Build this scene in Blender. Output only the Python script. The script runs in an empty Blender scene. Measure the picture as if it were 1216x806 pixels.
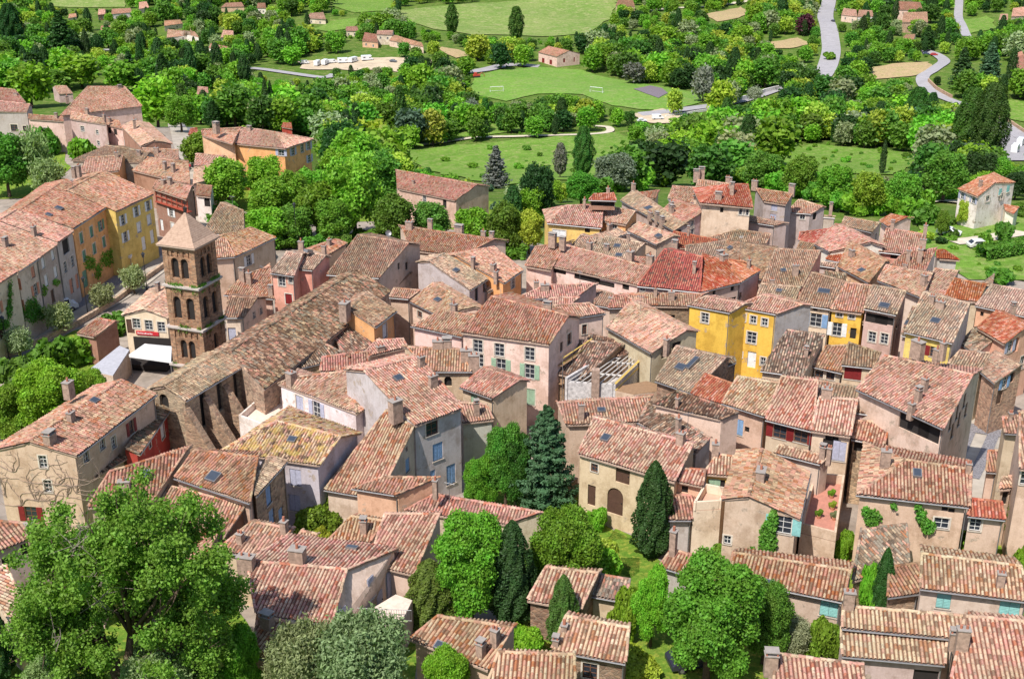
import bpy, bmesh, math, random
import numpy as np
from mathutils import Vector, Matrix
from mathutils.geometry import delaunay_2d_cdt
R = math.radians
rnd = random.Random(7)
nrng = np.random.default_rng(7)
scene = bpy.context.scene
COL = scene.collection

# ------------------------------------------------------------------ camera
CH = 62.0; PITCH = R(22.5); FPX = 1450.0; CX, CY = 608.0, 403.0
cd = bpy.data.cameras.new('camera'); cam = bpy.data.objects.new('camera', cd); COL.objects.link(cam)
cam.location = (0, 0, CH); cam.rotation_euler = (math.pi/2 - PITCH, 0, 0)
cd.sensor_width = 36; cd.lens = FPX/1216*36; cd.clip_start = 1; cd.clip_end = 12000
scene.camera = cam
FW = np.array([0, math.cos(PITCH), -math.sin(PITCH)]); UP = np.array([0, math.sin(PITCH), math.cos(PITCH)]); RT = np.array([1.0, 0, 0])
EYE = np.array([0, 0, CH])

def ray(p):
    return FW + RT*((p[0]-CX)/FPX) + UP*((CY-p[1])/FPX)
def hit(p, z):
    d = ray(p); dz = min(d[2], -1e-3)
    return EYE + d*((z-CH)/dz)
def proj(P):
    v = np.asarray(P) - EYE; zc = v@FW
    return np.array([CX + FPX*(v@RT)/zc, CY - FPX*(v@UP)/zc]), zc

# ------------------------------------------------------------------ terrain
KY = [-400, -60, 20, 60, 75, 100, 130, 150, 190, 225, 260, 320, 400, 500, 650, 1000, 1500, 2500, 6000]
KZ = [70, 52, 20, 8, 6, 3, 1, 0, -1, -5, -12, -26, -41, -51, -56, -60, -58, -30, 60]
def sst(x): x = np.clip(x, 0, 1); return x*x*(3-2*x)
def terr_raw(x, y):
    x = np.asarray(x, float); y = np.asarray(y, float)
    sh = 70*sst((-x-25)/60)
    sh = sh*sst((900-y)/400)
    ye = np.where(y < 190, y, np.where(y < 190+sh, 190, y-sh))
    z = (np.interp(ye-6, KY, KZ)+np.interp(ye, KY, KZ)+np.interp(ye+6, KY, KZ))/3
    amp = sst((y-260)/250)
    z = z + amp*(1.6*np.sin(x*.021+y*.011+1)+1.3*np.sin(y*.027-x*.013)+.7*np.sin(x*.05+y*.043))
    return z
# terrain grid: x and y lines, finer near
GX = np.concatenate([np.arange(-3000, -520, 60), np.arange(-520, -200, 10), np.arange(-200, 200, 4), np.arange(200, 520, 10), np.arange(520, 3001, 60)])
GY = np.concatenate([np.arange(-300, 40, 20), np.arange(40, 360, 4), np.arange(360, 800, 6), np.arange(800, 1300, 12), np.arange(1300, 6001, 100)])
GZ = terr_raw(GX[:, None], GY[None, :])
def terr(x, y):
    i = int(np.clip(np.searchsorted(GX, x)-1, 0, len(GX)-2)); j = int(np.clip(np.searchsorted(GY, y)-1, 0, len(GY)-2))
    fx = (x-GX[i])/(GX[i+1]-GX[i]); fy = (y-GY[j])/(GY[j+1]-GY[j])
    z00, z10, z01, z11 = GZ[i, j], GZ[i+1, j], GZ[i, j+1], GZ[i+1, j+1]
    return float(z00+(z10-z00)*fx+(z11-z10)*fy if fx > fy else z00+(z11-z01)*fx+(z01-z00)*fy)
def ghit(p, off=0.0):
    """pixel of the photograph -> the point of the terrain it looks at"""
    d = ray(p); t = 40.0; st = 8.0; last = t
    while t < 6000:
        P = EYE+d*t
        if P[2] < terr(P[0], P[1])+off: break
        last = t; t += st; st *= 1.03
    lo, hi = last, t
    for _ in range(22):
        m = (lo+hi)/2; P = EYE+d*m
        if P[2] < terr(P[0], P[1])+off: hi = m
        else: lo = m
    P = EYE+d*hi; P[2] = terr(P[0], P[1])+off; return P

# ------------------------------------------------------------------ object helpers
def tag(o, label=None, cat=None, group=None, kind=None):
    if label: o['label'] = label
    if cat: o['category'] = cat
    if group: o['group'] = group
    if kind: o['kind'] = kind
    return o
def link(name, data, parent=None):
    o = bpy.data.objects.new(name, data); COL.objects.link(o)
    if parent is not None: o.parent = parent
    return o
def empty(name, loc, rz=0.0):
    o = bpy.data.objects.new(name, None); COL.objects.link(o); o.location = loc; o.rotation_euler = (0, 0, rz); o.empty_display_size = .3
    return o
def npmesh(name, V, F, mats=(), mi=None, uv=None, smooth=False):
    """V (n,3), F (m,k) constant-size faces"""
    V = np.asarray(V, np.float32); F = np.asarray(F, np.int32); k = F.shape[1]; m = len(F)
    me = bpy.data.meshes.new(name)
    me.vertices.add(len(V)); me.vertices.foreach_set('co', V.ravel())
    me.loops.add(m*k); me.loops.foreach_set('vertex_index', F.ravel())
    me.polygons.add(m); me.polygons.foreach_set('loop_start', np.arange(0, m*k, k, dtype=np.int32)); me.polygons.foreach_set('loop_total', np.full(m, k, np.int32))
    for mt in mats: me.materials.append(mt)
    if mi is not None: me.polygons.foreach_set('material_index', np.asarray(mi, np.int32))
    me.polygons.foreach_set('use_smooth', np.full(m, bool(smooth)))
    if uv is not None:
        l = me.uv_layers.new(name='UVMap'); l.data.foreach_set('uv', np.repeat(np.asarray(uv, np.float32), k, axis=0).ravel())
    me.update(calc_edges=True); me.validate(); return me
class MB:
    """collects boxes, prisms and tubes, then links them as one mesh object"""
    def __init__(s): s.v = []; s.f = []; s.m = []
    def add(s, vs, fs, m=0):
        o = len(s.v); s.v += [tuple(float(c) for c in v) for v in vs]; s.f += [tuple(i+o for i in f) for f in fs]; s.m += [m]*len(fs)
    def box(s, c, size, rz=0, m=0):
        x, y, z = size[0]/2, size[1]/2, size[2]/2; ca, sa = math.cos(rz), math.sin(rz)
        vs = [(c[0]+a*x*ca-b*y*sa, c[1]+a*x*sa+b*y*ca, c[2]+d*z) for a, b, d in
              ((-1,-1,-1),(1,-1,-1),(1,1,-1),(-1,1,-1),(-1,-1,1),(1,-1,1),(1,1,1),(-1,1,1))]
        s.add(vs, [(0,3,2,1),(4,5,6,7),(0,1,5,4),(1,2,6,5),(2,3,7,6),(3,0,4,7)], m)
    def obox(s, O, ex, ey, ez, x0, x1, y0, y1, z0, z1, m=0):
        O, ex, ey, ez = map(np.asarray, (O, ex, ey, ez))
        vs = [O+ex*a+ey*b+ez*c for c in (z0, z1) for a, b in ((x0,y0),(x1,y0),(x1,y1),(x0,y1))]
        s.add(vs, [(0,3,2,1),(4,5,6,7),(0,1,5,4),(1,2,6,5),(2,3,7,6),(3,0,4,7)], m)
    def tube(s, pts, rad, n=6, m=0, cap=True):
        pts = [np.asarray(p, float) for p in pts]; rings = []
        for i, p in enumerate(pts):
            a = pts[max(i-1, 0)]; b = pts[min(i+1, len(pts)-1)]; t = b-a; t = t/(np.linalg.norm(t)+1e-9)
            u = np.cross(t, (0, 0, 1.0)) if abs(t[2]) < .9 else np.cross(t, (1.0, 0, 0)); u /= np.linalg.norm(u); w = np.cross(t, u)
            r = rad[i] if hasattr(rad, '__len__') else rad
            rings.append([p+u*r*math.cos(2*math.pi*k/n)+w*r*math.sin(2*math.pi*k/n) for k in range(n)])
        vs = [v for r_ in rings for v in r_]; fs = []
        for i in range(len(pts)-1):
            for k in range(n): fs.append((i*n+k, i*n+(k+1)%n, (i+1)*n+(k+1)%n, (i+1)*n+k))
        if cap: fs.append(tuple(range(n-1, -1, -1))); fs.append(tuple(range((len(pts)-1)*n, len(pts)*n)))
        s.add(vs, fs, m)
    def prism(s, poly, z0, z1, m=0):
        n = len(poly); vs = [(p[0], p[1], z0) for p in poly]+[(p[0], p[1], z1) for p in poly]
        s.add(vs, [tuple(range(n-1, -1, -1)), tuple(range(n, 2*n))]+[(i, (i+1) % n, n+(i+1) % n, n+i) for i in range(n)], m)
    def mesh(s, name, mats, smooth=False):
        me = bpy.data.meshes.new(name); me.from_pydata(s.v, [], s.f)
        for mt in (mats if isinstance(mats, (list, tuple)) else [mats]): me.materials.append(mt)
        me.polygons.foreach_set('material_index', s.m)
        me.polygons.foreach_set('use_smooth', [bool(smooth)]*len(s.f))
        me.update(); return me
    def build(s, name, mats, parent=None, loc=None, smooth=False, fix=True):
        me = s.mesh(name, mats, smooth)
        if fix:
            bm = bmesh.new(); bm.from_mesh(me); bmesh.ops.recalc_face_normals(bm, faces=bm.faces); bm.to_mesh(me); bm.free()
        o = link(name, me, parent)
        if loc is not None: o.location = loc
        return o

# ------------------------------------------------------------------ materials
class NT:
    def __init__(s, name):
        s.mat = bpy.data.materials.new(name); s.mat.use_nodes = True; s.t = s.mat.node_tree; s.t.nodes.clear()
        s.out = s.n('ShaderNodeOutputMaterial')
    def n(s, typ, **kw):
        nd = s.t.nodes.new(typ)
        for k, v in kw.items():
            if k in nd.inputs if isinstance(k, str) else False: pass
            setattr(nd, k, v)
        return nd
    def l(s, a, b): s.t.links.new(a, b)
    def noise(s, scale, detail=4, rough=.6, vec=None, dim='3D'):
        nd = s.n('ShaderNodeTexNoise'); nd.inputs['Scale'].default_value = scale; nd.inputs['Detail'].default_value = detail; nd.inputs['Roughness'].default_value = rough
        if vec is not None: s.l(vec, nd.inputs['Vector'])
        return nd
    def ramp(s, fac, stops, interp='LINEAR'):
        nd = s.n('ShaderNodeValToRGB'); cr = nd.color_ramp; cr.interpolation = interp
        while len(cr.elements) < len(stops): cr.elements.new(.5)
        for e, (p, c) in zip(cr.elements, stops):
            e.position = p; e.color = (*c, 1) if len(c) == 3 else c
        s.l(fac, nd.inputs['Fac']); return nd
    def mix(s, a, b, fac, mode='MIX'):
        nd = s.n('ShaderNodeMix', data_type='RGBA', blend_type=mode)
        for sock, v in ((nd.inputs[0], fac), (nd.inputs[6], a), (nd.inputs[7], b)):
            if hasattr(v, 'links'): s.l(v, sock)
            elif isinstance(v, (int, float)): sock.default_value = v
            else: sock.default_value = (*v, 1)
        return nd.outputs[2]
    def math(s, op, a, b=0.0, clamp=False):
        nd = s.n('ShaderNodeMath', operation=op, use_clamp=clamp)
        for sock, v in ((nd.inputs[0], a), (nd.inputs[1], b)):
            if hasattr(v, 'links'): s.l(v, sock)
            else: sock.default_value = v
        return nd.outputs[0]
    def bsdf(s, col, rough=.8, bump=None, bstr=.3, bdist=.02, metal=0, spec=.3):
        b = s.n('ShaderNodeBsdfPrincipled')
        if hasattr(col, 'links'): s.l(col, b.inputs['Base Color'])
        else: b.inputs['Base Color'].default_value = (*col, 1)
        if hasattr(rough, 'links'): s.l(rough, b.inputs['Roughness'])
        else: b.inputs['Roughness'].default_value = rough
        b.inputs['Metallic'].default_value = metal; b.inputs['Specular IOR Level'].default_value = spec
        if bump is not None:
            bp = s.n('ShaderNodeBump'); bp.inputs['Strength'].default_value = bstr; bp.inputs['Distance'].default_value = bdist
            s.l(bump, bp.inputs['Height']); s.l(bp.outputs[0], b.inputs['Normal'])
        s.l(b.outputs[0], s.out.inputs['Surface']); return b
def gpos(t): return t.n('ShaderNodeNewGeometry').outputs['Position']

def plain(name, col, rough=.6, metal=0, spec=.4, var=.15, scale=3.0):
    t = NT(name); nz = t.noise(scale, 5, .65, gpos(t))
    c = t.mix(col, tuple(x*(1-var*2) for x in col), t.ramp(nz.outputs[0], [(.35, (0,0,0)), (.75, (1,1,1))]).outputs[0])
    t.bsdf(c, rough, nz.outputs[0], .15, .02, metal, spec); return t.mat

def roof_mat(name, cols, chan, stain=.35, lichen=None, moss=.0):
    """per-tile colours: the UV holds the row and tile number"""
    t = NT(name); uv = t.n('ShaderNodeUVMap').outputs[0]
    fl = t.n('ShaderNodeVectorMath', operation='FLOOR'); t.l(uv, fl.inputs[0])
    wn = t.n('ShaderNodeTexWhiteNoise', noise_dimensions='3D')
    oi = t.n('ShaderNodeObjectInfo'); cb = t.n('ShaderNodeCombineXYZ'); t.l(oi.outputs['Random'], cb.inputs[2])
    ad = t.n('ShaderNodeVectorMath', operation='ADD'); t.l(fl.outputs[0], ad.inputs[0]); t.l(cb.outputs[0], ad.inputs[1])
    t.l(ad.outputs[0], wn.inputs['Vector'])
    n = len(cols); stops = [(i/n, c) for i, c in enumerate(cols)]
    base = t.ramp(wn.outputs['Value'], stops, 'CONSTANT').outputs[0]
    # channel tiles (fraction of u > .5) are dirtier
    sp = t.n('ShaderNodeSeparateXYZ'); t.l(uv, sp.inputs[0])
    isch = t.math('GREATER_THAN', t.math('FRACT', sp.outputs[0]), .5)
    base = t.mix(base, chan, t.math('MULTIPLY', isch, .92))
    # low-frequency weathering in patches
    g = gpos(t); nz = t.noise(.55, 6, .68, g)
    st = t.ramp(nz.outputs[0], [(.42, (0,0,0)), (.68, (1,1,1))]).outputs[0]
    base = t.mix(base, tuple(c*.42 for c in cols[0]), t.math('MULTIPLY', st, stain))
    nz2 = t.noise(4.5, 4, .7, g)
    sp2 = t.ramp(nz2.outputs[0], [(.54, (0,0,0)), (.62, (1,1,1))]).outputs[0]
    base = t.mix(base, (.085, .06, .05), t.math('MULTIPLY', sp2, .55))
    if lichen:
        nz3 = t.noise(1.1, 5, .75, g); l3 = t.ramp(nz3.outputs[0], [(.47, (0,0,0)), (.60, (1,1,1))]).outputs[0]
        base = t.mix(base, lichen, t.math('MULTIPLY', l3, .5))
    n6 = t.noise(.16, 3, .6, g); base = t.mix(base, t.mix(base, (.80,.86,.80), 1.0, 'MULTIPLY'), t.ramp(n6.outputs[0], [(.42, (0,0,0)), (.60, (1,1,1))]).outputs[0])
    hs = t.n('ShaderNodeHueSaturation'); t.l(base, hs.inputs['Color'])
    r2 = t.math('FRACT', t.math('MULTIPLY', oi.outputs['Random'], 17.3)); t.l(t.math('ADD', t.math('MULTIPLY', r2, .020), .488), hs.inputs['Hue'])
    t.l(t.math('ADD', t.math('MULTIPLY', oi.outputs['Random'], .32), .84), hs.inputs['Value'])
    t.l(t.math('ADD', t.math('MULTIPLY', oi.outputs['Random'], -.2), 1.19), hs.inputs['Saturation'])
    t.bsdf(hs.outputs[0], .85, nz2.outputs[0], .25, .02, 0, .15); return t.mat

cream = (.57, .405, .29); pink = (.52, .285, .225); terra = (.41, .18, .11); red = (.37, .11, .07); brown = (.25, .155, .11); tan = (.42, .29, .215); dark = (.12, .078, .06); pale = (.59, .455, .34); grey = (.28, .23, .185)
ROOF = {
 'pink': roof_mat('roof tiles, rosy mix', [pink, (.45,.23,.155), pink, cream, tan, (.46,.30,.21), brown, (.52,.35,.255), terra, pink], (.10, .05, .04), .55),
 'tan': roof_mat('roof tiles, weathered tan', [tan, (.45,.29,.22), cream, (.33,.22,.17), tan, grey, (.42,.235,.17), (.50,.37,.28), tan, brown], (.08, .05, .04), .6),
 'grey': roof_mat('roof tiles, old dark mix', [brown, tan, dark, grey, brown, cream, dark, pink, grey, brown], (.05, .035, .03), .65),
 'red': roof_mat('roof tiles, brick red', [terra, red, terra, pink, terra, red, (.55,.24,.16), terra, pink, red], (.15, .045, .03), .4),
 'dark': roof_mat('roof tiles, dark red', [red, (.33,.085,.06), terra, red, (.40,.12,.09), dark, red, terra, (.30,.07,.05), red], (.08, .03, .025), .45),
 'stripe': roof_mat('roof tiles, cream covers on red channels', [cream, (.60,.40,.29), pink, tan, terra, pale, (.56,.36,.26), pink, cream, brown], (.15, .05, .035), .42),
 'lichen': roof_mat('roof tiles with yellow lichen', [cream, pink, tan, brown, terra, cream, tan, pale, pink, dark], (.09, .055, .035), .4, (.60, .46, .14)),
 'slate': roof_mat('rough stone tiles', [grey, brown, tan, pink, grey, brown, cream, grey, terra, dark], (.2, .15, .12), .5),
}
def stucco_mat(fixed=None):
    t = NT('stucco'); oi = t.n('ShaderNodeObjectInfo'); g = gpos(t)
    base = oi.outputs['Color'] if fixed is None else fixed
    n1 = t.noise(.7, 7, .7, g); n2 = t.noise(7, 5, .7, g)
    mp = t.n('ShaderNodeMapping'); mp.inputs['Scale'].default_value = (2.2, 2.2, .22); t.l(g, mp.inputs[0]); n3 = t.noise(1.0, 5, .7, mp.outputs[0])
    a = t.ramp(n1.outputs[0], [(.3, (.78,.74,.70)), (.55, (1,1,1)), (.8, (1.0,.95,.90))]).outputs[0]
    c = t.mix(base, a, .75, 'MULTIPLY')
    b = t.ramp(n3.outputs[0], [(.30, (.72,.68,.64)), (.52, (1,1,1))]).outputs[0]
    c = t.mix(c, b, .45, 'MULTIPLY')
    n4 = t.noise(.38, 8, .72, g); ws = t.ramp(n4.outputs[0], [(.50, (0,0,0)), (.60, (1,1,1))]).outputs[0]
    c = t.mix(c, t.mix(c, (.62,.56,.50), 1.0, 'MULTIPLY'), t.math('MULTIPLY', ws, .55))
    vo = t.n('ShaderNodeTexVoronoi', feature='DISTANCE_TO_EDGE'); vo.inputs['Scale'].default_value = 3.2; t.l(g, vo.inputs['Vector'])
    n5 = t.noise(.9, 4, .6, g); ex = t.ramp(n5.outputs[0], [(.62, (0,0,0)), (.66, (1,1,1))]).outputs[0]
    stc = t.ramp(vo.outputs[0], [(0, (.22,.17,.13)), (.10, (.44,.35,.27))]).outputs[0]; c = t.mix(c, stc, t.math('MULTIPLY', ex, .75))
    d = t.ramp(n2.outputs[0], [(.3, (.78,.76,.73)), (.6, (1,1,1))]).outputs[0]
    c = t.mix(c, d, .6, 'MULTIPLY')
    t.bsdf(c, .9, n2.outputs[0], .35, .03, 0, .15); return t.mat
def stone_mat():
    t = NT('rubble stone'); oi = t.n('ShaderNodeObjectInfo'); g = gpos(t)
    mp = t.n('ShaderNodeMapping'); mp.inputs['Scale'].default_value = (1, 1, 1.9); t.l(g, mp.inputs[0])
    nd = t.noise(1.5, 3, .6, mp.outputs[0]); ad = t.mix(mp.outputs[0], nd.outputs[1], .12)
    v = t.n('ShaderNodeTexVoronoi', feature='F1'); v.inputs['Scale'].default_value = 3.0; t.l(ad, v.inputs['Vector'])
    ve = t.n('ShaderNodeTexVoronoi', feature='DISTANCE_TO_EDGE'); ve.inputs['Scale'].default_value = 3.0; t.l(ad, ve.inputs['Vector'])
    bw = t.n('ShaderNodeSeparateColor'); t.l(v.outputs['Color'], bw.inputs[0])
    sc = t.ramp(bw.outputs[0], [(0, (.50,.44,.40)), (.35, (.85,.78,.7)), (.7, (1.15,1.0,.86)), (1, (.7,.55,.5))]).outputs[0]
    c = t.mix(oi.outputs['Color'], sc, 1.0, 'MULTIPLY')
    e = t.ramp(ve.outputs[0], [(.0, (1,1,1)), (.07, (0,0,0))]).outputs[0]
    c = t.mix(c, (.30, .25, .20), t.math('MULTIPLY', e, .7))
    n1 = t.noise(.6, 6, .7, g); a = t.ramp(n1.outputs[0], [(.3, (.6,.56,.52)), (.6, (1.05,1.02,1))]).outputs[0]
    c = t.mix(c, a, .8, 'MULTIPLY')
    hb = t.ramp(ve.outputs[0], [(.0, (0,0,0)), (.12, (1,1,1))]).outputs[0]
    t.bsdf(c, .92, hb, .6, .05, 0, .1); return t.mat
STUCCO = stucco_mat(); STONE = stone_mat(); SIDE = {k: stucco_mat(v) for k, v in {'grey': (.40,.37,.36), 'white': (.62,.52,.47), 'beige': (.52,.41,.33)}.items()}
M = {
 'fascia': plain('eave mortar', (.42, .30, .23), .9),
 'glass': plain('window glass', (.035, .042, .055), .12, 0, .6, .2),
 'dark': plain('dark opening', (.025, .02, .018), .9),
 'frame': plain('white window paint', (.72, .70, .66), .6),
 'woodframe': plain('brown window paint', (.20, .09, .05), .6),
 'surround': plain('pale lime surround', (.66, .57, .47), .85),
 'sill': plain('stone sill', (.50, .43, .36), .85),
 'white': plain('white paint', (.78, .77, .75), .6), 'whitewall': plain('white render', (.80, .76, .73), .85),
 'green': plain('green shutter paint', (.13, .30, .20), .6), 'sage': plain('sage shutter paint', (.33, .47, .33), .6),
 'blue': plain('blue shutter paint', (.24, .38, .58), .6), 'teal': plain('teal shutter paint', (.28, .55, .52), .6),
 'red': plain('oxblood shutter paint', (.22, .02, .02), .6), 'pinkp': plain('salmon shutter paint', (.62, .27, .17), .6),
 'lav': plain('lavender grey shutter paint', (.45, .45, .55), .6), 'brown': plain('brown door paint', (.10, .05, .035), .6),
 'gutter': plain('zinc gutter', (.30, .29, .29), .45, .6), 'metal': plain('dark painted iron', (.05, .05, .055), .4, .5),
 'chim': plain('chimney render', (.44, .31, .24), .92, 0, .1, .3), 'cap': plain('concrete cap', (.33, .29, .26), .95, 0, .1),
 'brick': plain('brick', (.42, .16, .10), .9), 'wood': plain('old timber', (.30, .18, .10), .8), 'ywood': plain('fresh timber', (.75, .52, .14), .7),
 'deck': plain('terrace tiles', (.62, .36, .26), .8), 'reddeck': plain('red terrace tiles', (.50, .22, .16), .8), 'paledeck': plain('pale terrace tiles', (.72, .58, .48), .8),
 'trunk': plain('bark', (.12, .085, .06), .95, 0, .1, .3, 6), 'palebark': plain('pale bark', (.26, .22, .18), .95, 0, .1, .3, 6),
 'sky': plain('skylight glass', (.05, .06, .08), .3, 0, .5, .1), 'rubber': plain('tyre rubber', (.02, .02, .02), .8),
}
# ------------------------------------------------------------------ foliage
def leaf_mat(fixed=None):
    t = NT('leaves'); oi = t.n('ShaderNodeObjectInfo'); geo = t.n('ShaderNodeNewGeometry'); tc = t.n('ShaderNodeTexCoord')
    base = oi.outputs['Color']
    hs = t.n('ShaderNodeHueSaturation')
    if fixed is None: t.l(base, hs.inputs['Color'])
    else: hs.inputs['Color'].default_value = (*fixed, 1)
    nz = t.noise(.9, 3, .6, tc.outputs['Object'])
    t.l(t.math('ADD', t.math('ADD', t.math('MULTIPLY', nz.outputs[0], .06), .452), t.math('MULTIPLY', oi.outputs['Random'], .036)), hs.inputs['Hue'])
    v = t.math('ADD', t.math('MULTIPLY', geo.outputs['Random Per Island'], .55), t.math('MULTIPLY', nz.outputs[0], .7)); v = t.math('ADD', v, .35)
    v = t.math('MULTIPLY', v, t.math('ADD', t.math('MULTIPLY', oi.outputs['Random'], .35), .82)); t.l(v, hs.inputs['Value'])
    d = t.n('ShaderNodeBsdfPrincipled'); t.l(hs.outputs[0], d.inputs['Base Color']); d.inputs['Roughness'].default_value = .55; d.inputs['Specular IOR Level'].default_value = .25
    tr = t.n('ShaderNodeBsdfTranslucent'); yl = t.mix(hs.outputs[0], (1.0, 1.15, .35), 1.0, 'MULTIPLY'); t.l(yl, tr.inputs[0])
    mx = t.n('ShaderNodeMixShader'); mx.inputs[0].default_value = .38; t.l(d.outputs[0], mx.inputs[1]); t.l(tr.outputs[0], mx.inputs[2]); t.l(mx.outputs[0], t.out.inputs['Surface'])
    return t.mat
LEAF = leaf_mat()
def leaves(P, N, size, rg, asp=1.0, spread=.7):
    """P positions, N outward directions -> quads"""
    n = len(P); nn = N+rg.normal(0, spread, (n, 3)); nn /= np.linalg.norm(nn, axis=1, keepdims=True)+1e-9
    a = rg.normal(0, 1, (n, 3)); a -= nn*(a*nn).sum(1, keepdims=True); a /= np.linalg.norm(a, axis=1, keepdims=True)+1e-9; b = np.cross(nn, a)
    s = (size*rg.uniform(.6, 1.35, n))[:, None]*.5; a = a*s*asp; b = b*s
    k = nn*s*.35
    V = np.stack([P-a-b*.55, P+a*.1-b+k, P+a+b*.6, P-a*.2+b-k], 1).reshape(-1, 3)
    return V, np.arange(n*4).reshape(n, 4)
def lobes_crown(lobes, n, size, rg, spread=.7, squash=1.0, inner=.6, clump=1):
    lobes = np.array(lobes, float); C, Rr = lobes[:, :3], lobes[:, 3]
    w = Rr**2; w /= w.sum(); idx = rg.choice(len(lobes), n*2, p=w)
    D = rg.normal(0, 1, (n*2, 3)); D[:, 2] += .25; D /= np.linalg.norm(D, axis=1, keepdims=True)
    # bumpy lobes: radius depends on direction
    k = D@rg.normal(0, 2.4, (3, 5)); bump = np.sin(k*2+idx[:, None]).mean(1)
    rr = Rr[idx]*(.86+.22*bump)*(1-np.abs(rg.normal(0, .10, n*2)))
    P = C[idx]+D*rr[:, None]*np.array([1, 1, squash])
    q = np.full(len(P), 9.0)
    for c, r in zip(C, Rr): q = np.minimum(q, np.linalg.norm((P-c)/np.array([1, 1, squash]), axis=1)/r)
    P, D = P[q > inner][:n], D[q > inner][:n]
    return P, D
def mk_trunk(h, r, limbs, rg, mb=None, z0=-.6):
    mb = mb or MB(); top = np.array([rg.normal(0, .1*h*.3), rg.normal(0, .1*h*.3), h])
    mb.tube([(0, 0, z0), (0, 0, .15), top*.5+[rg.normal(0, .1), 0, 0], top], [r*1.5, r*1.1, r*.9, r*.7], 7)
    for L in limbs:
        L = np.array(L[:3]); m_ = top*.4+L*.6+[0, 0, -.15*np.linalg.norm(L-top)*.3]; mb.tube([top*.85, m_, L], [r*.6, r*.38, r*.12], 5)
    return mb
def broad_proto(seed, n, size, h=9.0, w=7.0):
    rg = np.random.default_rng(seed); nl = rg.integers(20, 30); lobes = []
    for i in range(nl):
        a = 2.4*i+rg.uniform(-.5, .5); t = (i+.5)/nl; z = .30+.58*t; rad = math.sqrt(max(0, 1-((z-.52)/.50)**2))*.60*w/2*rg.uniform(.6, 1.12)
        lobes.append((rad*math.cos(a), rad*math.sin(a), z*h, w*rg.uniform(.10, .21)))
    lobes.append((0, 0, h*.55, w*.30)); lobes.append((rg.normal(0, .3), rg.normal(0, .3), h*.82, w*.16))
    P, D = lobes_crown(lobes, n, size, rg)
    P = P+rg.normal(0, size*.75, P.shape)
    V, F = leaves(P, D, size, rg, spread=.95)
    return dict(V=V, F=F, trunk=mk_trunk(h*.32, .16+w*.012, [l for l in lobes[:8]], rg), h=h, w=w)
def olive_proto(seed, n, size):
    rg = np.random.default_rng(seed); h, w = 5.0, 5.0; lobes = []
    for i in range(24):
        a = 2.4*i; t = (i+.5)/24; z = .42+.46*t; rad = math.sqrt(max(0, 1-((z-.55)/.5)**2))*.62*w/2*rg.uniform(.5, 1.15)
        lobes.append((rad*math.cos(a), rad*math.sin(a), z*h, w*rg.uniform(.09, .19)))
    P, D = lobes_crown(lobes, n, size, rg, inner=.35); P = P+rg.normal(0, size*.8, P.shape); V, F = leaves(P, D, size, rg, asp=.45, spread=1.1)
    return dict(V=V, F=F, trunk=mk_trunk(h*.30, .2, lobes[:6], rg), h=h, w=w)
def column_proto(seed, n, size, h=12.0, w=2.4, feather=False):
    rg = np.random.default_rng(seed); z = rg.beta(1.15, 1.25, n)
    if feather: prof = np.sin(np.clip(z, 0, 1)**.8*math.pi*.97)**.7*(.93+.07*np.sin(z*23+rg.uniform(0, 6)))*.5+.08
    else: prof = np.where(z < .12, .35+z*4.2, 1.0)*np.clip(1-(np.clip(z-.25, 0, 1)/.75)**2.2, .02, 1)**.7*.5
    a = rg.uniform(0, 2*math.pi, n); flute = 1+.20*np.sin(a*5+z*6+seed)+.12*np.sin(a*9-z*17)
    r = prof*w*flute*(1-np.abs(rg.normal(0, .12, n)))
    P = np.stack([r*np.cos(a), r*np.sin(a), z*h*.97+.03*h+(.1*h if feather else 0)*(1-z)], 1); D = np.stack([np.cos(a), np.sin(a), np.full(n, .45)], 1)
    V, F = leaves(P, D, size, rg, asp=.6, spread=.55)
    mb = MB(); mb.tube([(0, 0, -.5), (0, 0, h*.3), (0, 0, h*.9)], [.22, .16, .03], 6)
    return dict(V=V, F=F, trunk=mb, h=h, w=w)
def conifer_proto(seed, n, size, h=12.0, w=6.5):
    rg = np.random.default_rng(seed); P = []; D = []; mb = MB(); mb.tube([(0, 0, -.5), (0, 0, h*.5), (0, 0, h*.98)], [.26, .17, .03], 6)
    tiers = 26; per = n//(tiers*8)
    for i in range(tiers):
        f = (i+.3)/tiers; z = h*(.08+.9*f); R0 = w/2*min(1, (1-f)**.75*1.05)*rg.uniform(.72, 1.05)+.12
        nb = 8
        for b in range(nb):
            a = 2*math.pi*(b+rg.uniform(-.25, .25))/nb+i*.7; L = R0*rg.uniform(.6, 1.15); t = rg.uniform(.12, 1, per)**.7
            x = L*t; wd = .34*L*(1-t*.75)+.1; s = rg.uniform(-1, 1, per)*wd; zz = z+rg.uniform(-.2, .2)-.12*x+.22*x*t-np.abs(rg.normal(0, .16, per))*(.5+L*.25)
            P.append(np.stack([x*math.cos(a)-s*math.sin(a), x*math.sin(a)+s*math.cos(a), zz], 1)); D.append(np.stack([np.full(per, .5*math.cos(a)), np.full(per, .5*math.sin(a)), np.full(per, .8)], 1))
            if i % 2 == 0: mb.tube([(0, 0, z), (L*.8*math.cos(a), L*.8*math.sin(a), z-.1*L)], [.06, .02], 4)
    V, F = leaves(np.vstack(P), np.vstack(D), size, rg, asp=.7, spread=.5)
    return dict(V=V, F=F, trunk=mb, h=h, w=w)
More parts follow.
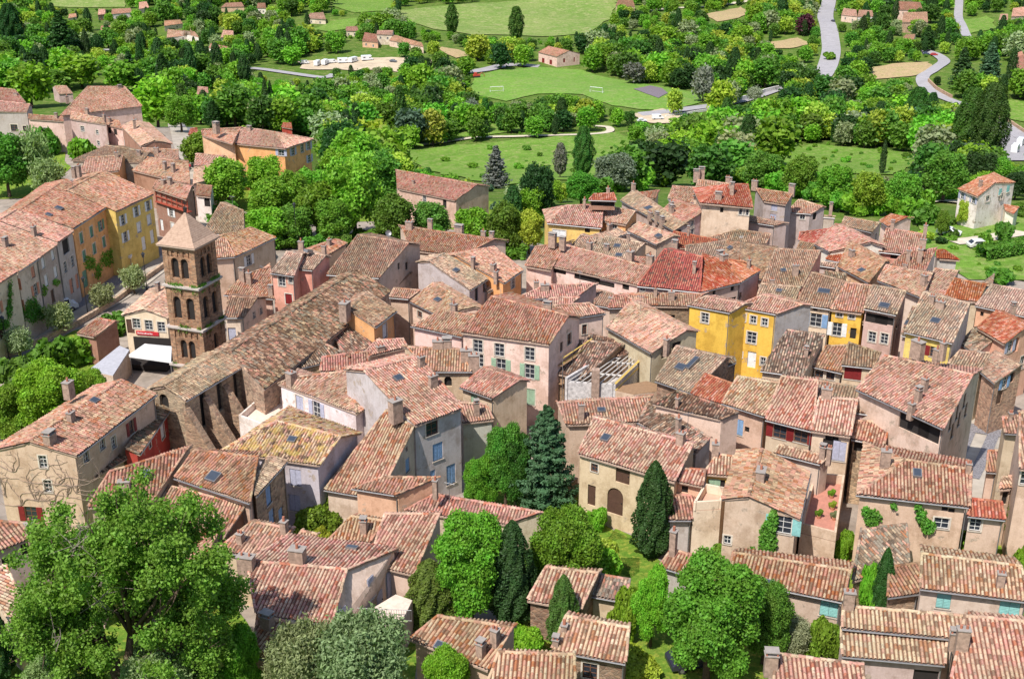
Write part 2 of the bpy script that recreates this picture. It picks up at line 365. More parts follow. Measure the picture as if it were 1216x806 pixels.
def shrub_proto(seed, n, size):
    rg = np.random.default_rng(seed); lobes = []
    for i in range(9):
        a = 2.4*i; rad = rg.uniform(.2, 1.0); lobes.append((rad*math.cos(a), rad*math.sin(a), rg.uniform(.5, 1.25), rg.uniform(.4, .75)))
    P, D = lobes_crown(lobes, n, size, rg, inner=.5); V, F = leaves(P, D, size, rg); m = P[:, 2] > -.1
    mb = MB()
    for i in range(5):
        L = lobes[i]; mb.tube([(0, 0, -.3), (L[0]*.7, L[1]*.7, L[2])], [.06, .02], 4)
    return dict(V=V, F=F, trunk=mb, h=1.9, w=3.0)
PROTO = {}
def finish(key, d):
    d['leaf_me'] = npmesh(key+' crown', d['V'], d['F'], [LEAF]); d['trunk_me'] = d['trunk'].mesh(key+' trunk', [M['trunk']], True)
    V = np.vstack([d['V'], np.array(d['trunk'].v)]) ; nl = len(d['V'])
    # single mesh version (leaves + trunk quads)
    F2 = [f for f in d['trunk'].f if len(f) == 4]; F = np.vstack([d['F'], np.array(F2)+nl]); mi = np.r_[np.zeros(len(d['F']), int), np.ones(len(F2), int)]
    d['one_me'] = npmesh(key+' tree', V, F, [LEAF, M['trunk']], mi); d.pop('V'); d.pop('F'); PROTO[key] = d
for i in range(3):
    finish(f'broad_hi{i}', broad_proto(100+i, 52000, .165)); finish(f'broad_mid{i}', broad_proto(110+i, 13000, .31, 9, 7)); finish(f'broad_low{i}', broad_proto(120+i, 2200, .75))
    finish(f'shrub_hi{i}', shrub_proto(170+i, 5000, .15)); finish(f'shrub_low{i}', shrub_proto(180+i, 700, .38))
for i in range(2):
    finish(f'olive_hi{i}', olive_proto(130+i, 24000, .20)); finish(f'olive_low{i}', olive_proto(140+i, 3500, .42))
    finish(f'cypress_hi{i}', column_proto(150+i, 20000, .22, 12, 3.0)); finish(f'cypress_low{i}', column_proto(152+i, 2500, .5, 12, 3.0))
    finish(f'poplar_low{i}', column_proto(155+i, 4500, .55, 16, 4.2, True)); finish(f'conifer_hi{i}', conifer_proto(160+i, 26000, .26)); finish(f'conifer_low{i}', conifer_proto(164+i, 4500, .55))
for i in range(2): finish(f'poplar_hi{i}', column_proto(190+i, 22000, .27, 16, 4.2, True))
for i in range(3): PROTO[f'shrub_mid{i}'] = PROTO[f'shrub_low{i}']
for k_ in ('olive', 'cypress', 'conifer', 'poplar'):
    for i in range(2): PROTO[f'{k_}_mid{i}'] = PROTO[f'{k_}_low{i}'] if k_ != 'cypress' else PROTO[f'cypress_hi{i}']
G = dict(bright=(.215,.42,.032), green=(.165,.35,.03), mid=(.115,.26,.03), dark=(.07,.165,.025), deep=(.035,.09,.02), yellow=(.36,.46,.05), olive=(.30,.36,.175), oliveg=(.25,.32,.135), fir=(.09,.19,.085), cyp=(.045,.11,.025), cypl=(.085,.19,.03), plum=(.09,.03,.05), blue=(.09,.17,.10), grey=(.20,.22,.17), white=(.30,.36,.24), brownish=(.13,.19,.04), walnut=(.135,.30,.03))
NAMES = dict(broad='broadleaf_tree', olive='olive_tree', cypress='cypress', poplar='poplar', conifer='conifer', shrub='shrub')
CATS = dict(broad='tree', olive='olive tree', cypress='cypress', poplar='poplar', conifer='conifer', shrub='shrub')
tcount = [0]
def place_tree(kind, P, h, w, tone, label, group=None, lod=None, name=None, zs=None):
    tcount[0] += 1; rg = random.Random(tcount[0]*17); _, zc = proj(P); lod = lod or ('hi' if zc < 140 else 'mid' if zc < 300 else 'low')
    d = PROTO[f'{kind}_{lod}{rg.randrange(3 if kind in ("broad","shrub") else 2)}']; nm = name or NAMES[kind]
    sc = (w/d['w'], w/d['w']*rg.uniform(.92, 1.08), h/d['h']); col = G[tone] if isinstance(tone, str) else tone
    j = [rg.uniform(.88, 1.12) for _ in range(3)]; col = tuple(a*b for a, b in zip(col, j))+(1,)
    if zc > 330:
        o = link(nm, d['one_me']); o.location = P; o.rotation_euler = (0, 0, rg.uniform(0, 6.3)); o.scale = sc; o.color = col
        tag(o, label, CATS[kind], group); return o
    r = empty(nm, P, rg.uniform(0, 6.3)); tag(r, label, CATS[kind], group)
    c = link('crown', d['leaf_me'], r); c.scale = sc; c.color = col
    t = link('trunk' if kind != 'shrub' else 'stems', d['trunk_me'], r); t.scale = sc
    return r
# ------------------------------------------------------------------ roofs
PROF_HI = [(0, 0), (.30, -.005), (.38, .055), (.53, .088), (.72, .088), (.90, .055)]
PROF_LO = [(0, 0), (.34, 0), (.67, .085)]
SLAB = [None]
def slope_mesh(P, row=.275, step=.40, lo=False, seed=0, rough=1.0):
    """tiles on one roof plane; P = polygon of 3D points, P[0]-P[1] is the eave"""
    P = [np.asarray(p, float) for p in P]; A, B = P[0], P[1]
    ue = (B-A)[:2]; ue /= np.linalg.norm(ue)+1e-9; ve = np.array([-ue[1], ue[0]])
    cen = sum(P)/len(P)
    if (cen-A)[:2]@ve < 0: ve = -ve
    U = np.array([(p-A)[:2]@ue for p in P]); Vv = np.array([(p-A)[:2]@ve for p in P]); Z = np.array([p[2] for p in P])
    u0, u1 = U.min(), U.max(); prof = PROF_LO if lo else PROF_HI
    nr = max(2, int(round((u1-u0)/row))); rw = (u1-u0)/nr
    us = []; hs = []; ch = []; ri = []
    for r in range(nr):
        for j, (f, h) in enumerate(prof): us.append(u0+(r+f)*rw); hs.append(h); ch.append(j == 0); ri.append(r)
    us.append(u1); hs.append(0.0); us = np.array(us); hs = np.array(hs); us[0] += 1e-4; us[-1] -= 1e-4
    vlo = np.full(len(us), 1e9); vhi = np.full(len(us), -1e9); zlo = np.zeros(len(us)); zhi = np.zeros(len(us))
    n = len(P)
    for i in range(n):
        j = (i+1) % n; a, b = U[i], U[j]
        if abs(a-b) < 1e-6: continue
        tt = (us-a)/(b-a); ok = (tt >= -1e-6) & (tt <= 1+1e-6); vv = Vv[i]+(Vv[j]-Vv[i])*tt; zz = Z[i]+(Z[j]-Z[i])*tt
        m = ok & (vv < vlo); vlo[m] = vv[m]; zlo[m] = zz[m]
        m = ok & (vv > vhi); vhi[m] = vv[m]; zhi[m] = zz[m]
    bad = vlo > vhi; vlo[bad] = vhi[bad] = 0
    rg = np.random.default_rng(seed)
    vm, vM = Vv.min()-.06, Vv.max(); K = max(1, int(math.ceil((vM-vm)/step)))
    col_j = np.repeat(rg.normal(0, .03*rough, nr), len(prof)); col_j = np.append(col_j, col_j[-1])
    rings = []; zo = []
    for k in range(K):
        if lo: rings.append(vm+k*step); zo.append(0.0)
        else:
            rings.append(vm+k*step); zo.append(.035)
            rings.append(vm+(k+1)*step); zo.append(0.0)
    if lo: rings.append(vm+K*step); zo.append(0)
    rings = np.array(rings); zo = np.array(zo)
    VV = rings[None, :]+col_j[:, None]
    if not lo:
        tj = rg.normal(0, .012*rough, (nr, K)); tj = np.repeat(np.repeat(tj, 2, axis=1), len(prof), axis=0); tj = np.vstack([tj, tj[-1:]])
    else: tj = 0
    Vc = np.clip(VV, vlo[:, None]-.06*(vlo[:, None] < vhi[:, None]), vhi[:, None])
    den = np.maximum(vhi-vlo, 1e-4)[:, None]
    Zc = zlo[:, None]+(zhi-zlo)[:, None]*(Vc-vlo[:, None])/den + hs[:, None] + zo[None, :] + tj
    # sagging old roofs
    ph = rg.uniform(0, 6.28, 3)
    Zc = Zc + .05*rough*(np.sin(us[:, None]*.9+ph[0])+np.sin(Vc*1.3+ph[1]))*.7
    X = A[0]+us[:, None]*ue[0]+Vc*ve[0]; Y = A[1]+us[:, None]*ue[1]+Vc*ve[1]
    V = np.stack([X, Y, Zc], -1).reshape(-1, 3); nc, nrg = len(us), len(rings)
    I, J = np.meshgrid(np.arange(nc-1), np.arange(nrg-1), indexing='ij'); q = I*nrg+J
    F = np.stack([q, q+nrg, q+nrg+1, q+1], -1)
    span = np.maximum(Vc[1:, 1:]-Vc[1:, :-1], Vc[:-1, 1:]-Vc[:-1, :-1]); clampd = ((Vc[1:, :-1] >= vhi[1:, None]-1e-5) & (Vc[:-1, :-1] >= vhi[:-1, None]-1e-5)) | ((Vc[1:, 1:] <= vlo[1:, None]-.0599) & (Vc[:-1, 1:] <= vlo[:-1, None]-.0599))
    keep = ~clampd & ~(bad[1:, None] | bad[:-1, None])
    rid = np.array(ri)[:, None]+0*J; chn = np.array(ch)[:, None] & (J >= 0)
    tid = (J//2 if not lo else J)
    uvs = np.stack([rid+np.where(chn, .75, .25)+seed % 50*100, tid+.5+0.0*I], -1)
    flip = np.cross(np.append(ue, 0), np.append(ve, 0))[2] < 0
    if flip: F = F[..., ::-1]
    # the boards under the tiles: same ruled surface, lower
    ks = np.unique(np.r_[np.arange(0, nc, 7), nc-1]); SV = []; SF = []
    for kk in ks:
        for v_, z_ in ((vlo[kk], zlo[kk]), (vhi[kk], zhi[kk])):
            for dd in (.11, .24): SV.append((A[0]+us[kk]*ue[0]+v_*ve[0], A[1]+us[kk]*ue[1]+v_*ve[1], z_-dd))
    for a_ in range(len(ks)-1):
        o = a_*4; n_ = o+4; SF += [(o, n_, n_+2, o+2), (o+1, o+3, n_+3, n_+1), (o, o+1, n_+1, n_), (o+2, n_+2, n_+3, o+3)]
    e_ = (len(ks)-1)*4; SF += [(0, 2, 3, 1), (e_, e_+1, e_+3, e_+2)]
    SLAB[0] = (np.array(SV), np.array(SF), np.zeros((len(SF), 2)))
    return V, F[keep], uvs[keep]
def ridge_mesh(a, b, r=.15, step=.42, seed=0, lift=.05):
    a = np.asarray(a, float); b = np.asarray(b, float); L = np.linalg.norm(b-a)
    if L < .3: return np.zeros((0, 3)), np.zeros((0, 4), int), np.zeros((0, 2))
    t = (b-a)/L; s = np.cross(t, (0, 0, 1)); s /= np.linalg.norm(s)+1e-9; n = max(1, int(L/step)); V = []; F = []; uv = []
    rg = np.random.default_rng(seed+99)
    for i in range(n):
        p0 = a+t*(i*L/n); p1 = a+t*((i+1)*L/n+.04); j = rg.normal(0, .012, 3); o = len(V)
        for p, rr in ((p0, r*1.08), (p1, r*.9)):
            for k in range(6):
                an = math.pi*k/5; V.append(p+j+s*rr*math.cos(an)+np.array([0, 0, 1])*(rr*math.sin(an)*.85+lift-.04))
        for k in range(5): F.append((o+k, o+k+1, o+7+k, o+6+k)); uv.append((7000+seed % 97+.25, i+.5))
    return np.array(V), np.array(F), np.array(uv)
class RoofB:
    def __init__(s): s.V = []; s.F = []; s.U = []; s.mi = []; s.n = 0
    def add(s, V, F, U, mi=0):
        if len(F) == 0: return
        s.V.append(V); s.F.append(F+s.n); s.U.append(U); s.mi.append(np.full(len(F), mi)); s.n += len(V)
    def slab(s, P, th=.16, drop=.03):
        P = [np.asarray(p, float) for p in P]; n = len(P)
        if n == 3: P = P+[P[2]+1e-4]; n = 4
        V = np.array([p-[0, 0, drop] for p in P]+[p-[0, 0, drop+th] for p in P])
        F = [(3, 2, 1, 0) if False else (0, 1, 2, 3), (7, 6, 5, 4)]+[(i, 4+i, 4+(i+1) % 4, (i+1) % 4) for i in range(4)]
        s.add(V, np.array(F), np.zeros((len(F), 2)), 1)
    def build(s, name, mats, parent):
        return link(name, npmesh(name, np.vstack(s.V), np.vstack(s.F), mats, np.concatenate(s.mi), np.vstack(s.U)), parent)

# ------------------------------------------------------------------ windows
def boolean_cut(o, cutter_mb):
    cm = cutter_mb.mesh('cut', []); bm = bmesh.new(); bm.from_mesh(cm); bmesh.ops.recalc_face_normals(bm, faces=bm.faces); bm.to_mesh(cm); bm.free()
    c = link('cut', cm, o.parent); md = o.modifiers.new('b', 'BOOLEAN'); md.operation = 'DIFFERENCE'; md.object = c; md.solver = 'EXACT'; md.use_self = True
    dg = bpy.context.evaluated_depsgraph_get(); dg.update(); new = bpy.data.meshes.new_from_object(o.evaluated_get(dg)); o.modifiers.clear()
    if len(new.polygons) >= 6: o.data = new
    bpy.data.objects.remove(c); bpy.data.meshes.remove(cm)
def arch_pts(w, h, n=7):
    r = w/2; z = h/2-r; return [(-w/2, -h/2), (w/2, -h/2)]+[(r*math.cos(math.pi*i/n), z+r*math.sin(math.pi*i/n)) for i in range(n+1)]
def make_window(parent, C, e, n, w, h, style, colr, cut, wid=None):
    """C centre on the wall plane, e along, n outward. style: p plain, s open shutters, c closed, d door, o opening, a arched door, A arched opening"""
    up = np.array([0, 0, 1.0]); C = np.asarray(C, float)
    if style in 'aA':
        pts = arch_pts(w, h); k = len(pts)
        vs = [C+e*x+up*z+n*d for d in (.3, -.35 if style == 'A' else -.18) for x, z in pts]
        cut.add(vs, [tuple(range(k)), tuple(range(2*k-1, k-1, -1))]+[(i, k+i, k+(i+1) % k, (i+1) % k) for i in range(k)])
    else: cut.obox(C, e, n, up, -w/2, w/2, -.2, .3, -h/2, h/2)
    mb = MB(); fr = M['frame']
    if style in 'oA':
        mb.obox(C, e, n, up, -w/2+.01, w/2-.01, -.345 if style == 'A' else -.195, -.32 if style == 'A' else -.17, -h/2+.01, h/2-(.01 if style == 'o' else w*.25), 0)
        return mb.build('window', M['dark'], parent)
    if style in 'da':
        dm = M[colr] if colr else M['brown']
        mb.obox(C, e, n, up, -w/2+.01, w/2-.01, -.19, -.13, -h/2, h/2-(.01 if style == 'd' else w*.30), 0)
        if style == 'a': 
            pts = arch_pts(w-.04, h-.04); vs = [C+e*x+up*z-n*.135 for x, z in pts]; mb.add(vs, [tuple(range(len(pts)))])
        for i in (-1, 1): mb.obox(C, e, n, up, i*w*.22-w*.17, i*w*.22+w*.17, -.131, -.115, -h/2+.15, -.05, 0)
        o = mb.build('door', dm, parent)
        hb = MB(); hb.obox(C, e, n, up, w*.34, w*.40, -.13, -.06, -.12, -.04); hb.build('handle', M['metal'], o)
        return o
    f = .06
    if style != 'c' :
        for x0, x1, z0, z1 in ((-w/2, -w/2+f, -h/2, h/2), (w/2-f, w/2, -h/2, h/2), (-w/2+f, w/2-f, -h/2, -h/2+f), (-w/2+f, w/2-f, h/2-f, h/2), (-.025, .025, -h/2+f, h/2-f)):
            mb.obox(C, e, n, up, x0, x1, -.17, -.11, z0, z1)
        for q in ((0,) if h < 1.1 else (-h/6, h/6)):
            mb.obox(C, e, n, up, -w/2+f, w/2-f, -.165, -.115, q-.02, q+.02)
    sw = .13
    if wid:
        for x0, x1, z0, z1 in ((-w/2-sw, -w/2, -h/2, h/2+sw), (w/2, w/2+sw, -h/2, h/2+sw), (-w/2, w/2, h/2, h/2+sw)):
            mb.obox(C, e, n, up, x0, x1, -.03, .025, z0, z1, 1)
    if style == 'c' and not wid: mb.obox(C, e, n, up, -w/2, w/2, -.19, -.17, -h/2, h/2, 0)
    o = mb.build('window', [fr if colr != 'red' else M['woodframe'], M['surround']], parent)
    if style != 'c':
        pb = MB(); pb.obox(C, e, n, up, -w/2+.02, w/2-.02, -.155, -.14, -h/2+.02, h/2-.02); pb.build('pane', M['glass'], o)
    sb = MB(); sb.obox(C, e, n, up, -w/2-.1, w/2+.1, -.1, .07, -h/2-.09, -h/2); sb.build('sill', M['sill'], o)
    if style in 'sc':
        sm = M[colr or 'lav']
        for sgn in (-1, 1):
            s_ = MB()
            if style == 's':
                x0, x1 = (w/2+.02, w+.02) if sgn > 0 else (-w-.02, -w/2-.02); d0 = .05
            else: x0, x1 = (.01, w/2-.01) if sgn > 0 else (-w/2+.01, -.01); d0 = -.07
            s_.obox(C, e, n, up, x0, x1, d0-.04, d0, -h/2+.01, h/2-.01)
            m = max(3, int(h/.14))
            for i in range(m):
                z = -h/2+.1+(h-.2)*(i+.5)/m; s_.obox(C, e, n, up, x0+.05, x1-.05, d0, d0+.018, z-.04, z+.02)
            s_.build('shutter', sm, o)
    return o

# ------------------------------------------------------------------ houses
HOUSES = []      # (pixel bbox, depth, world centre, radius)
WALLC = {
 'cream': (.74, .60, .46), 'beige': (.66, .51, .40), 'sand': (.62, .47, .35), 'pink': (.76, .56, .48), 'grey': (.50, .45, .42), 'lav': (.54, .49, .50), 'white': (.80, .72, .67),
 'orange': (.78, .41, .18), 'yellow': (.76, .48, .085), 'ochre': (.78, .53, .17), 'peach': (.72, .45, .30), 'red': (.42, .07, .05), 'brown': (.36, .20, .14), 'mauve': (.56, .41, .37), 'salmon': (.74, .38, .28),
 'taupe': (.47, .40, .36),
 'st': (.46, .37, .29), 'std': (.34, .25, .19), 'stp': (.56, .46, .36),
}
hid = [0]
def house(label, a, b, c, d, He=7, k=.45, wall='beige', roof='pink', hip='', win=(), chim=None, sky=(), pitch=.30, flat=False, cat='house', far=None, base=None, ov=.32, name='house', open_=False, rmin=.25, zabs=None, side=None):
    hid[0] += 1; seed = hid[0]; rg = random.Random(seed*31)
    mid = ((a[0]+b[0])/2, (a[1]+b[1])/2); Ze = He
    if zabs is None:
        Ze = ghit(mid, He)[2]
    else: Ze = zabs
    A, B = hit(a, Ze), hit(b, Ze); r = 1.0
    uv = (B-A)[:2]/np.linalg.norm((B-A)[:2]); pv = np.array([-uv[1], uv[0]])
    for _ in range(25):
        C, D = hit(c, Ze+r), hit(d, Ze+r); dist = (abs((C-A)[:2]@pv)+abs((D-A)[:2]@pv))/2
        r = .6*r+.4*min(max(pitch*dist, rmin), 4.5)
    C, D = hit(c, Ze+r), hit(d, Ze+r); Zr = Ze+r
    if far is not None and hip: A2, B2 = hit(far[0], Ze), hit(far[1], Ze)
    elif far is not None:
        zf = Zr-far[2]; A2, B2 = hit(far[0], zf), hit(far[1], zf)
    elif hip:
        rd = (D-C)[:2]; rd = rd/(np.linalg.norm(rd)+1e-6)
        def refl(Q):
            w = (Q-C)[:2]; pr = C[:2]+rd*(w@rd)*2-w; return np.array([pr[0], pr[1], Ze])
        A2 = refl(A) if 'a' in hip else C+(C-A)*1.0; B2 = refl(B) if 'b' in hip else D+(D-B)*1.0
        A2[2] = B2[2] = Ze
    else: A2 = C+(C-A)*k; B2 = D+(D-B)*k; A2[2] = B2[2] = Zr-k*r
    pa, zc = proj((A+B)/2); lo = zc > 205
    O = (A+B+A2+B2)/4; zb = max(min(terr(p[0], p[1]) for p in (A, B, A2, B2)), min(terr(A[0], A[1]), terr(B[0], B[1]))-6)-.6
    if base is not None: zb = Ze-base
    O[2] = zb+.6
    root = empty(name, O); tag(root, label, cat)
    root.matrix_world = Matrix.Translation(O)
    inv = -O
    L = lambda p: np.asarray(p, float)+inv
    A, B, C, D, A2, B2 = map(L, (A, B, C, D, A2, B2)); zb = zb-O[2]
    # walls
    lab = np.linalg.norm(A-B); lac = np.linalg.norm((A-C)[:2])+1e-6; lfc = np.linalg.norm((A2-C)[:2])+1e-6
    es = min(.12/max(lab, 1), .1); et = min(ov/lac, .25); ef = min(ov/lfc, .3)
    def near(s, t): return (A*(1-s)+B*s)*(1-t)+(C*(1-s)+D*s)*t
    def farp(s, t): return (C*(1-s)+D*s)*(1-t)+(A2*(1-s)+B2*s)*t
    dz = np.array([0, 0, .14])
    if not hip:
        pro = []
        for s in (es, 1-es):
            N = near(s, et)-dz; Rg = near(s, 1)-dz; Fp = farp(s, 1-ef)-dz
            pro.append([np.array([N[0], N[1], zb]), N, Rg, Fp, np.array([Fp[0], Fp[1], zb])])
        P0, P1 = pro; vs = P0+P1
        fs = [(4, 3, 2, 1, 0), (5, 6, 7, 8, 9), (0, 1, 6, 5), (1, 2, 7, 6), (2, 3, 8, 7), (3, 4, 9, 8), (4, 0, 5, 9)]
        fp = [P0[0], P1[0], P1[4], P0[4]]; tops = [P0[1][2], P1[1][2], P1[3][2], P0[3][2]]
    else:
        cen = (A+B+A2+B2)/4; q = []
        for p in (A, B, B2, A2):
            w = (cen-p)[:2]; m = np.linalg.norm(w); q.append(np.append(p[:2]+w/m*ov*1.3, 0))
        fp = [np.array([p[0], p[1], zb]) for p in q]; zt = A[2]+.02
        vs = fp+[np.array([p[0], p[1], zt]) for p in q]; tops = [zt]*4
        fs = [(3, 2, 1, 0), (4, 5, 6, 7)]+[(i, (i+1) % 4, 4+(i+1) % 4, 4+i) for i in range(4)]
    wm = STONE if wall.startswith('st') else STUCCO
    mb = MB(); mb.add(vs, fs); wo = mb.build('wall', wm, root)
    wc = WALLC[wall]; j = [rg.uniform(.94, 1.06) for _ in range(3)]; wo.color = tuple(min(1, x*y) for x, y in zip(wc, j))+(1,)

    if hip and len(hip) == 1:      # the end that is not hipped is a gable: close it
        i0, i1, rg_ = (1, 2, D) if hip == 'a' else (0, 3, C)
        p, q_ = vs[4+i0], vs[4+i1]; cc = (vs[4]+vs[6])/2; tp = rg_-dz*1.3+(cc-rg_)*np.array([1, 1, 0])/np.linalg.norm((cc-rg_)[:2])*.15; thk = (cc-(p+q_)/2)*np.array([1, 1, 0]); thk = thk/np.linalg.norm(thk)*.3
        gm = MB(); gm.add([p, q_, tp, p+thk, q_+thk, tp+thk], [(0,1,2), (5,4,3), (0,3,4,1), (1,4,5,2), (2,5,3,0)]); go_ = gm.build('gable', wm, root)
        go_.color = tuple(WALLC[wall])+(1,)
    # windows
    cut = MB(); anyw = False; Ow = O
    cen2 = sum(fp)/4
    for wsp in win:
        px, py = wsp[0], wsp[1]; w, h = (wsp[2], wsp[3]) if len(wsp) > 3 else (.9, 1.3)
        st = wsp[4] if len(wsp) > 4 else 'p'; cl = wsp[5] if len(wsp) > 5 else None; sr = wsp[6] if len(wsp) > 6 else (st in 'pc')
        best = None; dr = ray((px, py)); E = EYE-Ow
        for i in range(4):
            e0, e1 = fp[i], fp[(i+1) % 4]; e = (e1-e0)[:2]; ln = np.linalg.norm(e)
            if ln < .6: continue
            e = np.append(e/ln, 0); n = np.array([e[1], -e[0], 0])
            if n[:2]@(e0+e1-2*cen2)[:2] < 0: n = -n
            den = dr@n
            if den > -1e-3: continue
            t = ((e0-E)@n)/den; Q = E+dr*t; s = (Q-e0)@e
            pen = max(0, -s, s-ln)
            if pen < 2.5 and (best is None or pen*10+t*.01 < best[0]): best = (pen*10+t*.01, Q, e, n, s, ln, e0, tops[i], tops[(i+1) % 4])
        if best is None: print('no wall for window', label, wsp); continue
        _, Q, e, n, s, ln, e0, t0, t1 = best
        if ln < w+.3: w = max(.4, ln-.35)
        mg = w/2+(.12 if st not in 'sc' else .14); s = min(max(s, mg), ln-mg) if ln > 2*mg else ln/2
        top = t0+(t1-t0)*s/ln+(r*.5 if i in () else 0); z = min(Q[2], top-h/2-.12 if True else 0)
        Cw = e0+e*s; Cw[2] = max(z, zb+.6+h/2)
        make_window(wo, Cw, e, n, w, h, st, cl, cut, sr); anyw = True
    if anyw:
        try: boolean_cut(wo, cut)
        except Exception as ex: print('bool', ex)
    if not open_:      # the top of the wall block lies under the tiles: open it so that it never shows through
        bm = bmesh.new(); bm.from_mesh(wo.data); bm.normal_update()
        bmesh.ops.delete(bm, geom=[f for f in bm.faces if f.normal.z > .35 and f.calc_center_median().z > max(A[2], B[2])-1.2 and f.calc_area() > 1.0], context='FACES_ONLY'); bm.to_mesh(wo.data); bm.free()
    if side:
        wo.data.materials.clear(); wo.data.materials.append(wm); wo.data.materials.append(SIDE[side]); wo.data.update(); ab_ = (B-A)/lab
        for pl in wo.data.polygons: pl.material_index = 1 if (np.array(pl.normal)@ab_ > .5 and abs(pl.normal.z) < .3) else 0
    # regroup: windows and doors hang under the house, walls stay one part
    for ch_ in list(wo.children): ch_.parent = root
    if open_: return root, dict(A=A, B=B, C=C, D=D, A2=A2, B2=B2, wo=wo, zb=zb, O=O)
    # roof
    rb = RoofB(); mats = [ROOF[roof], M['fascia']]
    if not hip:
        for P in ([A, B, D, C], [B2, A2, C, D]):
            if np.linalg.norm(P[0]-P[3]) < .35: continue
            V, F, U = slope_mesh(P, lo=lo, seed=seed, rough=1 if roof != 'stripe' else .6); rb.add(V, F, U); rb.add(*SLAB[0], 1)
        rb.add(*ridge_mesh(C, D, seed=seed))
        if not lo:
            for p, q in ((A, C), (B, D), (A2, C), (B2, D)): rb.add(*ridge_mesh(p+np.array([0, 0, .03]), q+np.array([0, 0, .03]), r=.11, seed=seed+3))
    else:
        sl = [[A, B, D, C], [B2, A2, C, D]]
        if 'a' in hip: sl.append([A2, A, C])
        if 'b' in hip: sl.append([B, B2, D])
        for P in sl:
            V, F, U = slope_mesh(P, lo=lo, seed=seed); rb.add(V, F, U); rb.add(*SLAB[0], 1)
        for p, q in ((C, D), (A, C), (B, D), (A2, C), (B2, D)): rb.add(*ridge_mesh(p, q, seed=seed))
    ro = rb.build('roof', mats, root)
    # gutter
    if not lo and rg.random() < .6:
        g = MB(); o_ = np.array([0, 0, -.1]); dv = (A-C)*np.array([1, 1, 0]); dv = dv/np.linalg.norm(dv)*.07
        g.tube([A+o_+dv, B+o_+dv], .07, 6)
        pB = B+o_+dv; nb = near(1-es*1.6, et*.75)
        g.tube([pB+(A-B)*.03, np.array([nb[0], nb[1], pB[2]-.5]), np.array([nb[0], nb[1], zb+.5])], .05, 5)
        g.build('gutter', M['gutter'], root)
    # chimneys, skylights
    def on_roof(px):
        dr = ray(px); E = EYE-O; best = None
        for P in ([A, B, D, C], [B2, A2, C, D]):
            nn = np.cross(P[1]-P[0], P[3]-P[0]); nn /= np.linalg.norm(nn)+1e-9
            if nn[2] < 0: nn = -nn
            den = dr@nn
            if den >= 0: continue
            t = ((P[0]-E)@nn)/den; Q = E+dr*t; cc = (P[0]+P[1]+P[2]+P[3])/4; dd = np.linalg.norm(Q-cc)
            if best is None or dd < best[0]: best = (dd, Q, nn, P)
        return best
    def chimney(Q, hgt=None, w=None, l=None):
        hgt = hgt or rg.uniform(.9, 1.5); w = w or rg.uniform(.4, .55); l = l or rg.uniform(.5, 1.0); rz = math.atan2((B-A)[1], (B-A)[0])
        m = MB(); m.box((Q[0], Q[1], Q[2]+hgt/2-.3), (l, w, hgt+.6), rz, 0); zt = Q[2]+hgt
        m.box((Q[0], Q[1], zt+.03), (l+.12, w+.12, .06), rz, 1)
        typ = rg.randrange(3)
        if typ == 0:
            for sx in (-1, 1):
                for sy in (-1, 1): m.box((Q[0]+(sx*(l/2-.06))*math.cos(rz)-sy*(w/2-.06)*math.sin(rz), Q[1]+(sx*(l/2-.06))*math.sin(rz)+sy*(w/2-.06)*math.cos(rz), zt+.17), (.1, .1, .24), rz, 2)
            m.box((Q[0], Q[1], zt+.32), (l+.1, w+.1, .07), rz, 1)
        elif typ == 1: m.tube([(Q[0], Q[1], zt), (Q[0], Q[1], zt+.45)], [.12, .10], 8, 2)
        else:
            for sx in (-1, 1): m.tube([(Q[0]+sx*l*.25*math.cos(rz), Q[1]+sx*l*.25*math.sin(rz), zt), (Q[0]+sx*l*.25*math.cos(rz), Q[1]+sx*l*.25*math.sin(rz), zt+.3)], .09, 7, 2)
        m.build('chimney', [M['chim'], M['cap'], M['brick']], ro)
    if chim is None:
        if lab > 4 and zc < 320 and cat == 'house':
            for _ in range(rg.choice([0, 1, 1, 2])):
                s, t = rg.uniform(.12, .88), rg.uniform(.45, .95); chimney(near(s, t), rg.uniform(.5, 1.0))
    else:
        for cp in chim:
            q = on_roof(cp[:2])
            if q: chimney(q[1], *(cp[2:] if len(cp) > 2 else ()))
    for sp_ in sky:
        q = on_roof(sp_[:2])
        if q:
            _, Q, nn, P = q; e = P[1]-P[0]; e /= np.linalg.norm(e); f = np.cross(nn, e); w, h = [q_*.8 for q_ in (sp_[2:4] if len(sp_) > 3 else (.8, 1.0))]
            m = MB(); m.obox(Q, e, f, nn, -w/2-.08, w/2+.08, -h/2-.08, h/2+.08, -.1, .27, 0); m.obox(Q, e, f, nn, -w/2, w/2, -h/2, h/2, .26, .29, 1)
            m.build('skylight', [M['gutter'], M['sky']], ro)
    # roofscape clutter: television aerials
    if lab > 6 and zc < 240 and rg.random() < .3 and cat == 'house':
        q = near(rg.uniform(.2, .8), rg.uniform(.6, .95)); m = MB(); m.tube([q-[0, 0, .2], q+[0, 0, 2.0]], .025, 5)
        az = rg.uniform(0, 3); dx = np.array([math.cos(az), math.sin(az), 0]); dy = np.array([-dx[1], dx[0], 0])
        m.tube([q+[0, 0, 1.9]-dx*.5, q+[0, 0, 1.9]+dx*.5], .018, 4)
        for i in range(6): m.tube([q+[0, 0, 1.9]+dx*(-.45+.18*i)-dy*.25, q+[0, 0, 1.9]+dx*(-.45+.18*i)+dy*.25], .012, 4)
        m.build('aerial', M['gutter'], ro)
    # book-keeping for tree placement
    pts = [proj(p+O)[0] for p in (A, B, C, D)]; xs = [p[0] for p in pts]; ys = [p[1] for p in pts]
    HOUSES.append((min(xs), min(ys), max(xs), max(ys), zc, O.copy(), max(np.linalg.norm((A-B2)[:2]), np.linalg.norm((B-A2)[:2]))/2))
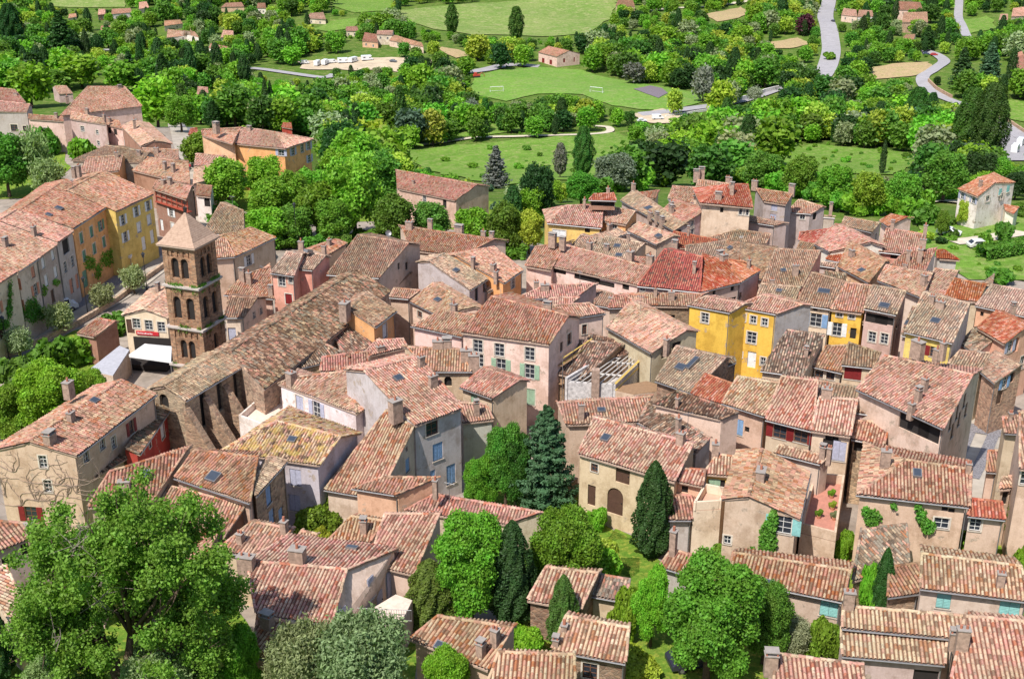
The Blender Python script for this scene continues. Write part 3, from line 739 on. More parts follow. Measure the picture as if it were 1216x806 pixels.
    return root, dict(A=A, B=B, C=C, D=D, A2=A2, B2=B2, wo=wo, ro=ro, zb=zb, O=O, fp=fp, tops=tops)

def wall_hit(g, px):
    fp, O = g['fp'], g['O']; cen = sum(fp)/4; dr = ray(px); E = EYE-O; best = None
    for i in range(4):
        e0, e1 = fp[i], fp[(i+1) % 4]; e = (e1-e0)*np.array([1, 1, 0]); ln = np.linalg.norm(e)
        if ln < .6: continue
        e /= ln; n = np.array([e[1], -e[0], 0])
        if n[:2]@(e0+e1-2*cen)[:2] < 0: n = -n
        if dr@n > -1e-3: continue
        t = ((e0-E)@n)/(dr@n); Q = E+dr*t; s = (Q-e0)@e; top = g['tops'][i]+(g['tops'][(i+1) % 4]-g['tops'][i])*min(1, max(0, s/ln))
        if -.1 < s < ln+.1 and Q[2] < max(top, g['C'][2])+.1 and (best is None or t < best[0]): best = (t, Q, e, n)
    return best
def ivy(root, g, blobs, tone, dens=34, name='creeper'):
    rg = np.random.default_rng(int(blobs[0][0])); P = []; N = []
    for x, y, rx, ry in blobs:
        for _ in range(int(dens*rx*ry/4)):
            a, r_ = rg.uniform(0, 6.28), rg.random()**.5*(1+.25*math.sin(rg.uniform(0, 6)*3)); b = wall_hit(g, (x+rx*r_*math.cos(a), y+ry*r_*math.sin(a)))
            if b is None: continue
            P.append(b[1]+b[3]*abs(rg.normal(.1, .12))+rg.normal(0, .05, 3)); N.append(b[3]+[0, 0, .4])
    if len(P) < 5: print('no ivy', blobs[0]); return
    V, F = leaves(np.array(P), np.array(N), .2, rg, spread=.6); o = link(name, npmesh(name, V, F, [LEAF]), root); o.color = G[tone]+(1,)
def stems(root, g, starts, n, mat):
    rg = random.Random(5); m = MB()
    for x, y in starts:
        b = wall_hit(g, (x, y))
        if b is None: continue
        for _ in range(n):
            _, Q, e, nn = b; p = Q+nn*.04; a = rg.uniform(.3, 2.8); pts = [p]; L = rg.randrange(7, 16)
            for k in range(L):
                a += rg.gauss(0, .42); a = min(max(a, -.2), 3.3); p = p+e*math.cos(a)*.38+np.array([0, 0, 1])*math.sin(a)*.34; pts.append(p)
                if rg.random() < .35: q = p+e*rg.uniform(-.6, .6)+np.array([0, 0, rg.uniform(-.1, .6)]); m.tube([p, q], [.018, .008], 3)
            pts = [q for q in pts if q[2] < g['tops'][0]+.2]
            if len(pts) > 2: m.tube(pts, [.035*(1-.7*i/len(pts)) for i in range(len(pts))], 4)
    m.build('bare_creeper', mat, root)
# ------------------------------------------------------------------ ground
def grass_mat(name, a, b, c, sc=.05, sc2=1.2):
    t = NT(name); g = gpos(t); n1 = t.noise(sc, 6, .6, g); n2 = t.noise(sc2, 6, .75, g); n3 = t.noise(sc*5, 5, .7, g)
    x = t.mix(a, b, t.ramp(n1.outputs[0], [(.4, (0,0,0)), (.6, (1,1,1))]).outputs[0])
    x = t.mix(x, c, t.ramp(n3.outputs[0], [(.48, (0,0,0)), (.68, (1,1,1))]).outputs[0])
    x = t.mix(x, tuple(v*.45 for v in a), t.math('MULTIPLY', t.ramp(n2.outputs[0], [(.40, (1,1,1)), (.62, (0,0,0))]).outputs[0], .6))
    t.bsdf(x, .95, n2.outputs[0], .6, .3, 0, .05); return t.mat
GM = {
 'ground': grass_mat('valley ground', (.085,.16,.025), (.12,.20,.03), (.26,.27,.09)),
 'meadow': grass_mat('meadow grass', (.17,.31,.045), (.13,.25,.035), (.33,.34,.13), .09, 1.1),
 'pitch': grass_mat('football pitch grass', (.16,.31,.05), (.20,.34,.06), (.29,.33,.12), .05, .9),
 'field': grass_mat('hay field', (.18,.28,.06), (.25,.32,.09), (.36,.35,.16), .03, .6),
 'dry': grass_mat('bare field', (.50,.36,.20), (.44,.33,.18), (.36,.34,.13), .05, .9),
 'garden': grass_mat('garden grass', (.13,.26,.03), (.19,.30,.04), (.34,.33,.06), .25, 2.5),
 'road': plain('road asphalt', (.36,.34,.35), .9, 0, .2, .12, .3), 'path': plain('white gravel', (.62,.54,.42), .95, 0, .1, .15, .5),
 'dirt': plain('sandy parking', (.56,.45,.32), .95, 0, .1, .2, .2), 'court': plain('grey court', (.20,.16,.18), .9),
 'paving': plain('village paving', (.36,.30,.25), .9, 0, .15, .25, .5), 'line': plain('road marking', (.7,.7,.7), .8),
 'slab': plain('pale square paving', (.46,.40,.33), .9, 0, .15, .2, .4), 'cobble': plain('grey cobbles', (.30,.28,.29), .9, 0, .2, .45, 7),
}
nx_, ny_ = len(GX), len(GY); XX, YY = np.meshgrid(GX, GY, indexing='ij'); V = np.stack([XX, YY, GZ], -1).reshape(-1, 3)
I, J = np.meshgrid(np.arange(nx_-1), np.arange(ny_-1), indexing='ij'); q = (I*ny_+J).ravel()
F = np.vstack([np.stack([q, q+ny_, q+ny_+1], 1), np.stack([q, q+ny_+1, q+1], 1)])
gme = npmesh('ground', V, F, [GM['ground']]); tag(link('ground', gme), kind='structure')

CLEAR = []
def inpoly(p, poly):
    x, y = p; c = False; n = len(poly)
    for i in range(n):
        x1, y1 = poly[i]; x2, y2 = poly[(i+1) % n]
        if (y1 > y) != (y2 > y) and x < (x2-x1)*(y-y1)/(y2-y1)+x1: c = not c
    return c
def drape(name, W, mat, off, step=3.0):
    """W: world xy polygon, laid on the terrain"""
    W = [np.array(p[:2]) for p in W]; B = []
    for i in range(len(W)):
        a, b = W[i], W[(i+1) % len(W)]; n = max(1, int(np.linalg.norm(b-a)/step)); B += [a+(b-a)*k/n for k in range(n)]
    if mat in ('meadow', 'pitch', 'field', 'dry', 'garden', 'dirt'):      # ragged borders
        q_ = random.Random(len(B)); am = 1.1 if mat in ('garden', 'pitch') else 2.2; ph = [q_.uniform(0, 6) for _ in range(3)]
        B = [p+np.array([math.sin(i*.9+ph[0])+q_.uniform(-.6, .6), math.sin(i*1.3+ph[1])+q_.uniform(-.6, .6)])*am*.5 for i, p in enumerate(B)]
    pts = [Vector(p) for p in B]; nb = len(pts); xs = [p[0] for p in B]; ys = [p[1] for p in B]; poly = [tuple(p) for p in B]
    x = min(xs)+step/2
    while x < max(xs):
        y = min(ys)+step/2
        while y < max(ys):
            if inpoly((x, y), poly): pts.append(Vector((x, y)))
            y += step
        x += step
    r = delaunay_2d_cdt(pts, [(i, (i+1) % nb) for i in range(nb)], [], 1, 1e-4)
    vs = [(v.x, v.y, terr(v.x, v.y)+off) for v in r[0]]; me = bpy.data.meshes.new(name); me.from_pydata(vs, [], [tuple(f) for f in r[2]])
    me.materials.append(GM[mat]); bm = bmesh.new(); bm.from_mesh(me)
    for f in bm.faces:
        if f.normal.z < 0: f.normal_flip()
    bm.to_mesh(me); bm.free(); o = link(name, me); tag(o, kind='structure'); return o
def patch(name, px, mat, off=.15, step=3.0, clear=True):
    if clear: CLEAR.append(px)
    return drape(name, [ghit(p) for p in px], mat, off, step)
def strip(name, px, width, mat, off=.2, clear=True):
    W = [ghit(p)[:2] for p in px]; P = []
    for i in range(len(W)-1):     # catmull-rom
        p0, p1, p2, p3 = W[max(i-1, 0)], W[i], W[i+1], W[min(i+2, len(W)-1)]; n = max(2, int(np.linalg.norm(p2-p1)/3))
        for k in range(n):
            t = k/n; P.append(.5*((2*p1)+(-p0+p2)*t+(2*p0-5*p1+4*p2-p3)*t*t+(-p0+3*p1-3*p2+p3)*t**3))
    P.append(W[-1]); P = np.array(P); T = np.gradient(P, axis=0); T /= np.linalg.norm(T, axis=1, keepdims=True); N = np.stack([-T[:, 1], T[:, 0]], 1)
    V = []; F = []
    for i, p in enumerate(P):
        for s in (-.5, -.17, .17, .5): q = p+N[i]*s*width; V.append((q[0], q[1], terr(q[0], q[1])+off))
    for i in range(len(P)-1):
        for k in range(3): a = i*4+k; F.append((a, a+1, a+5, a+4))
    o = link(name, npmesh(name, V, F, [GM[mat]])); bm = bmesh.new(); bm.from_mesh(o.data)
    for f in bm.faces:
        if f.normal.z < 0: f.normal_flip()
    bm.to_mesh(o.data); bm.free(); tag(o, kind='structure')
    if clear:
        L = [proj(np.append(P[i]+N[i]*width*.6, V[i*4][2]))[0] for i in range(0, len(P), 2)]; Rr_ = [proj(np.append(P[i]-N[i]*width*.6, V[i*4][2]))[0] for i in range(0, len(P), 2)]
        CLEAR.append([tuple(p) for p in L]+[tuple(p) for p in Rr_[::-1]])
    return o
patch('field', [(470,13),(520,8),(600,3),(650,-2),(735,-2),(725,22),(700,40),(640,44),(560,42),(520,36),(490,28)], 'field', .5, 8)
patch('field', [(340,33),(360,38),(395,26),(425,22),(420,34),(390,38)], 'meadow', .5, 8)
patch('field', [(60,-2),(150,-3),(148,9),(100,10),(60,8)], 'field', .5, 8)
patch('field', [(395,0),(470,0),(460,14),(420,16),(395,8)], 'meadow', .5, 8)
patch('football_pitch', [(562,92),(600,83),(640,80),(690,84),(720,93),(790,104),(830,112),(838,122),(800,132),(760,131),(725,126),(690,113),(640,112),(600,121),(560,112)], 'pitch', .4, 5)
patch('court', [(752,107),(772,103),(786,106),(793,112),(782,118),(768,113)], 'court', .6, 4, False)
patch('meadow', [(470,180),(520,175),(600,169),(690,162),(735,158),(752,166),(745,180),(720,196),(700,215),(640,214),(600,222),(560,214),(500,200)], 'meadow', .35, 4)
patch('meadow', [(440,160),(500,170),(560,163),(640,156),(600,140),(520,140),(450,146)], 'meadow', .35, 4, False)
patch('meadow', [(905,188),(930,178),(965,172),(1010,176),(1082,182),(1092,196),(1060,208),(1000,207),(930,206)], 'meadow', .35, 4)
patch('meadow', [(890,96),(960,110),(960,102),(900,84)], 'meadow', .5, 6, False)
patch('bare_field', [(1028,96),(1034,82),(1060,77),(1104,74),(1107,83),(1090,90),(1050,95)], 'dry', .5, 5)
patch('bare_field', [(915,50),(950,46),(962,53),(940,58),(918,59)], 'dry', .5, 5)
patch('bare_field', [(840,18),(880,8),(890,14),(880,22),(850,27)], 'dry', .5, 6)
patch('bare_field', [(905,132),(925,126),(940,134),(930,145),(908,145)], 'dry', .5, 5, False)
patch('bare_field', [(520,56),(545,60),(560,66),(545,70),(525,64)], 'dry', .5, 5)
patch('bare_field', [(1085,232),(1125,226),(1135,232),(1110,240)], 'dry', .35, 4)
patch('lawn', [(1085,268),(1130,262),(1216,250),(1240,262),(1240,330),(1150,335),(1130,308),(1100,300)], 'meadow', .3, 4)
patch('lawn', [(1185,120),(1216,120),(1240,150),(1200,142)], 'meadow', .4, 4)
patch('lawn', [(1140,24),(1175,20),(1185,34),(1150,42)], 'meadow', .5, 6)
patch('parking', [(355,74),(430,69),(500,71),(552,77),(548,86),(500,88),(440,84),(380,84),(356,82)], 'dirt', .45, 5, False); CLEAR.append([(355,70),(430,64),(480,68),(480,80),(400,81),(356,80)])
patch('parking', [(1178,142),(1200,150),(1222,168),(1222,192),(1192,192),(1180,170)], 'road', .45, 4)
patch('parking', [(752,136),(790,131),(808,138),(800,147),(770,147),(755,144)], 'dirt', .5, 4)
strip('road', [(0,47),(60,60),(180,62),(250,80),(300,82),(345,88),(385,93),(400,88)], 6, 'road', .55, False); CLEAR.append([(300,76),(345,80),(390,85),(390,96),(345,92),(300,86)])
strip('road', [(545,88),(575,84),(605,78),(640,80)], 8, 'road', .55)
strip('road', [(1094,60),(1112,66),(1121,74),(1108,84),(1096,92),(1098,103),(1112,113),(1133,122),(1152,128),(1180,142),(1205,158),(1235,175)], 6.5, 'road', .55)
strip('road', [(985,-2),(980,20),(985,40),(987,60),(983,78),(975,92)], 11, 'road', .55)
strip('road', [(975,92),(950,100),(920,108),(890,118),(850,126),(820,130),(790,134),(760,137)], 6.5, 'road', .55, False); CLEAR.append([(870,118),(905,106),(930,103),(930,110),(905,118),(872,127)]); CLEAR.append([(770,128),(850,124),(850,131),(770,138)])
strip('road', [(1139,0),(1138,20),(1142,30),(1148,44)], 6, 'road', .55)
strip('road', [(770,14),(810,10),(850,8),(890,2)], 6, 'path', .55)
strip('path', [(437,153),(455,165),(475,173),(500,173),(560,165),(620,163),(690,161),(722,158),(722,152),(705,151)], 3.2, 'path', .5)
strip('path', [(1078,246),(1110,240),(1150,243),(1190,250),(1240,244)], 4.5, 'path', .45)
strip('path', [(1130,290),(1160,287),(1216,278)], 4, 'path', .45)
patch('village_paving', [(-60,860),(-60,130),(60,150),(140,170),(215,150),(245,180),(262,230),(330,265),(420,262),(470,250),(590,270),(640,290),(680,300),(800,285),(900,285),(1000,285),(1060,280),(1105,300),(1130,310),(1180,330),(1280,345),(1280,860)], 'paving', .14, 4, False)
patch('lane', [(-20,420),(60,375),(130,335),(190,290),(222,262),(222,170),(205,140),(216,138),(240,185),(238,230),(250,262),(225,292),(190,325),(120,372),(0,440)], 'cobble', .20, 3, False)
strip('road', [(-20,425),(74,388),(140,352),(185,320),(225,290),(236,262),(232,225),(226,190),(214,160),(205,140)], 4.2, 'slab', .26, False)
patch('square', [(1120,560),(1150,500),(1216,488),(1216,600),(1150,600)], 'slab', .22, 2.5, False)
strip('paving_band', [(1153,505),(1140,535),(1128,560)], 1.6, 'cobble', .28, False)
strip('paving_band', [(1182,512),(1170,540),(1155,570)], 1.2, 'cobble', .28, False)
strip('paving_band', [(1150,512),(1190,519)], 1.4, 'cobble', .30, False)
for k_, g_ in enumerate([
 [(500,700),(520,620),(700,610),(760,650),(790,680),(780,720),(760,806),(600,806),(600,730)],
 [(715,650),(730,630),(765,640),(768,680),(745,690),(720,680)],
 [(740,800),(745,700),(800,680),(1000,715),(1000,800),(930,780),(900,830),(740,830)],
 [(570,560),(690,560),(690,610),(560,600)], [(1000,700),(1020,640),(1080,610),(1160,640),(1216,660),(1216,740),(1100,730),(1000,720)],
 [(0,440),(80,395),(150,385),(110,460),(60,520),(0,520)], [(-60,830),(-60,600),(60,650),(120,600),(200,600),(300,740),(330,830)], [(300,830),(330,720),(480,720),(500,830)],
 [(-40,160),(75,160),(82,200),(40,235),(-40,240)], [(230,240),(330,262),(470,262),(600,285),(640,290),(600,240),(240,200)]]):
    patch('garden_ground', g_, 'garden', .20, 3, False)
# shaded stream bridge parapet by the pitch
def boxes_thing(name, label, cat, mats, specs, loc, rz=0):
    r = empty(name, loc, rz); tag(r, label, cat)
    for nm, mt, fn in specs: m = MB(); fn(m); m.build(nm, mt, r)
    return r
def polywall(name, label, px, h, th, mat, cat='wall', col=None, lift=0):
    W = [ghit(p) for p in px]; m = MB()
    for a, b in zip(W[:-1], W[1:]):
        d = b-a; L = np.linalg.norm(d[:2]); n = max(1, int(L/4)); nn = np.array([-d[1], d[0], 0])/L*th/2
        for i in range(n):
            p, q = a+d*i/n, a+d*(i+1)/n; p = p.copy(); q = q.copy(); p[2], q[2] = terr(*p[:2])+lift, terr(*q[:2])+lift
            vs = [p-nn-[0,0,1.2], q-nn-[0,0,1.2], q+nn-[0,0,1.2], p+nn-[0,0,1.2], p-nn+[0,0,h], q-nn+[0,0,h], q+nn+[0,0,h], p+nn+[0,0,h]]
            m.add(vs, [(0,3,2,1),(4,5,6,7),(0,1,5,4),(1,2,6,5),(2,3,7,6),(3,0,4,7)])
    o = m.build(name, mat); tag(o, label, cat)
    if col: o.color = col+(1,)
    return o
polywall('parapet', 'long pale stone parapet along the village street', [(-20,440),(15,424),(50,409),(87,391),(115,375),(139,360),(170,337),(198,317)], 1.0, .5, STONE, col=(.55,.46,.38))
polywall('stone_wall', 'grey garden wall below the blue-green fir', [(683,590),(668,603),(652,618)], 2.2, .5, STONE, col=(.40,.35,.31))
polywall('stone_wall', 'low stone wall curling beside the right road', [(1102,98),(1112,108),(1130,118)], 2.0, .6, STONE, col=(.55,.42,.32))
polywall('stone_wall', 'pale retaining wall above the right car park', [(1182,138),(1200,148),(1222,162)], 1.8, .6, STONE, col=(.60,.47,.36))
polywall('bridge_parapet', 'white concrete bridge deck edge by the pitch', [(870,122),(890,118),(908,111),(925,107)], 2.2, .6, M['whitewall'], cat='bridge')
polywall('roadside_wall', 'white roadside kerb wall in front of the pitch', [(790,140),(820,135),(850,131)], 1.0, .4, M['whitewall'])
H = house
# ---- left: houses up the slope
H('long pale house at the left edge with a double brown window', (-12,132), (32,133), (-12,119), (36,124), He=8, win=[(17,152,1.6,1.5,'p','red'),(29.5,153,.9,1.3,'p','red')], wall='taupe')
H('low house end with a terrace top right of the double brown window', (33,141), (76,144), (34,136), (75,139), He=7, win=[(54,155,.9,1.2)], wall='beige')
H('roof behind the pale left edge house, near round green tree', (-6,121), (31,122), (-4,104), (19,107), He=9, k=.8, wall='pink')
H('big hipped-roof mansion with a zinc peak above the left terraces', (71,138), (169,126), (104,103), (148,103), He=7, hip='a', wall='pink', chim=[(143,110),(80,120)], win=[(160,143,.6,.6)])
H('small roof behind the big hipped mansion, left side', (70,112), (87,111), (64,102), (79,102), He=4, wall='mauve')
H('mauve house with small white-framed windows below the hipped mansion', (83,141), (126,148), (85,133), (122,141), He=7, wall='mauve', win=[(98,153,1.2,1.1),(115.5,157,.8,.9),(117,170,.8,1)], chim=[(104,137),(124,142)])
H('short rosy wing with a dark loggia beside the mauve house', (126,148), (146,153), (127,141), (142,144), He=6, wall='pink', win=[(130,155,1.3,1.3,'o'),(137,157,1.3,1.3,'o')])
H('wide barn-like roof with a dark gable end above the street', (144,150), (167,174), (158,143), (183,167), He=6.5, k=1.3, wall='brown', chim=[(160,150)])
H('twin-slope grey-rosy roof above the lane of steps', (84,190), (168,193), (125,173), (178,181), He=7, k=.5, wall='taupe', roof='tan')
H('roof with an orange gable end above the lane of steps', (91,207), (142,203), (104,187), (146,185), He=7, wall='orange', win=[(150,203,.7,.9,'o')])
H('broad rosy roof just above the timber loggia house', (156,202), (226,219), (175,187), (224,193), He=6.5, wall='brown', chim=[(196,200),(206,203)])
H('rosy roof wedge at the top of the narrow street', (167,189), (212,191), (169,176), (212,178), He=6.5, wall='pink', chim=[(186,182)])
rr, g_ = H('brown house with a red timber loggia and white shutters', (181,224), (221,237), (186,214), (227,222), He=8.5, wall='brown', ov=.9, win=[(203.5,252.5,1.0,1.4,'s','white'),(192,267,.9,2.0,'d','white'),(205,268.5,1.0,1.2,'c','white')])
m = MB(); A_, B_ = g_['A'], g_['B']; e_ = (B_-A_)/np.linalg.norm(B_-A_); n_ = np.array([e_[1], -e_[0], 0])
for i in range(7): m.obox(A_+(B_-A_)*(i/6)*.94+e_*.2, e_, -n_, (0,0,1.0), 0, .12, .3, .42, -2.2, -.15)
m.obox(A_, e_, -n_, (0,0,1.0), .1, np.linalg.norm(B_-A_)-.1, .28, .4, -1.35, -1.2); m.obox(A_, e_, -n_, (0,0,1.0), .1, np.linalg.norm(B_-A_)-.1, .1, .95, -2.3, -2.15)
m.build('loggia', plain('red stained timber', (.36,.07,.04), .7), rr)
# ---- left: the row with painted fronts
W9 = (.95, 1.55)
r_l1, g_l1 = H('cream house with a green creeper strip, nearest of the left street row', (-28,352), (22,322), (-100,322), (-50,296), He=10.2, wall='cream', win=[(-2,366,.95,1.5,'s','pinkp'),(2,393,1.1,2.1,'d')], chim=[], ov=.25)
r_l2, g_l2 = H('cream house with four salmon shutter windows in the left street row', (22,322), (46,307), (-50,296), (-25,282), He=10.2, wall='cream', win=[(17,337,*W9,'s','pinkp'),(39,323,*W9,'c','pinkp'),(42,344,*W9,'s','pinkp'),(21,362,*W9,'s','pinkp')], chim=[(7,293)], ov=.25)
r_l3, g_l3 = H('grey-brown house with pale blue-white shutters over a canopy', (46,307), (68.5,289.5), (-25,282), (-2,264), He=10.4, wall='taupe', win=[(51,312,*W9,'c','white'),(62.5,302,*W9,'c','white'),(55,333,*W9,'c','white'),(66,323,*W9,'c','white'),(63,352,1.1,2,'d')], chim=[], ov=.25)
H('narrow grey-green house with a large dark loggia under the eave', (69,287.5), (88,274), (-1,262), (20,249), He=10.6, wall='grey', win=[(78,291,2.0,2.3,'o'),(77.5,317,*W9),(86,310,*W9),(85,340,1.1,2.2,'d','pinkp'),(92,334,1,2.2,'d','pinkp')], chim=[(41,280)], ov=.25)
r_l4, g_l4 = H('orange house with dark green shutters in the left street row', (88,271), (137,239), (24,250), (79,213), He=10.9, wall='orange', k=.5,
  win=[(96.5,282.5,*W9,'c','green'),(108.5,275,*W9,'c','green'),(120,267.5,*W9,'s','green'),(130.5,260,*W9,'s','green'),(100,303.5,*W9,'c','green'),(112,295,*W9,'c','green'),(123.5,287,*W9,'c','green'),(134,279,*W9,'c','green'),(101.5,331,1.5,2.6,'d','green')], chim=[(88,207),(94,206)], sky=[(70,248,.9,1.1),(58,256,.7,.9)], ov=.25)
H('golden yellow house with white shutters and a balcony', (138,251), (183,230), (80,226), (124,203), He=10.6, wall='ochre', k=.5,
  win=[(146,261,*W9,'s','white'),(162,251,*W9,'s','white'),(176,244,*W9,'s','white'),(149,281,*W9,'s','white'),(165,270,*W9,'c','white'),(177,261,*W9,'c','white'),(171,289,1.1,2.2,'d','white'),(181,281,1.1,2.2,'d','white')], chim=[], ov=.25)
# ---- upper street, centre left
H('low rosy roof beside the top of the street, behind the tower', (230,197), (257,194), (232,183), (266,185), He=6, wall='pink')
H('second rosy roof down the street, with a round flue', (229,219), (250,212), (230,200), (258,192), He=6, wall='pink')
H('pale walled shed roof by the two walkers', (232,232), (250,234), (234,219), (252,221), He=5, wall='white', win=[(250,241,1.2,1.6,'o')])
H('tall pinkish roof right behind the tower peak', (241,277), (289,279), (262,241), (289,250), He=7, wall='beige', k=.3, roof='tan')
H('beige house with a white shuttered window right of the tower', (279,305), (328,282), (252,284), (298,270), He=8, wall='sand', k=.6, win=[(295.5,309,1.1,1.5,'s','white'),(268,317,.8,1.1,'p','red')], chim=[])
H('front wing roof of the block right of the tower, low eave', (254,307), (279,305), (252,285), (268,283), He=7.9, wall='sand', k=.2, chim=[])
H('rosy roof with small flues below the beige house', (266,350), (325,355), (290,326), (321,317), He=6.5, wall='beige', chim=[(288,333),(296,334),(322,350)])
H('small gabled house with two white-framed square windows', (266,377), (289,377), (272,352), (305,354), He=6.5, k=.8, wall='cream', roof='tan', win=[(301.7,374,.7,.8),(310,369,.7,.8),(274.5,398,1,2,'d','lav')], chim=[])
H('tall salmon house with a white-framed oxblood window', (321,324), (349,328), (341,299), (359,302), He=10, wall='salmon', win=[(334.7,334,1,1.3,'p'),(343,355,1,1.4,'c','red',True),(345,333,.6,.8)], roof='tan')
H('higher salmon wing with a chimney beside the church roof', (349,319), (371,321), (362,298), (386,304), He=10, wall='salmon', chim=[(358,299),(385,303)], roof='tan', sky=[(366,299)])
H('narrow roof strip between salmon house and great brown roof', (385,305), (413,289), (371,296), (399,284), He=9, wall='cream', k=.8)
rest_root, REST = H('terraced restaurant house with a small red sign on its front', (200,378), (236,350), (171,367), (206,338), He=6.2, k=1.0, wall='cream', roof='pink', win=[(162,384,1.0,1.3),(176.7,386,1,1.3),(191.6,388,1,1.3),(147,387,1,1.9,'d')], far=None, chim=[(188,347)])
H('lean-to kiosk with white panels on the street parapet', (91,396), (112,400), (116,378), (136,382), He=4.2, wall='brown', k=.2, chim=[], cat='kiosk', name='kiosk')
# ---- church roofs are in the church section
H('long brown weathered roof beyond the church nave', (388,326), (450,330), (425,279), (485,289), He=9, wall='sand', roof='tan', win=[(473,303,.5,.9,'o'),(483,316,.7,1.1,'o')], chim=[])
H('small tan lean-to tucked against the long brown roof', (451,332), (473,339), (464,313), (487,324), He=6.5, wall='sand', roof='tan', k=.2, chim=[])
H('long rosy roof on the tree edge with a row of stacks', (487,297), (548,304), (477,269), (587,284), He=8.5, wall='beige', win=[(493,306,.9,1.3)], chim=[(486,273,1.2),(511,273,1.3),(545,275,.7,.8,1.2),(574,281,.8),(584,284,.8)])
H('grey cement gabled house with a long slope to the right', (559,344), (580,331), (510,310), (528,301), He=8, k=.35, wall='grey', roof='tan', win=[(566,349,.8,2,'o'),(575,340,.6,1.6,'o')], chim=[(562,319,1.3)], sky=[(541,322,1,.7)])
H('rosy roof with an orange gable wall and white window', (599,336), (621,321), (540,303), (587,293), He=8, wall='orange', win=[(609,336,1,1.4)], chim=[(586,323,1.1),(589,332,1.1)])
H('low tan roof patch between the grey gable and orange wall', (580,347), (600,337), (560,332), (583,325), He=6.5, wall='taupe', roof='tan', k=.1, chim=[])
H('cream cottage roof with a tiny dark window, centre left', (487,358), (520,374), (514,336), (564,364), He=8, wall='cream', win=[(498.5,373,1,.8,'p','red')], k=.4, roof='pink', chim=[], sky=[(520,357,1,.7)])
H('tiny rosy roof left of the cream cottage', (462,353), (485,355), (468,342), (499,345), He=7.3, wall='sand', k=.2, chim=[])
H('orange dormer house with one white shutter above the nave', (446,388), (471,369), (415,368), (436,348), He=9.5, wall='orange', win=[(457,393,1,1.7,'c','white')], k=.4, roof='tan', chim=[])
H('patched tan roof below the orange dormer house', (412,422), (447,409), (394,398), (430,386), He=7, wall='sand', roof='grey', k=.1, chim=[])
H('shallow pale roof running up to the white corner roof', (380,441), (434,438), (383,424), (440,417), He=7.5, wall='sand', k=.2, chim=[])
H('rosy link roof right of the patched tan roof', (426,425), (484,412), (447,404), (479,402), He=7, wall='sand', roof='pink', k=.2, chim=[(452,417,.6)])
# ---- centre
H('white walled house with grey shutters beside the church terrace', (330,455), (424,491), (350,448), (416,440), He=8, hip='b', far=((354,438),(457,471)), wall='white', win=[(356,480,1.1,1.9,'c','lav'),(376,487,1.1,1.9,'s','lav'),(439,495,.8,1.3)], chim=[(346,453,1.0,.8,.8),(422,489,1.2,.7,.7)], ov=.25)
H('large lavender-grey walled house with blue shutters', (494,505), (550,484), (432,440), (497,423), He=9.2, k=.45, wall='lav', roof='pink', win=[(513,507,1.4,1.6,'p','red'),(520,536,1.2,1.8,'c','blue',False),(535.7,563,1.1,2.1,'c','blue',False),(514,563,.6,.9,'c','blue',False)], chim=[(514.6,460,1.2),(470,494,1.6,.8,1.1),(500.5,437,1.2)], sky=[(473,450,.9,.8)])
H('steep striped lean-to roof against the lavender house', (385,581), (449,592), (459,487), (491,507), He=4.6, k=.12, wall='beige', roof='stripe', win=[(484,552,.8,1.4,'c','blue',False),(483,533,.4,.5,'o')], chim=[], pitch=.42)
H('small box-shaped house with an ochre side wall', (418,579.5), (469,587.5), (455,566), (519,567), He=5.4, k=.08, wall='peach', roof='pink', chim=[(517,585,1.2,.4,.4)], pitch=.2)
H('long low rosy roof behind the round green garden tree', (480,606), (600,622), (515,587), (641,608), He=3.6, k=.15, wall='beige', chim=[], win=[])
H('rosy roof with paired stacks behind the lavender house', (507,441), (560,441), (484,412), (546,415), He=8, wall='sand', k=.3, chim=[(520,415,1.0,.7,1.1),(531,414,1.0,.7,1.0),(554,429,1.3,.7,1.2),(563,437,1.5,.8,1.1)], win=[(532,453,.8,1.2,'A')])
H('tan house with a rounded roof and a green shutter', (546,459.5), (584,473), (574,436), (617,451), He=7, k=.4, wall='sand', roof='pink', win=[(563,473,.9,1.3,'c','sage',False)], chim=[])
H('low roof with a tall flue beside the cypress tip', (549,502), (586,498), (546,478), (578,480), He=5.6, k=.3, wall='grey', roof='pink', chim=[(566,494,1.5,.45,.5)])
H('big pink mansion with sage green shutters in the centre', (547,394.5), (652,409), (584,352), (675,375), He=10.5, k=.7, wall='pink', roof='pink',
  win=[(567.5,411,1.1,1.5),(593,415.5,1.1,1.5),(629,420,1.1,1.5),(595,434.5,1.1,1.7,'s','sage',True),(629,441,1.1,1.7,'s','sage',True),(569,428,1.0,1.5,'p'),(629,471,1.2,1.9,'c','sage',True),(676,402,1,1.3,'p','red'),(667,412,.7,1.2,'o')], chim=[(650,371,1.0)])
H('lower rosy wing on the left of the pink mansion', (488,387), (549,400), (524,369), (566,375), He=9.5, k=.35, wall='pink', roof='pink', chim=[(539,371,1.0)], win=[])
H('shallow roofed pink annex on the right of the pink mansion', (672,379), (719,372), (640,364), (700,360), He=10, k=.3, wall='pink', win=[(694,391,.6,1.2,'p','red')], chim=[])
H('broad rosy roof sloping left, between annex and yellow block', (720,388.5), (773,419), (749,358), (815,392), He=9, k=.4, wall='sand', roof='pink', win=[(790,413,1.0,1.3,'o'),(804,405,1.3,1.2,'o')], chim=[])
H('crumbling brown roof in the shade beside the building site', (653,442), (692,449), (688,404), (737,409), He=6.2, k=.1, wall='std', roof='grey', chim=[])
H('ragged brown roof edge above the white building site', (692,420), (735,424), (700,398), (764,410), He=7, k=.2, wall='std', roof='grey', chim=[])
H('wide pale rosy roof in front of the building site', (672,504), (757,501), (662,478), (773,471), He=7, k=.15, wall='sand', roof='pink', chim=[(690,498,1.6,.5,.5)], sky=[(714,488,.8,.6)], pitch=.2)
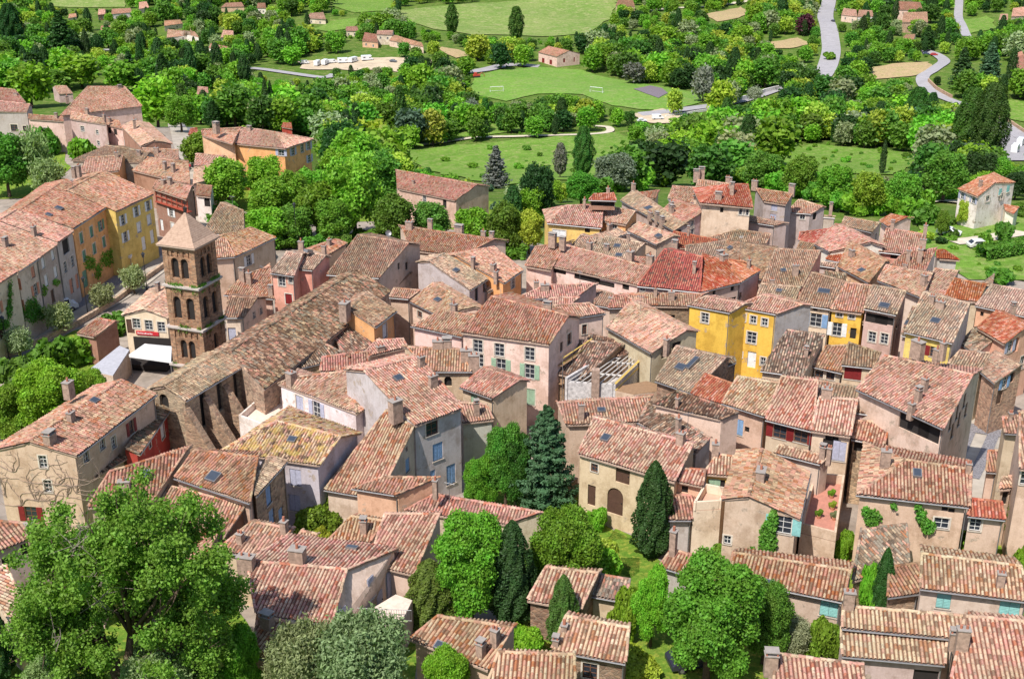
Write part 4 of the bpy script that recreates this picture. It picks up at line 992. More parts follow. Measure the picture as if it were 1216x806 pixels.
H('dark speckled narrow roof with a red verge line', (757,501), (826,538), (772,478), (843,520), He=7.2, k=.15, wall='grey', roof='grey', chim=[(805,515,1.6,.4,.4)])
H('long farmhouse roof over arched brown door and garden', (686,538), (801,572), (706,495), (823,527), He=6.8, k=.2, wall='sand', roof='stripe',
  win=[(706,555,.7,.8,'p','red'),(739.5,564,1.4,1.7,'d','brown'),(702.5,588,.8,2.1,'d','brown'),(730.5,595,1.6,2.7,'a','brown')], chim=[(808,527,1.1,.6,.7)], sky=[(719.5,521,.8,.9)])
H('small roof step at the right end of the long farmhouse', (796,569), (834,577), (806,556), (838,558), He=6.2, k=.1, wall='peach', roof='stripe', win=[(813,581,.6,.7,'o')], chim=[])
H('low smooth-roofed pinkish store below the farmhouse end', (794,617), (821,617), (797,588), (833,588), He=4, k=.05, wall='grey', roof='pink', chim=[], pitch=.12)
# ---- yellow houses and around
H('bright yellow block with one window and a shallow roof', (817,362), (867,371.5), (838,352), (884,361), He=11.5, k=.6, wall='yellow', roof='pink', win=[(837,377.5,.9,1.2,'p')], chim=[], ov=.12, pitch=.2)
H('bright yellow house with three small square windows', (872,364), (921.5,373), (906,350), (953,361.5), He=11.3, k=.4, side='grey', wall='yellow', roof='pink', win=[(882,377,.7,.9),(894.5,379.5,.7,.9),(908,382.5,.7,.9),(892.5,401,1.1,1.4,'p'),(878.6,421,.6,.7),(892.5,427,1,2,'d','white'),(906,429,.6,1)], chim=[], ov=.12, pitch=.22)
H('curved brown roof with a high pink parapet, below yellow walls', (903,440), (953,447), (935,392), (978,398), He=7, k=.1, wall='sand', roof='grey', chim=[(957,424,1,.4,.4)])
H('tan roof over two small dark windows near the parapet', (965,435), (1000,443), (981,411), (1007,410), He=6.7, k=.1, wall='sand', roof='pink', win=[(972,444,.9,.8,'p','red'),(986,446.5,.9,.8,'p','red')], chim=[])
H('striped tan roof over an oxblood loggia opening', (999.5,433), (1036,437), (1008,407), (1046,419), He=7.6, k=.1, wall='sand', roof='tan', win=[(1013,441,1.8,1.5,'c','red',False)], chim=[])
H('broad tan roof with a long skylight strip', (778,452), (822,467), (803,411), (862,425), He=7, k=.2, wall='std', roof='tan', sky=[(808.5,437,1.2,1.0),(822,432,.5,2.4)], chim=[(791,417,1.4,.5,.5)])
H('small dark-stone dormer roof beside the skylight strip', (840,444), (874,430), (838,425), (872,424), He=7.6, k=.1, wall='std', roof='grey', chim=[])
H('brick-tinted roof left of the sagging eave', (820,467.5), (857,480), (837,444), (869,455), He=7, k=.1, wall='sand', roof='red', chim=[])
H('tan house with a blue shutter ajar on a bare wall', (857,478.5), (908,494.5), (876,447), (926,455), He=8, k=.2, wall='sand', roof='stripe', win=[(877.5,507,.9,1.7,'c','blue',False),(887,510,.5,.6,'o'),(915,530,1.0,1.2,'o')], chim=[])
H('long striped roof over a pair of oxblood-shuttered windows', (909,498), (965,512), (928,447), (971,452), He=8, k=.2, wall='sand', roof='stripe', win=[(926,512,1.3,1.5,'s','red'),(951,517,1.3,1.5,'s','red')], chim=[])
H('striped roof with a dormer vent over a brown garage door', (963,511), (1010,518), (973,472), (1018,475), He=8.2, k=.2, wall='beige', roof='stripe', win=[(984,519,.6,.7,'o'),(992,520,.6,.7,'o'),(987,532,1.6,1.8,'o'),(999,536,1.2,2.0,'c','lav',False)], chim=[(981,473,1.0)])
H('rosy patch roof behind the roof with the dormer vent', (964,469), (1016,478), (972,452), (1019,460), He=8.2, k=.2, wall='sand', roof='tan', chim=[(981,469,1.0,.4,.4)])
H('short striped roof over a dark window, right of garage house', (1011,521), (1050,528), (1018,500), (1057,501), He=7, k=.1, wall='st', roof='stripe', win=[(1018.5,529,1.3,1.2,'o')], chim=[])
H('pale plastered box house with a sunken roof terrace', (1012,489), (1042,493), (1016,483), (1044,486), He=8.6, k=.3, wall='mauve', roof='tan', chim=[(1043,488,1.0,.3,.3)])
H('massive tall house with a broad roof above the paved square', (1017,462), (1120,509), (1050,422), (1155,445), He=10.5, k=.45, wall='beige', roof='pink',
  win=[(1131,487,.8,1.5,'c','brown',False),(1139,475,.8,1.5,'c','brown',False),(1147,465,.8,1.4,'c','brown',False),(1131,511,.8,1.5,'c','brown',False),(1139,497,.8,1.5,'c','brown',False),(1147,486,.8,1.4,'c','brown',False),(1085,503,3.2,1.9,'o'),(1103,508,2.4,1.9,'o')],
  chim=[(1089,419,1.2,.7,1.2),(1111,431,1.4,.5,.6),(1119,421,1.2,.5,.5),(1081.5,491,1.0,.5,.5),(1090,473,.9,.5,.5),(1097.6,459,.8,.5,.5)])
H('tan strip of roof between tall house and mustard-walled house', (1125,432), (1163,441), (1140,416), (1180,420), He=6.4, k=.1, wall='sand', roof='tan', chim=[])
H('gravelly tan roof below the massive tall house', (1052,541), (1112,549), (1062,514), (1100,518), He=5.6, k=.1, wall='st', roof='grey', chim=[])
H('small dark roof in shade right of the mustard wall', (1140,407), (1158,421), (1157,389), (1178,405), He=6.5, k=.2, wall='pink', roof='grey', chim=[])
H('stone house with a tan roof on the upper street corner', (1165,442), (1181,455), (1180,418), (1211,434), He=6.5, k=.2, wall='st', roof='tan', win=[(1193,453,.9,1.3,'s','blue'),(1202,446,.9,1.2,'o'),(1187,470,1,2,'d')], chim=[])
H('red-tiled house with an arched balcony at the right edge', (1160,389), (1192,408.5), (1183,369), (1220,387), He=8, k=.5, wall='peach', roof='red', win=[(1200,408,1.0,1.4,'s','lav'),(1208,403,1,1.8,'A'),(1214,430,1,1.6,'p')], chim=[(1202,373,1.2,.5,.5)])
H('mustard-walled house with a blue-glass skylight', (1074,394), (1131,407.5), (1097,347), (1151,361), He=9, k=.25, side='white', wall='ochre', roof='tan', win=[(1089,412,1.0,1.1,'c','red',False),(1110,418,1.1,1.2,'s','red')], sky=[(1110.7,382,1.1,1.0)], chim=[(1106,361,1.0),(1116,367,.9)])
H('cream house with a bright blue shuttered window', (945,361), (986,367), (964,324), (1005,335), He=9, k=.25, wall='cream', roof='tan', win=[(968.7,380,1.4,1.7,'s','blue'),(968,367,.6,.4,'o')], sky=[(979,347,1.8,1.0)], chim=[])
H('mustard yellow house with open white shutters', (986,367.5), (1024,372.5), (1005,336), (1040,340), He=9, k=.25, wall='yellow', roof='pink', win=[(997,373,.7,.7),(1011.5,375.5,.7,.7),(994,391,1.1,1.7,'s','white'),(1013,396,.7,1.4,'o')], chim=[])
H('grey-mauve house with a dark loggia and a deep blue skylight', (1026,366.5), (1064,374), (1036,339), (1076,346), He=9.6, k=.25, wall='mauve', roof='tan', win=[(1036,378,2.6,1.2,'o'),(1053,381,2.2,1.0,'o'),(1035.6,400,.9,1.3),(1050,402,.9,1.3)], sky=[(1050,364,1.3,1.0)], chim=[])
H('narrow stepped roof under the dark loggia', (1024,384), (1066,389), (1030,377), (1067,380), He=7.6, k=.05, wall='mauve', roof='tan', chim=[])
H('shaded slot roof with a small blue skylight', (1070,398), (1080,400), (1084,364), (1094,368), He=7.2, k=.05, wall='mauve', roof='grey', sky=[(1079,385,.9,.9)], chim=[])
H('rosy roof behind the mustard-walled house, left part', (1042,333), (1094,353.5), (1052,315), (1107,325), He=8.5, k=.3, wall='pink', roof='pink', chim=[(1097,334,.8)])
H('rosy roof wedge left of the long red-brown roof', (1098,346), (1122,353), (1110,319), (1137,322), He=8, k=.3, wall='sand', roof='pink', chim=[])
H('reddish roof wedge beneath the leafy bush', (1122,353), (1161,358.5), (1133,331), (1171,338), He=8, k=.3, wall='sand', roof='red', chim=[])
H('long tan roof at the right edge below the hedge', (1158,363), (1228,378), (1178,338), (1245,350), He=8, k=.2, wall='peach', roof='tan', win=[(1166,373,.4,.6,'o')], chim=[])
H('narrow party-wall roof strip by the leafy bush', (1161,346), (1178,338), (1167,336), (1180,327), He=8.6, k=.2, wall='grey', roof='tan', chim=[])
# ---- upper right block
H('salmon-ended house on the garden side, upper right', (999,268), (1035,276), (1003,257.5), (1044,265), He=8, k=.5, wall='beige', roof='tan', win=[(1040,281,.6,1),(1040,292,.6,1)], chim=[])
H('small brick-red roof by the garden, upper right', (1044,262), (1054,269), (1058,254.5), (1077,258), He=6, k=.4, wall='pink', roof='red', chim=[])
H('rosy roof with a square flue near the parked car garden', (1044,299), (1087,304), (1053,271), (1096,278), He=8, k=.3, wall='salmon', roof='pink', win=[(1062,303,1,.7,'o')], chim=[(1059,274,1.3,.4,.5),(1098,279,1.4,.5,.5)])
H('stepped rosy roof with white flues, upper right', (1054,318), (1098,323), (1073,301), (1111,295), He=8, k=.2, wall='pink', roof='pink', chim=[(1078,309,1.4,.4,.5),(1092,307,1.3,.5,.6),(1074,320,.7,.3,.6),(1096,290,.7)])
H('grey-walled end house with a fan roof beside the garden', (1113,307), (1140,309), (1112,297), (1122,297), He=7, k=.2, wall='grey', roof='red', chim=[])
H('long tan roof falling to the left, upper right', (995,317), (1031,336), (1008,289), (1051,311), He=8, k=.4, wall='peach', roof='pink', chim=[(1011,305,1.0)], sky=[(1023,322,.9,.8)])
H('rosy roof with a white side wall and patch repairs', (967,290), (985,299), (992,266), (1034,287), He=8, k=.4, wall='white', roof='pink', chim=[])
H('little brick roof in front of the white side wall', (980,308), (1003,312), (991,297), (1005,299), He=7, k=.1, wall='beige', roof='red', chim=[])
H('low parapet house with a slate pipe left of the long tan roof', (972,315), (992,318), (975,311), (994,313), He=7, k=.2, wall='mauve', roof='tan', chim=[])
H('gravel tan roof between skylight roof and brick roof', (974,335), (1006,335), (980,322), (1004,325), He=7.5, k=.2, wall='sand', roof='grey', chim=[])
# ---- top of the village
H('beige gabled house at the back left of the round red roof', (793,236), (824,241), (799,221), (827,223), He=8, k=.6, wall='cream', roof='pink', win=[(808,248,.6,.7)], chim=[])
H('tall rosy roof behind the round red roof', (823,232), (862,233), (829,214), (872,219), He=11, k=.5, wall='beige', roof='pink', chim=[(827,212,1.2),(833,210,1.3,.5,.9),(864,217,.9)])
H('big beige house with a rounded bright red roof', (831,241), (894,247), (868,219), (888,219), He=11.5, hip='ab', wall='beige', roof='red', win=[(857,249.6,.5,.8,'o'),(881,251,.9,1.2),(905,247,.8,1.3)], chim=[(869,231,1.6,.5,.6),(867,224,1.4,.4,.4),(853,237,.9,.6,1.0)], ov=.5)
H('taupe house with a lilac window right of the round red roof', (907,239), (933,243), (898,224), (941,230), He=10, k=.3, wall='taupe', roof='pink', win=[(919.5,246,1.0,1.2,'c','lav',False),(918,259,1,1.3,'c','lav',False)], chim=[(896,222,1.0),(940,229,1.1)])
H('low brown house with terrace walls on the right of the top block', (934,252), (963,254), (948,237.5), (977,245), He=7.5, k=.3, wall='taupe', roof='pink', win=[(953,256.5,.8,.9),(968,252,.8,1.2,'o')], chim=[])
H('flat-topped grey terrace annexe at the end of the top block', (962,257), (992,259), (963,255), (992,257), He=6.5, k=.6, wall='taupe', roof='tan', chim=[(986,254,1.6,.4,.5)], pitch=.05)
H('broad rosy roof with a grey-brown flank, top centre', (786,250), (813,265), (800,237), (839,249), He=9, k=.4, wall='mauve', roof='pink', win=[(822,262,.7,1.2),(822,274,.7,1.2)], chim=[(797,247,1.0),(797,252,.9)])
H('long rosy roof on the back edge with dark edge tiles', (737,238), (800,274), (751,227), (813,266), He=8.5, k=.4, wall='mauve', roof='tan', win=[(806,273,1,1,'o')], chim=[(752,225,1.0),(780,262,1.1),(786,266,.9),(772,258,.8)], sky=[(770,248,1.3,1.2)])
H('beige end gable among the trees at the back edge', (766,235), (779,235), (758,229), (783,226), He=7, k=.3, wall='beige', roof='pink', chim=[])
H('hipped house with a yellow wall strip and rooftop loggia', (650,265), (714,271), (673,244), (716,243), He=9, k=.5, hip='a', wall='ochre', roof='pink', win=[(697.5,273,.8,.9,'o'),(664,277,2,1.0,'c','white')], chim=[(694,247,1.3,.4,.4)])
H('right wing of the rooftop loggia house with orange end wall', (714,262), (743,267), (715,244), (754,251), He=9, k=.4, wall='orange', roof='pink', win=[(729.5,267.5,.9,.9)], chim=[])
H('tiled rooftop loggia standing on the hipped house', (699,237.5), (732,238.5), (705,230.5), (729,229.5), He=12.2, k=.4, base=1.6, wall='brown', roof='red', win=[(706,241,1.6,.8,'o'),(716,241.5,1.6,.8,'o'),(726,242,1.6,.8,'o')], chim=[(722,230,.8)], cat='loggia', name='roof_loggia')
H('tan slope with a skylight facing left, top centre', (745,274), (779,290.5), (758,264), (800,280), He=9, k=.4, wall='sand', roof='pink', sky=[(782,281,1.0,.8)], chim=[])
H('pale tan slope left of the skylight slope, top centre', (712,289), (746,277), (700,281), (757,265), He=7.6, k=.2, wall='cream', roof='tan', chim=[(724,274,1.0)])
H('cluttered rosy roof with antennas, top centre', (690,303), (745,309), (720,281), (765,289), He=7.6, k=.2, wall='sand', roof='tan', chim=[(746,289,1.1,.4,.4),(720,298,.7)], sky=[(733,293,1,.8),(735,304,1,.8)])
H('small hooded roof with dark gable left of the antennas', (672,300), (702,297), (690,279), (708,283), He=8, k=.2, wall='brown', roof='tan', chim=[])
H('very long rosy roof with dark gaps under its eave', (653,315.5), (757,338.5), (672,291), (773,318), He=8, k=.15, wall='pink', roof='pink', win=[(660,321,2.2,.8,'o'),(697,331,4.0,.8,'o'),(718,337,3,.7,'o'),(743,341,1.0,.8,'o')], chim=[(748,312,1.6,.8,.9),(772,316,.8,.5,.5),(700,293,.6)])
H('pink-walled left end house of the very long roof', (623,316), (654,321), (636,293), (672,288), He=8, k=.6, wall='pink', roof='pink', chim=[(656,289,1.2,.7,1.0),(668,292,1.0,.6,.8)])
H('small terrace with a pale wall behind the dark red roof', (745,314), (770,320), (752,305), (778,306), He=8.5, k=.1, wall='cream', roof='pink', chim=[(772,312,1.0)])
H('deep red hipped roof left of the chimney pair, centre', (757,339.5), (831,347), (789,296), (834,305), He=9.5, k=.3, wall='mauve', roof='dark', win=[(771,352,1.0,.6),(742,341,.6,.5)], chim=[(824,326,1.4,.4,.4)])
H('deep red roof with a curved right end, centre', (831,347), (879,336), (834,304), (862,308), He=9.5, k=.3, wall='mauve', roof='red', win=[(839,352,.5,.5,'o'),(848,348,.5,.6,'o'),(870,341,.6,.7,'o'),(870,357,1.1,.9,'o')], chim=[(859,313,1.2,.7,.9),(855,308,.9)])
H('curved salmon end of the deep red roof', (879,336), (903,321), (862,308), (884,311), He=9.5, k=.3, wall='pink', roof='red', chim=[(889,319,1.2,.4,.4)], win=[(878,352,.7,1,'o')])
H('dark brown roof slab behind the deep red roofs', (793,293), (850,297), (800,275), (852,285), He=7.6, k=.2, wall='brown', roof='dark', chim=[(817,281,1.3,.3,.3)])
H('wide tan roof right behind the deep red roofs', (815,308), (860,313), (814,292), (862,286), He=7.8, k=.2, wall='sand', roof='tan', chim=[(801,298,1.3,.6,.8)])
H('long brown tiled roof with a dark seam, centre right', (860,313), (904,332), (862,286), (921,295), He=7.8, k=.2, wall='sand', roof='tan', sky=[(867,295,.6,.6)], chim=[])
H('tan roof with an orange end wall and square flue', (903,341), (952,341), (921,296), (974,298), He=8.5, k=.2, wall='salmon', roof='tan', chim=[(944,327,1.4,.6,.7),(916.5,341,1.0,.4,.5)], sky=[(930,322,.7,.6)])
H('lower tan roof with a tiny skylight above yellow walls', (898,355), (942,362), (904,337), (950,341), He=7.9, k=.1, wall='sand', roof='tan', sky=[(925,346,.7,.5)], chim=[])
H('grey plastered box with a tin and tile top, upper centre', (881,262), (919,268), (888,257), (931,265), He=8.5, k=.5, wall='taupe', roof='tan', chim=[(917,263,.5)], pitch=.1)
H('rosy roof strip under the grey plastered box', (838,283), (909,290), (877,273), (915,278), He=7, k=.1, wall='sand', roof='tan', chim=[])
H('little orange-red roof by the ivy heap, upper right centre', (948,285), (965,290), (950,276), (984,272), He=6.4, k=.3, wall='sand', roof='red', chim=[])
H('low tan roof in the shade right of the ivy heap', (945,299), (966,303), (950,287), (968,290), He=7, k=.2, wall='beige', roof='tan', chim=[])
H('pale shed-roofed house over a mauve end wall, centre', (611,355.5), (684,353), (648,338.5), (706,337), He=9, k=.2, wall='mauve', roof='pink', chim=[(647,345,.8,.7,1.0),(637,340,.6)])
H('small roof with an open hatch left of the mauve end wall', (636,364), (673,365), (655,354), (688,353), He=8.6, k=.1, wall='sand', roof='pink', chim=[], sky=[(650,362,1.0,.7)])
H('white plastered courtyard wing between shed roofs, centre', (706,362), (730,366), (706,343), (728,349), He=7.4, k=.1, wall='beige', roof='tan', chim=[(727,362,1.0,.8,.8)])
H('long flat rosy roof over a dark stone wall, centre', (760,363), (818,364), (740,349), (836,349), He=8.6, k=.3, wall='std', roof='pink', chim=[(797,356,1.0,.5,.7),(778,352,1.0,.3,.4)], pitch=.2, win=[(779,368,.7,.9,'o'),(798,377,.7,.7,'o')])
H('rosy roof left of the dark stone wall, centre', (722,366), (760,365), (729,351), (764,350), He=8.4, k=.2, wall='sand', roof='pink', chim=[])
# ---- left bottom
r_gab, g_gab = H('big gabled house with bare creeper on its tan front', (92,541), (186,468), (35,524), (144,451), He=8.8, k=.9, wall='sand', roof='pink',
  win=[(51,548,.7,1.2),(57,577,.7,1.2),(37,610,1.1,1.5,'s','red'),(102,540,.8,1.3),(121,524,.8,1.3),(135,525,.7,1.2),(156,507,.8,1.4,'s','red')], chim=[(60,526,.9,.7,1.0),(85,500,.9,.5,.7),(82,466,1.1,.7,.9)], sky=[(112,477,.9,.7)])
H('lean-to with shadow painted into its dark tiles, on the side of the creeper house', (103,572), (151,543), (103,554), (126,534), He=5.2, k=.1, wall='sand', roof='grey', win=[(117,570,.8,.9),(125,564,.7,.9)], chim=[])  # dark tile mix stands in for the shadow lying on this roof
H('annex with an oxblood wall and white shutters', (166,539), (202,486), (149,533), (186,478), He=6.3, k=.1, wall='red', roof='grey', win=[(193,511,1.0,1.7,'c','white'),(178,527,.6,.7,'p')], chim=[])
H('wide pale roof facing left, under the leafy crown', (104,602), (180,596), (130,560), (224,531), He=7, k=.1, wall='sand', roof='pink', sky=[(172,564,.9,.8)], chim=[(148,580,.7,.6,.9)])
H('weathered roof with a black dish and white skylight', (207,567), (297,597), (231,534), (306,543), He=7.8, k=.3, wall='sand', roof='pink', sky=[(254,567,1.2,1.1)], chim=[])
H('stone-walled wing with a pale blue shutter', (304,589), (341,547), (297,575), (322,542), He=8, k=.3, wall='st', roof='tan', win=[(319,588,1.0,1.7,'c','blue',False),(323,614,1.1,1.6,'d','blue'),(334,612,1,1.6,'d','blue')], chim=[])
H('yellow-lichened roof over two lavender shutters', (262,535), (379,552), (329,500), (404,518), He=7.4, hip='a', wall='lav', roof='lichen', win=[(351,567,1.1,1.7,'c','lav',False),(350,597,1.1,1.7,'c','lav',False)], sky=[(347,523,.8,.7)], chim=[])
H('rosy roof dropping below the black dish roof', (182,632), (264,641), (196,576), (292,599), He=5.2, k=.05, wall='brown', roof='pink', chim=[])
H('narrow striped roof with plastic sheeting, left', (212,668), (233,681), (241,629), (259,632), He=4.4, k=.1, wall='sand', roof='stripe', chim=[])
H('tan roof below the stone-walled wing with a flue', (258,652), (318,666), (299,619), (346,628), He=5, k=.15, wall='sand', roof='pink', chim=[(286,645,.9,.5,.5),(338,632,1.0,.5,.5)])
H('little striped dormer roof between yellow bushes', (345,651), (366,652), (358,630), (377,634), He=5.2, k=.2, wall='white', roof='stripe', chim=[])
H('red-tiled house with a striped front slope and pale gable', (304,728), (394,741), (293,665.5), (412,676), He=4.6, wall='cream', roof='stripe', far=((345,634),(474,650),.9), win=[(441.6,694,.9,1.8,'c','lav',False),(468,689,1.0,2.2,'c','lav',False),(453,713,.9,1.6,'d','lav'),(407.5,718,1.1,2.2,'d','lav')], chim=[(293,674,1.0,.7,1.2),(354,668,1.2,.8,1.1)], sky=[(418,652,.9,.5)])
H('striped rosy roof with a white verge left of the garden tree', (437,669), (492,682), (457,610), (522,610), He=4.8, k=.1, wall='beige', roof='stripe', chim=[])
H('low striped roof with a flue above the white verge roof', (391,640), (440,643), (417,613), (455,618), He=4.6, k=.3, wall='beige', roof='stripe', chim=[(432,632,1.1,.5,.5)])
H('lower striped roof under the red-tiled house, by the olives', (300,777), (346,793), (306,731), (393,748), He=3.6, k=.05, wall='sand', roof='stripe', chim=[(318,744,.9,.6,.8)])
H('rosy roof at the left edge below the red shutters', (-8,656), (36,639), (-8,618), (60,624), He=6.2, k=.2, wall='mauve', roof='pink', win=[(32,650,.7,1.1,'o'),(9,668,.8,1,'o')], chim=[(38,638,1.3,.5,.7)])
H('steep striped roof at the left edge beside the oak-like tree', (19,747), (35,733), (-22,690), (8,672), He=4.2, k=.1, wall='sand', roof='stripe', chim=[])
H('mossy roof glimpsed through the big crown at lower left', (168,768), (238,776), (182,728), (250,738), He=3.6, k=.2, wall='sand', roof='pink', chim=[])
H('pale ruined store seen between the forked trunk and roofs', (84,690), (118,700), (92,664), (122,670), He=4, k=.3, wall='mauve', roof='pink', chim=[])
# ---- bottom middle
H('small striped roof with two flues above the bright shrub', (487,758), (579,795), (519,731), (608,745), He=4.2, k=.2, wall='sand', roof='stripe', chim=[(588,762,1.0,.5,.5),(571,777,.9,.5,.5)], sky=[(524,768,.9,.6)])
H('stone hut with a striped roof and one square window', (655,771), (743,787), (672,731), (747,745), He=4.6, k=.3, wall='std', roof='stripe', win=[(700.5,796,1.0,1.2,'p','red',True)], chim=[(670,749,.5,.4,.4),(660,766,.5,.4,.4)])
H('striped roof at the bottom edge left of the stone hut', (575,822), (684,828), (592,774), (682,777), He=4.4, k=.15, wall='sand', roof='stripe', chim=[])
H('striped garden shed roof behind the small cypress', (626,712), (690,724), (648,673), (710,680), He=3.6, k=.25, wall='std', roof='stripe', chim=[])
H('grey tin-patched shed end right of the small cypress', (697,706), (742,714), (711,682), (748,688), He=3.3, k=.1, wall='sand', roof='slate', chim=[])
H('low roof with a tall square flue behind the walnut-like tree', (783,672), (850,692), (797,652), (850,666), He=3.4, k=.1, wall='grey', roof='stripe', chim=[(799,655,1.9,.5,.5)])
# ---- right bottom
r_y1, g_y1 = H('house with a teal-shuttered window and climbing rose', (950,616), (962,561), (889,589), (905,533), He=7, k=.52, wall='sand', roof='pink', win=[(930,623,1.4,1.6,'s','teal'),(838,636,.6,.8)], chim=[(903,569,.9,.7,1.2)])
H('yellow-walled cottage with a green shutter by the terrace', (836,562), (893,567), (851,539), (900,546), He=6.5, k=.15, wall='ochre', roof='stripe', win=[(845,577,1.1,1.5,'c','sage',False),(854,577,1.0,1.3,'o')], chim=[(849,541,1.2,.5,.6)])
H('small tan roof behind the house with the climbing rose', (918,537), (974,551), (925,528), (984,542), He=7.2, k=.3, wall='beige', roof='stripe', chim=[(976,545,1.2,.4,.5),(984,545,1.1,.4,.4)])
H('tall beige-grey slab house with a shallow speckled roof', (775,479), (856,498), (803,464), (877,489), He=9, k=.1, wall='beige', roof='grey', chim=[(804,483,.9,.3,.3)], pitch=.15)
r_x1, g_x1 = H('hipped house with creepers facing the lower gardens', (1017,587), (1151,602), (1075,546), (1153,557), He=7, k=.4, hip='a', wall='sand', roof='stripe', win=[(1118,621,1.2,1.0,'p'),(1122,604,.5,.4,'o'),(1130,606,.5,.4,'o')], chim=[(1051,550,1.2,.6,.8),(1149,563,1.0,.4,.4)], sky=[(1089,563,.7,1.0)])
H('low right wing with a reddish roof and white-framed window', (1149,612), (1194,617), (1154,592), (1189,596), He=6.2, k=.1, wall='sand', roof='red', win=[(1158,623,.9,1.1)], chim=[])
H('wide striped gable roof above the yellowish pine', (1092.6,698), (1222,714), (1095,657), (1213,672), He=5.4, k=.75, wall='beige', roof='stripe', win=[(1122,704,1.0,1.5,'c','teal',False),(1200,716,1.4,1.6,'c','teal',False)], chim=[(1187,696,1.1,.5,.5)])
H('rough stone-slab roof left of the wide striped gable', (1012,690), (1080,668), (1023,629), (1076,622), He=4.2, k=.05, wall='st', roof='slate', chim=[])
H('small terracotta lean-to joined to the stone-slab roof', (1054,709), (1092,704), (1056,673), (1092,668), He=4, k=.05, wall='st', roof='pink', chim=[])
H('long low striped roof with ivy before the rose house', (862,686), (1000,714), (871,656), (1010,677), He=4.5, k=.7, wall='sand', roof='stripe', win=[(990,724,1.3,1.3,'c','teal',False)], chim=[], sky=[(911,694,1.0,.7)])
H('striped roof with a cream ridge line at the lower right', (1000,778), (1122,789), (999,745), (1125,757), He=5, k=.1, wall='mauve', roof='stripe', win=[(1099,806,1.6,1.4,'o')], chim=[])
H('upper striped roof beyond the cream ridge line, lower right', (1000,745), (1135,758), (1001,719), (1147,731), He=6.2, k=.1, wall='pink', roof='stripe', chim=[(1007,722,1.3,.5,.7)])
H('very large striped roof filling the lower right corner', (1122,838), (1250,850), (1146,731), (1250,741), He=4.6, k=.15, wall='mauve', roof='stripe', chim=[(1141,770,1.5,.55,.75),(1131,762,.7,.4,.4)])
H('striped roof with a tall block flue at the bottom edge', (914,836), (1027,842), (923,776), (1025,789), He=4.4, k=.1, wall='sand', roof='stripe', chim=[(915,792,1.0,.6,.8)])
H('tall beige house at the right edge with a high rosy roof', (1193,514), (1211,515), (1191,496), (1212,494), He=9, k=.3, wall='sand', roof='pink', chim=[(1199,500,.8,.3,.3)])
H('narrow rosy roofs against the right edge of the square', (1211,556), (1236,558), (1211,491), (1236,490), He=9.5, k=.2, wall='beige', roof='pink', chim=[], win=[(1213,566,.9,1.4,'p')])
H('tiny porch roof by the scooters on the paved square', (1171,560), (1184,561), (1174,535), (1187,535), He=4.4, k=.1, wall='beige', roof='pink', chim=[])
H('stepped little roof over a dark window by the right edge', (1187,581), (1202,580), (1190,566), (1203,565), He=6, k=.1, wall='sand', roof='pink', win=[(1194,590,1.2,1.5,'o')], chim=[])
# ---- houses standing apart
H('orange mansion with a hipped roof among plane trees', (262,169), (339,176.5), (290,152), (328,157), He=9.5, hip='ab', wall='orange', roof='pink', win=[(348,180,1,1.5,'s','lav'),(359,176,1,1.7,'p'),(370,172,1,1.5,'s','lav'),(371,187,1,1.5,'s','lav'),(334,181,1.2,1.4,'s','lav')], chim=[(296,156,.8,.6,.9)], ov=.5)
H('left wing roof of the orange mansion with a metal stack', (240,161), (276,171), (239,154), (286,152), He=9, k=.3, wall='peach', roof='pink', chim=[(257,155,1.4,.9,1.2)])
H('long lone house with a rosy roof in the trees', (472,224), (541,238), (470,202), (567,219.5), He=5.8, k=.6, wall='sand', roof='pink', win=[(504,234,.8,1.4,'p'),(528,240,.8,1.8,'o')], chim=[(491,219,.7,.4,.4)])
H('white villa with teal shutters in the right gardens', (1137,224), (1161,234), (1161,211), (1182,217), He=6.5, far=((1180,205),(1206,217),.9), wall='white', roof='red', win=[(1142.7,232,1,1.4,'s','lav'),(1156,237,1,1.4,'s','lav'),(1173,236,1.2,1.1),(1189,224,.9,1.2,'c','teal',False),(1198,223,.9,1.2,'c','teal',False),(1190,233,.8,1.1)], chim=[(1164,221,1.0,.5,.5)])
H('low tiled porch on the right side of the white villa', (1194,250), (1204,254), (1192,243), (1210,246), He=3, k=.2, wall='white', roof='red', chim=[])
H('pink barn with red doors beside the football pitch', (639,62), (661,67.5), (651,55), (676,60.5), He=5.5, k=.9, wall='pink', roof='pink', win=[(645,72,2.6,2.6,'d','red'),(654,74,2.6,2.6,'d','red'),(670,72,1.4,2.2,'d','red'),(682,71,.9,2.5,'d','red')], chim=[], cat='barn', name='barn')
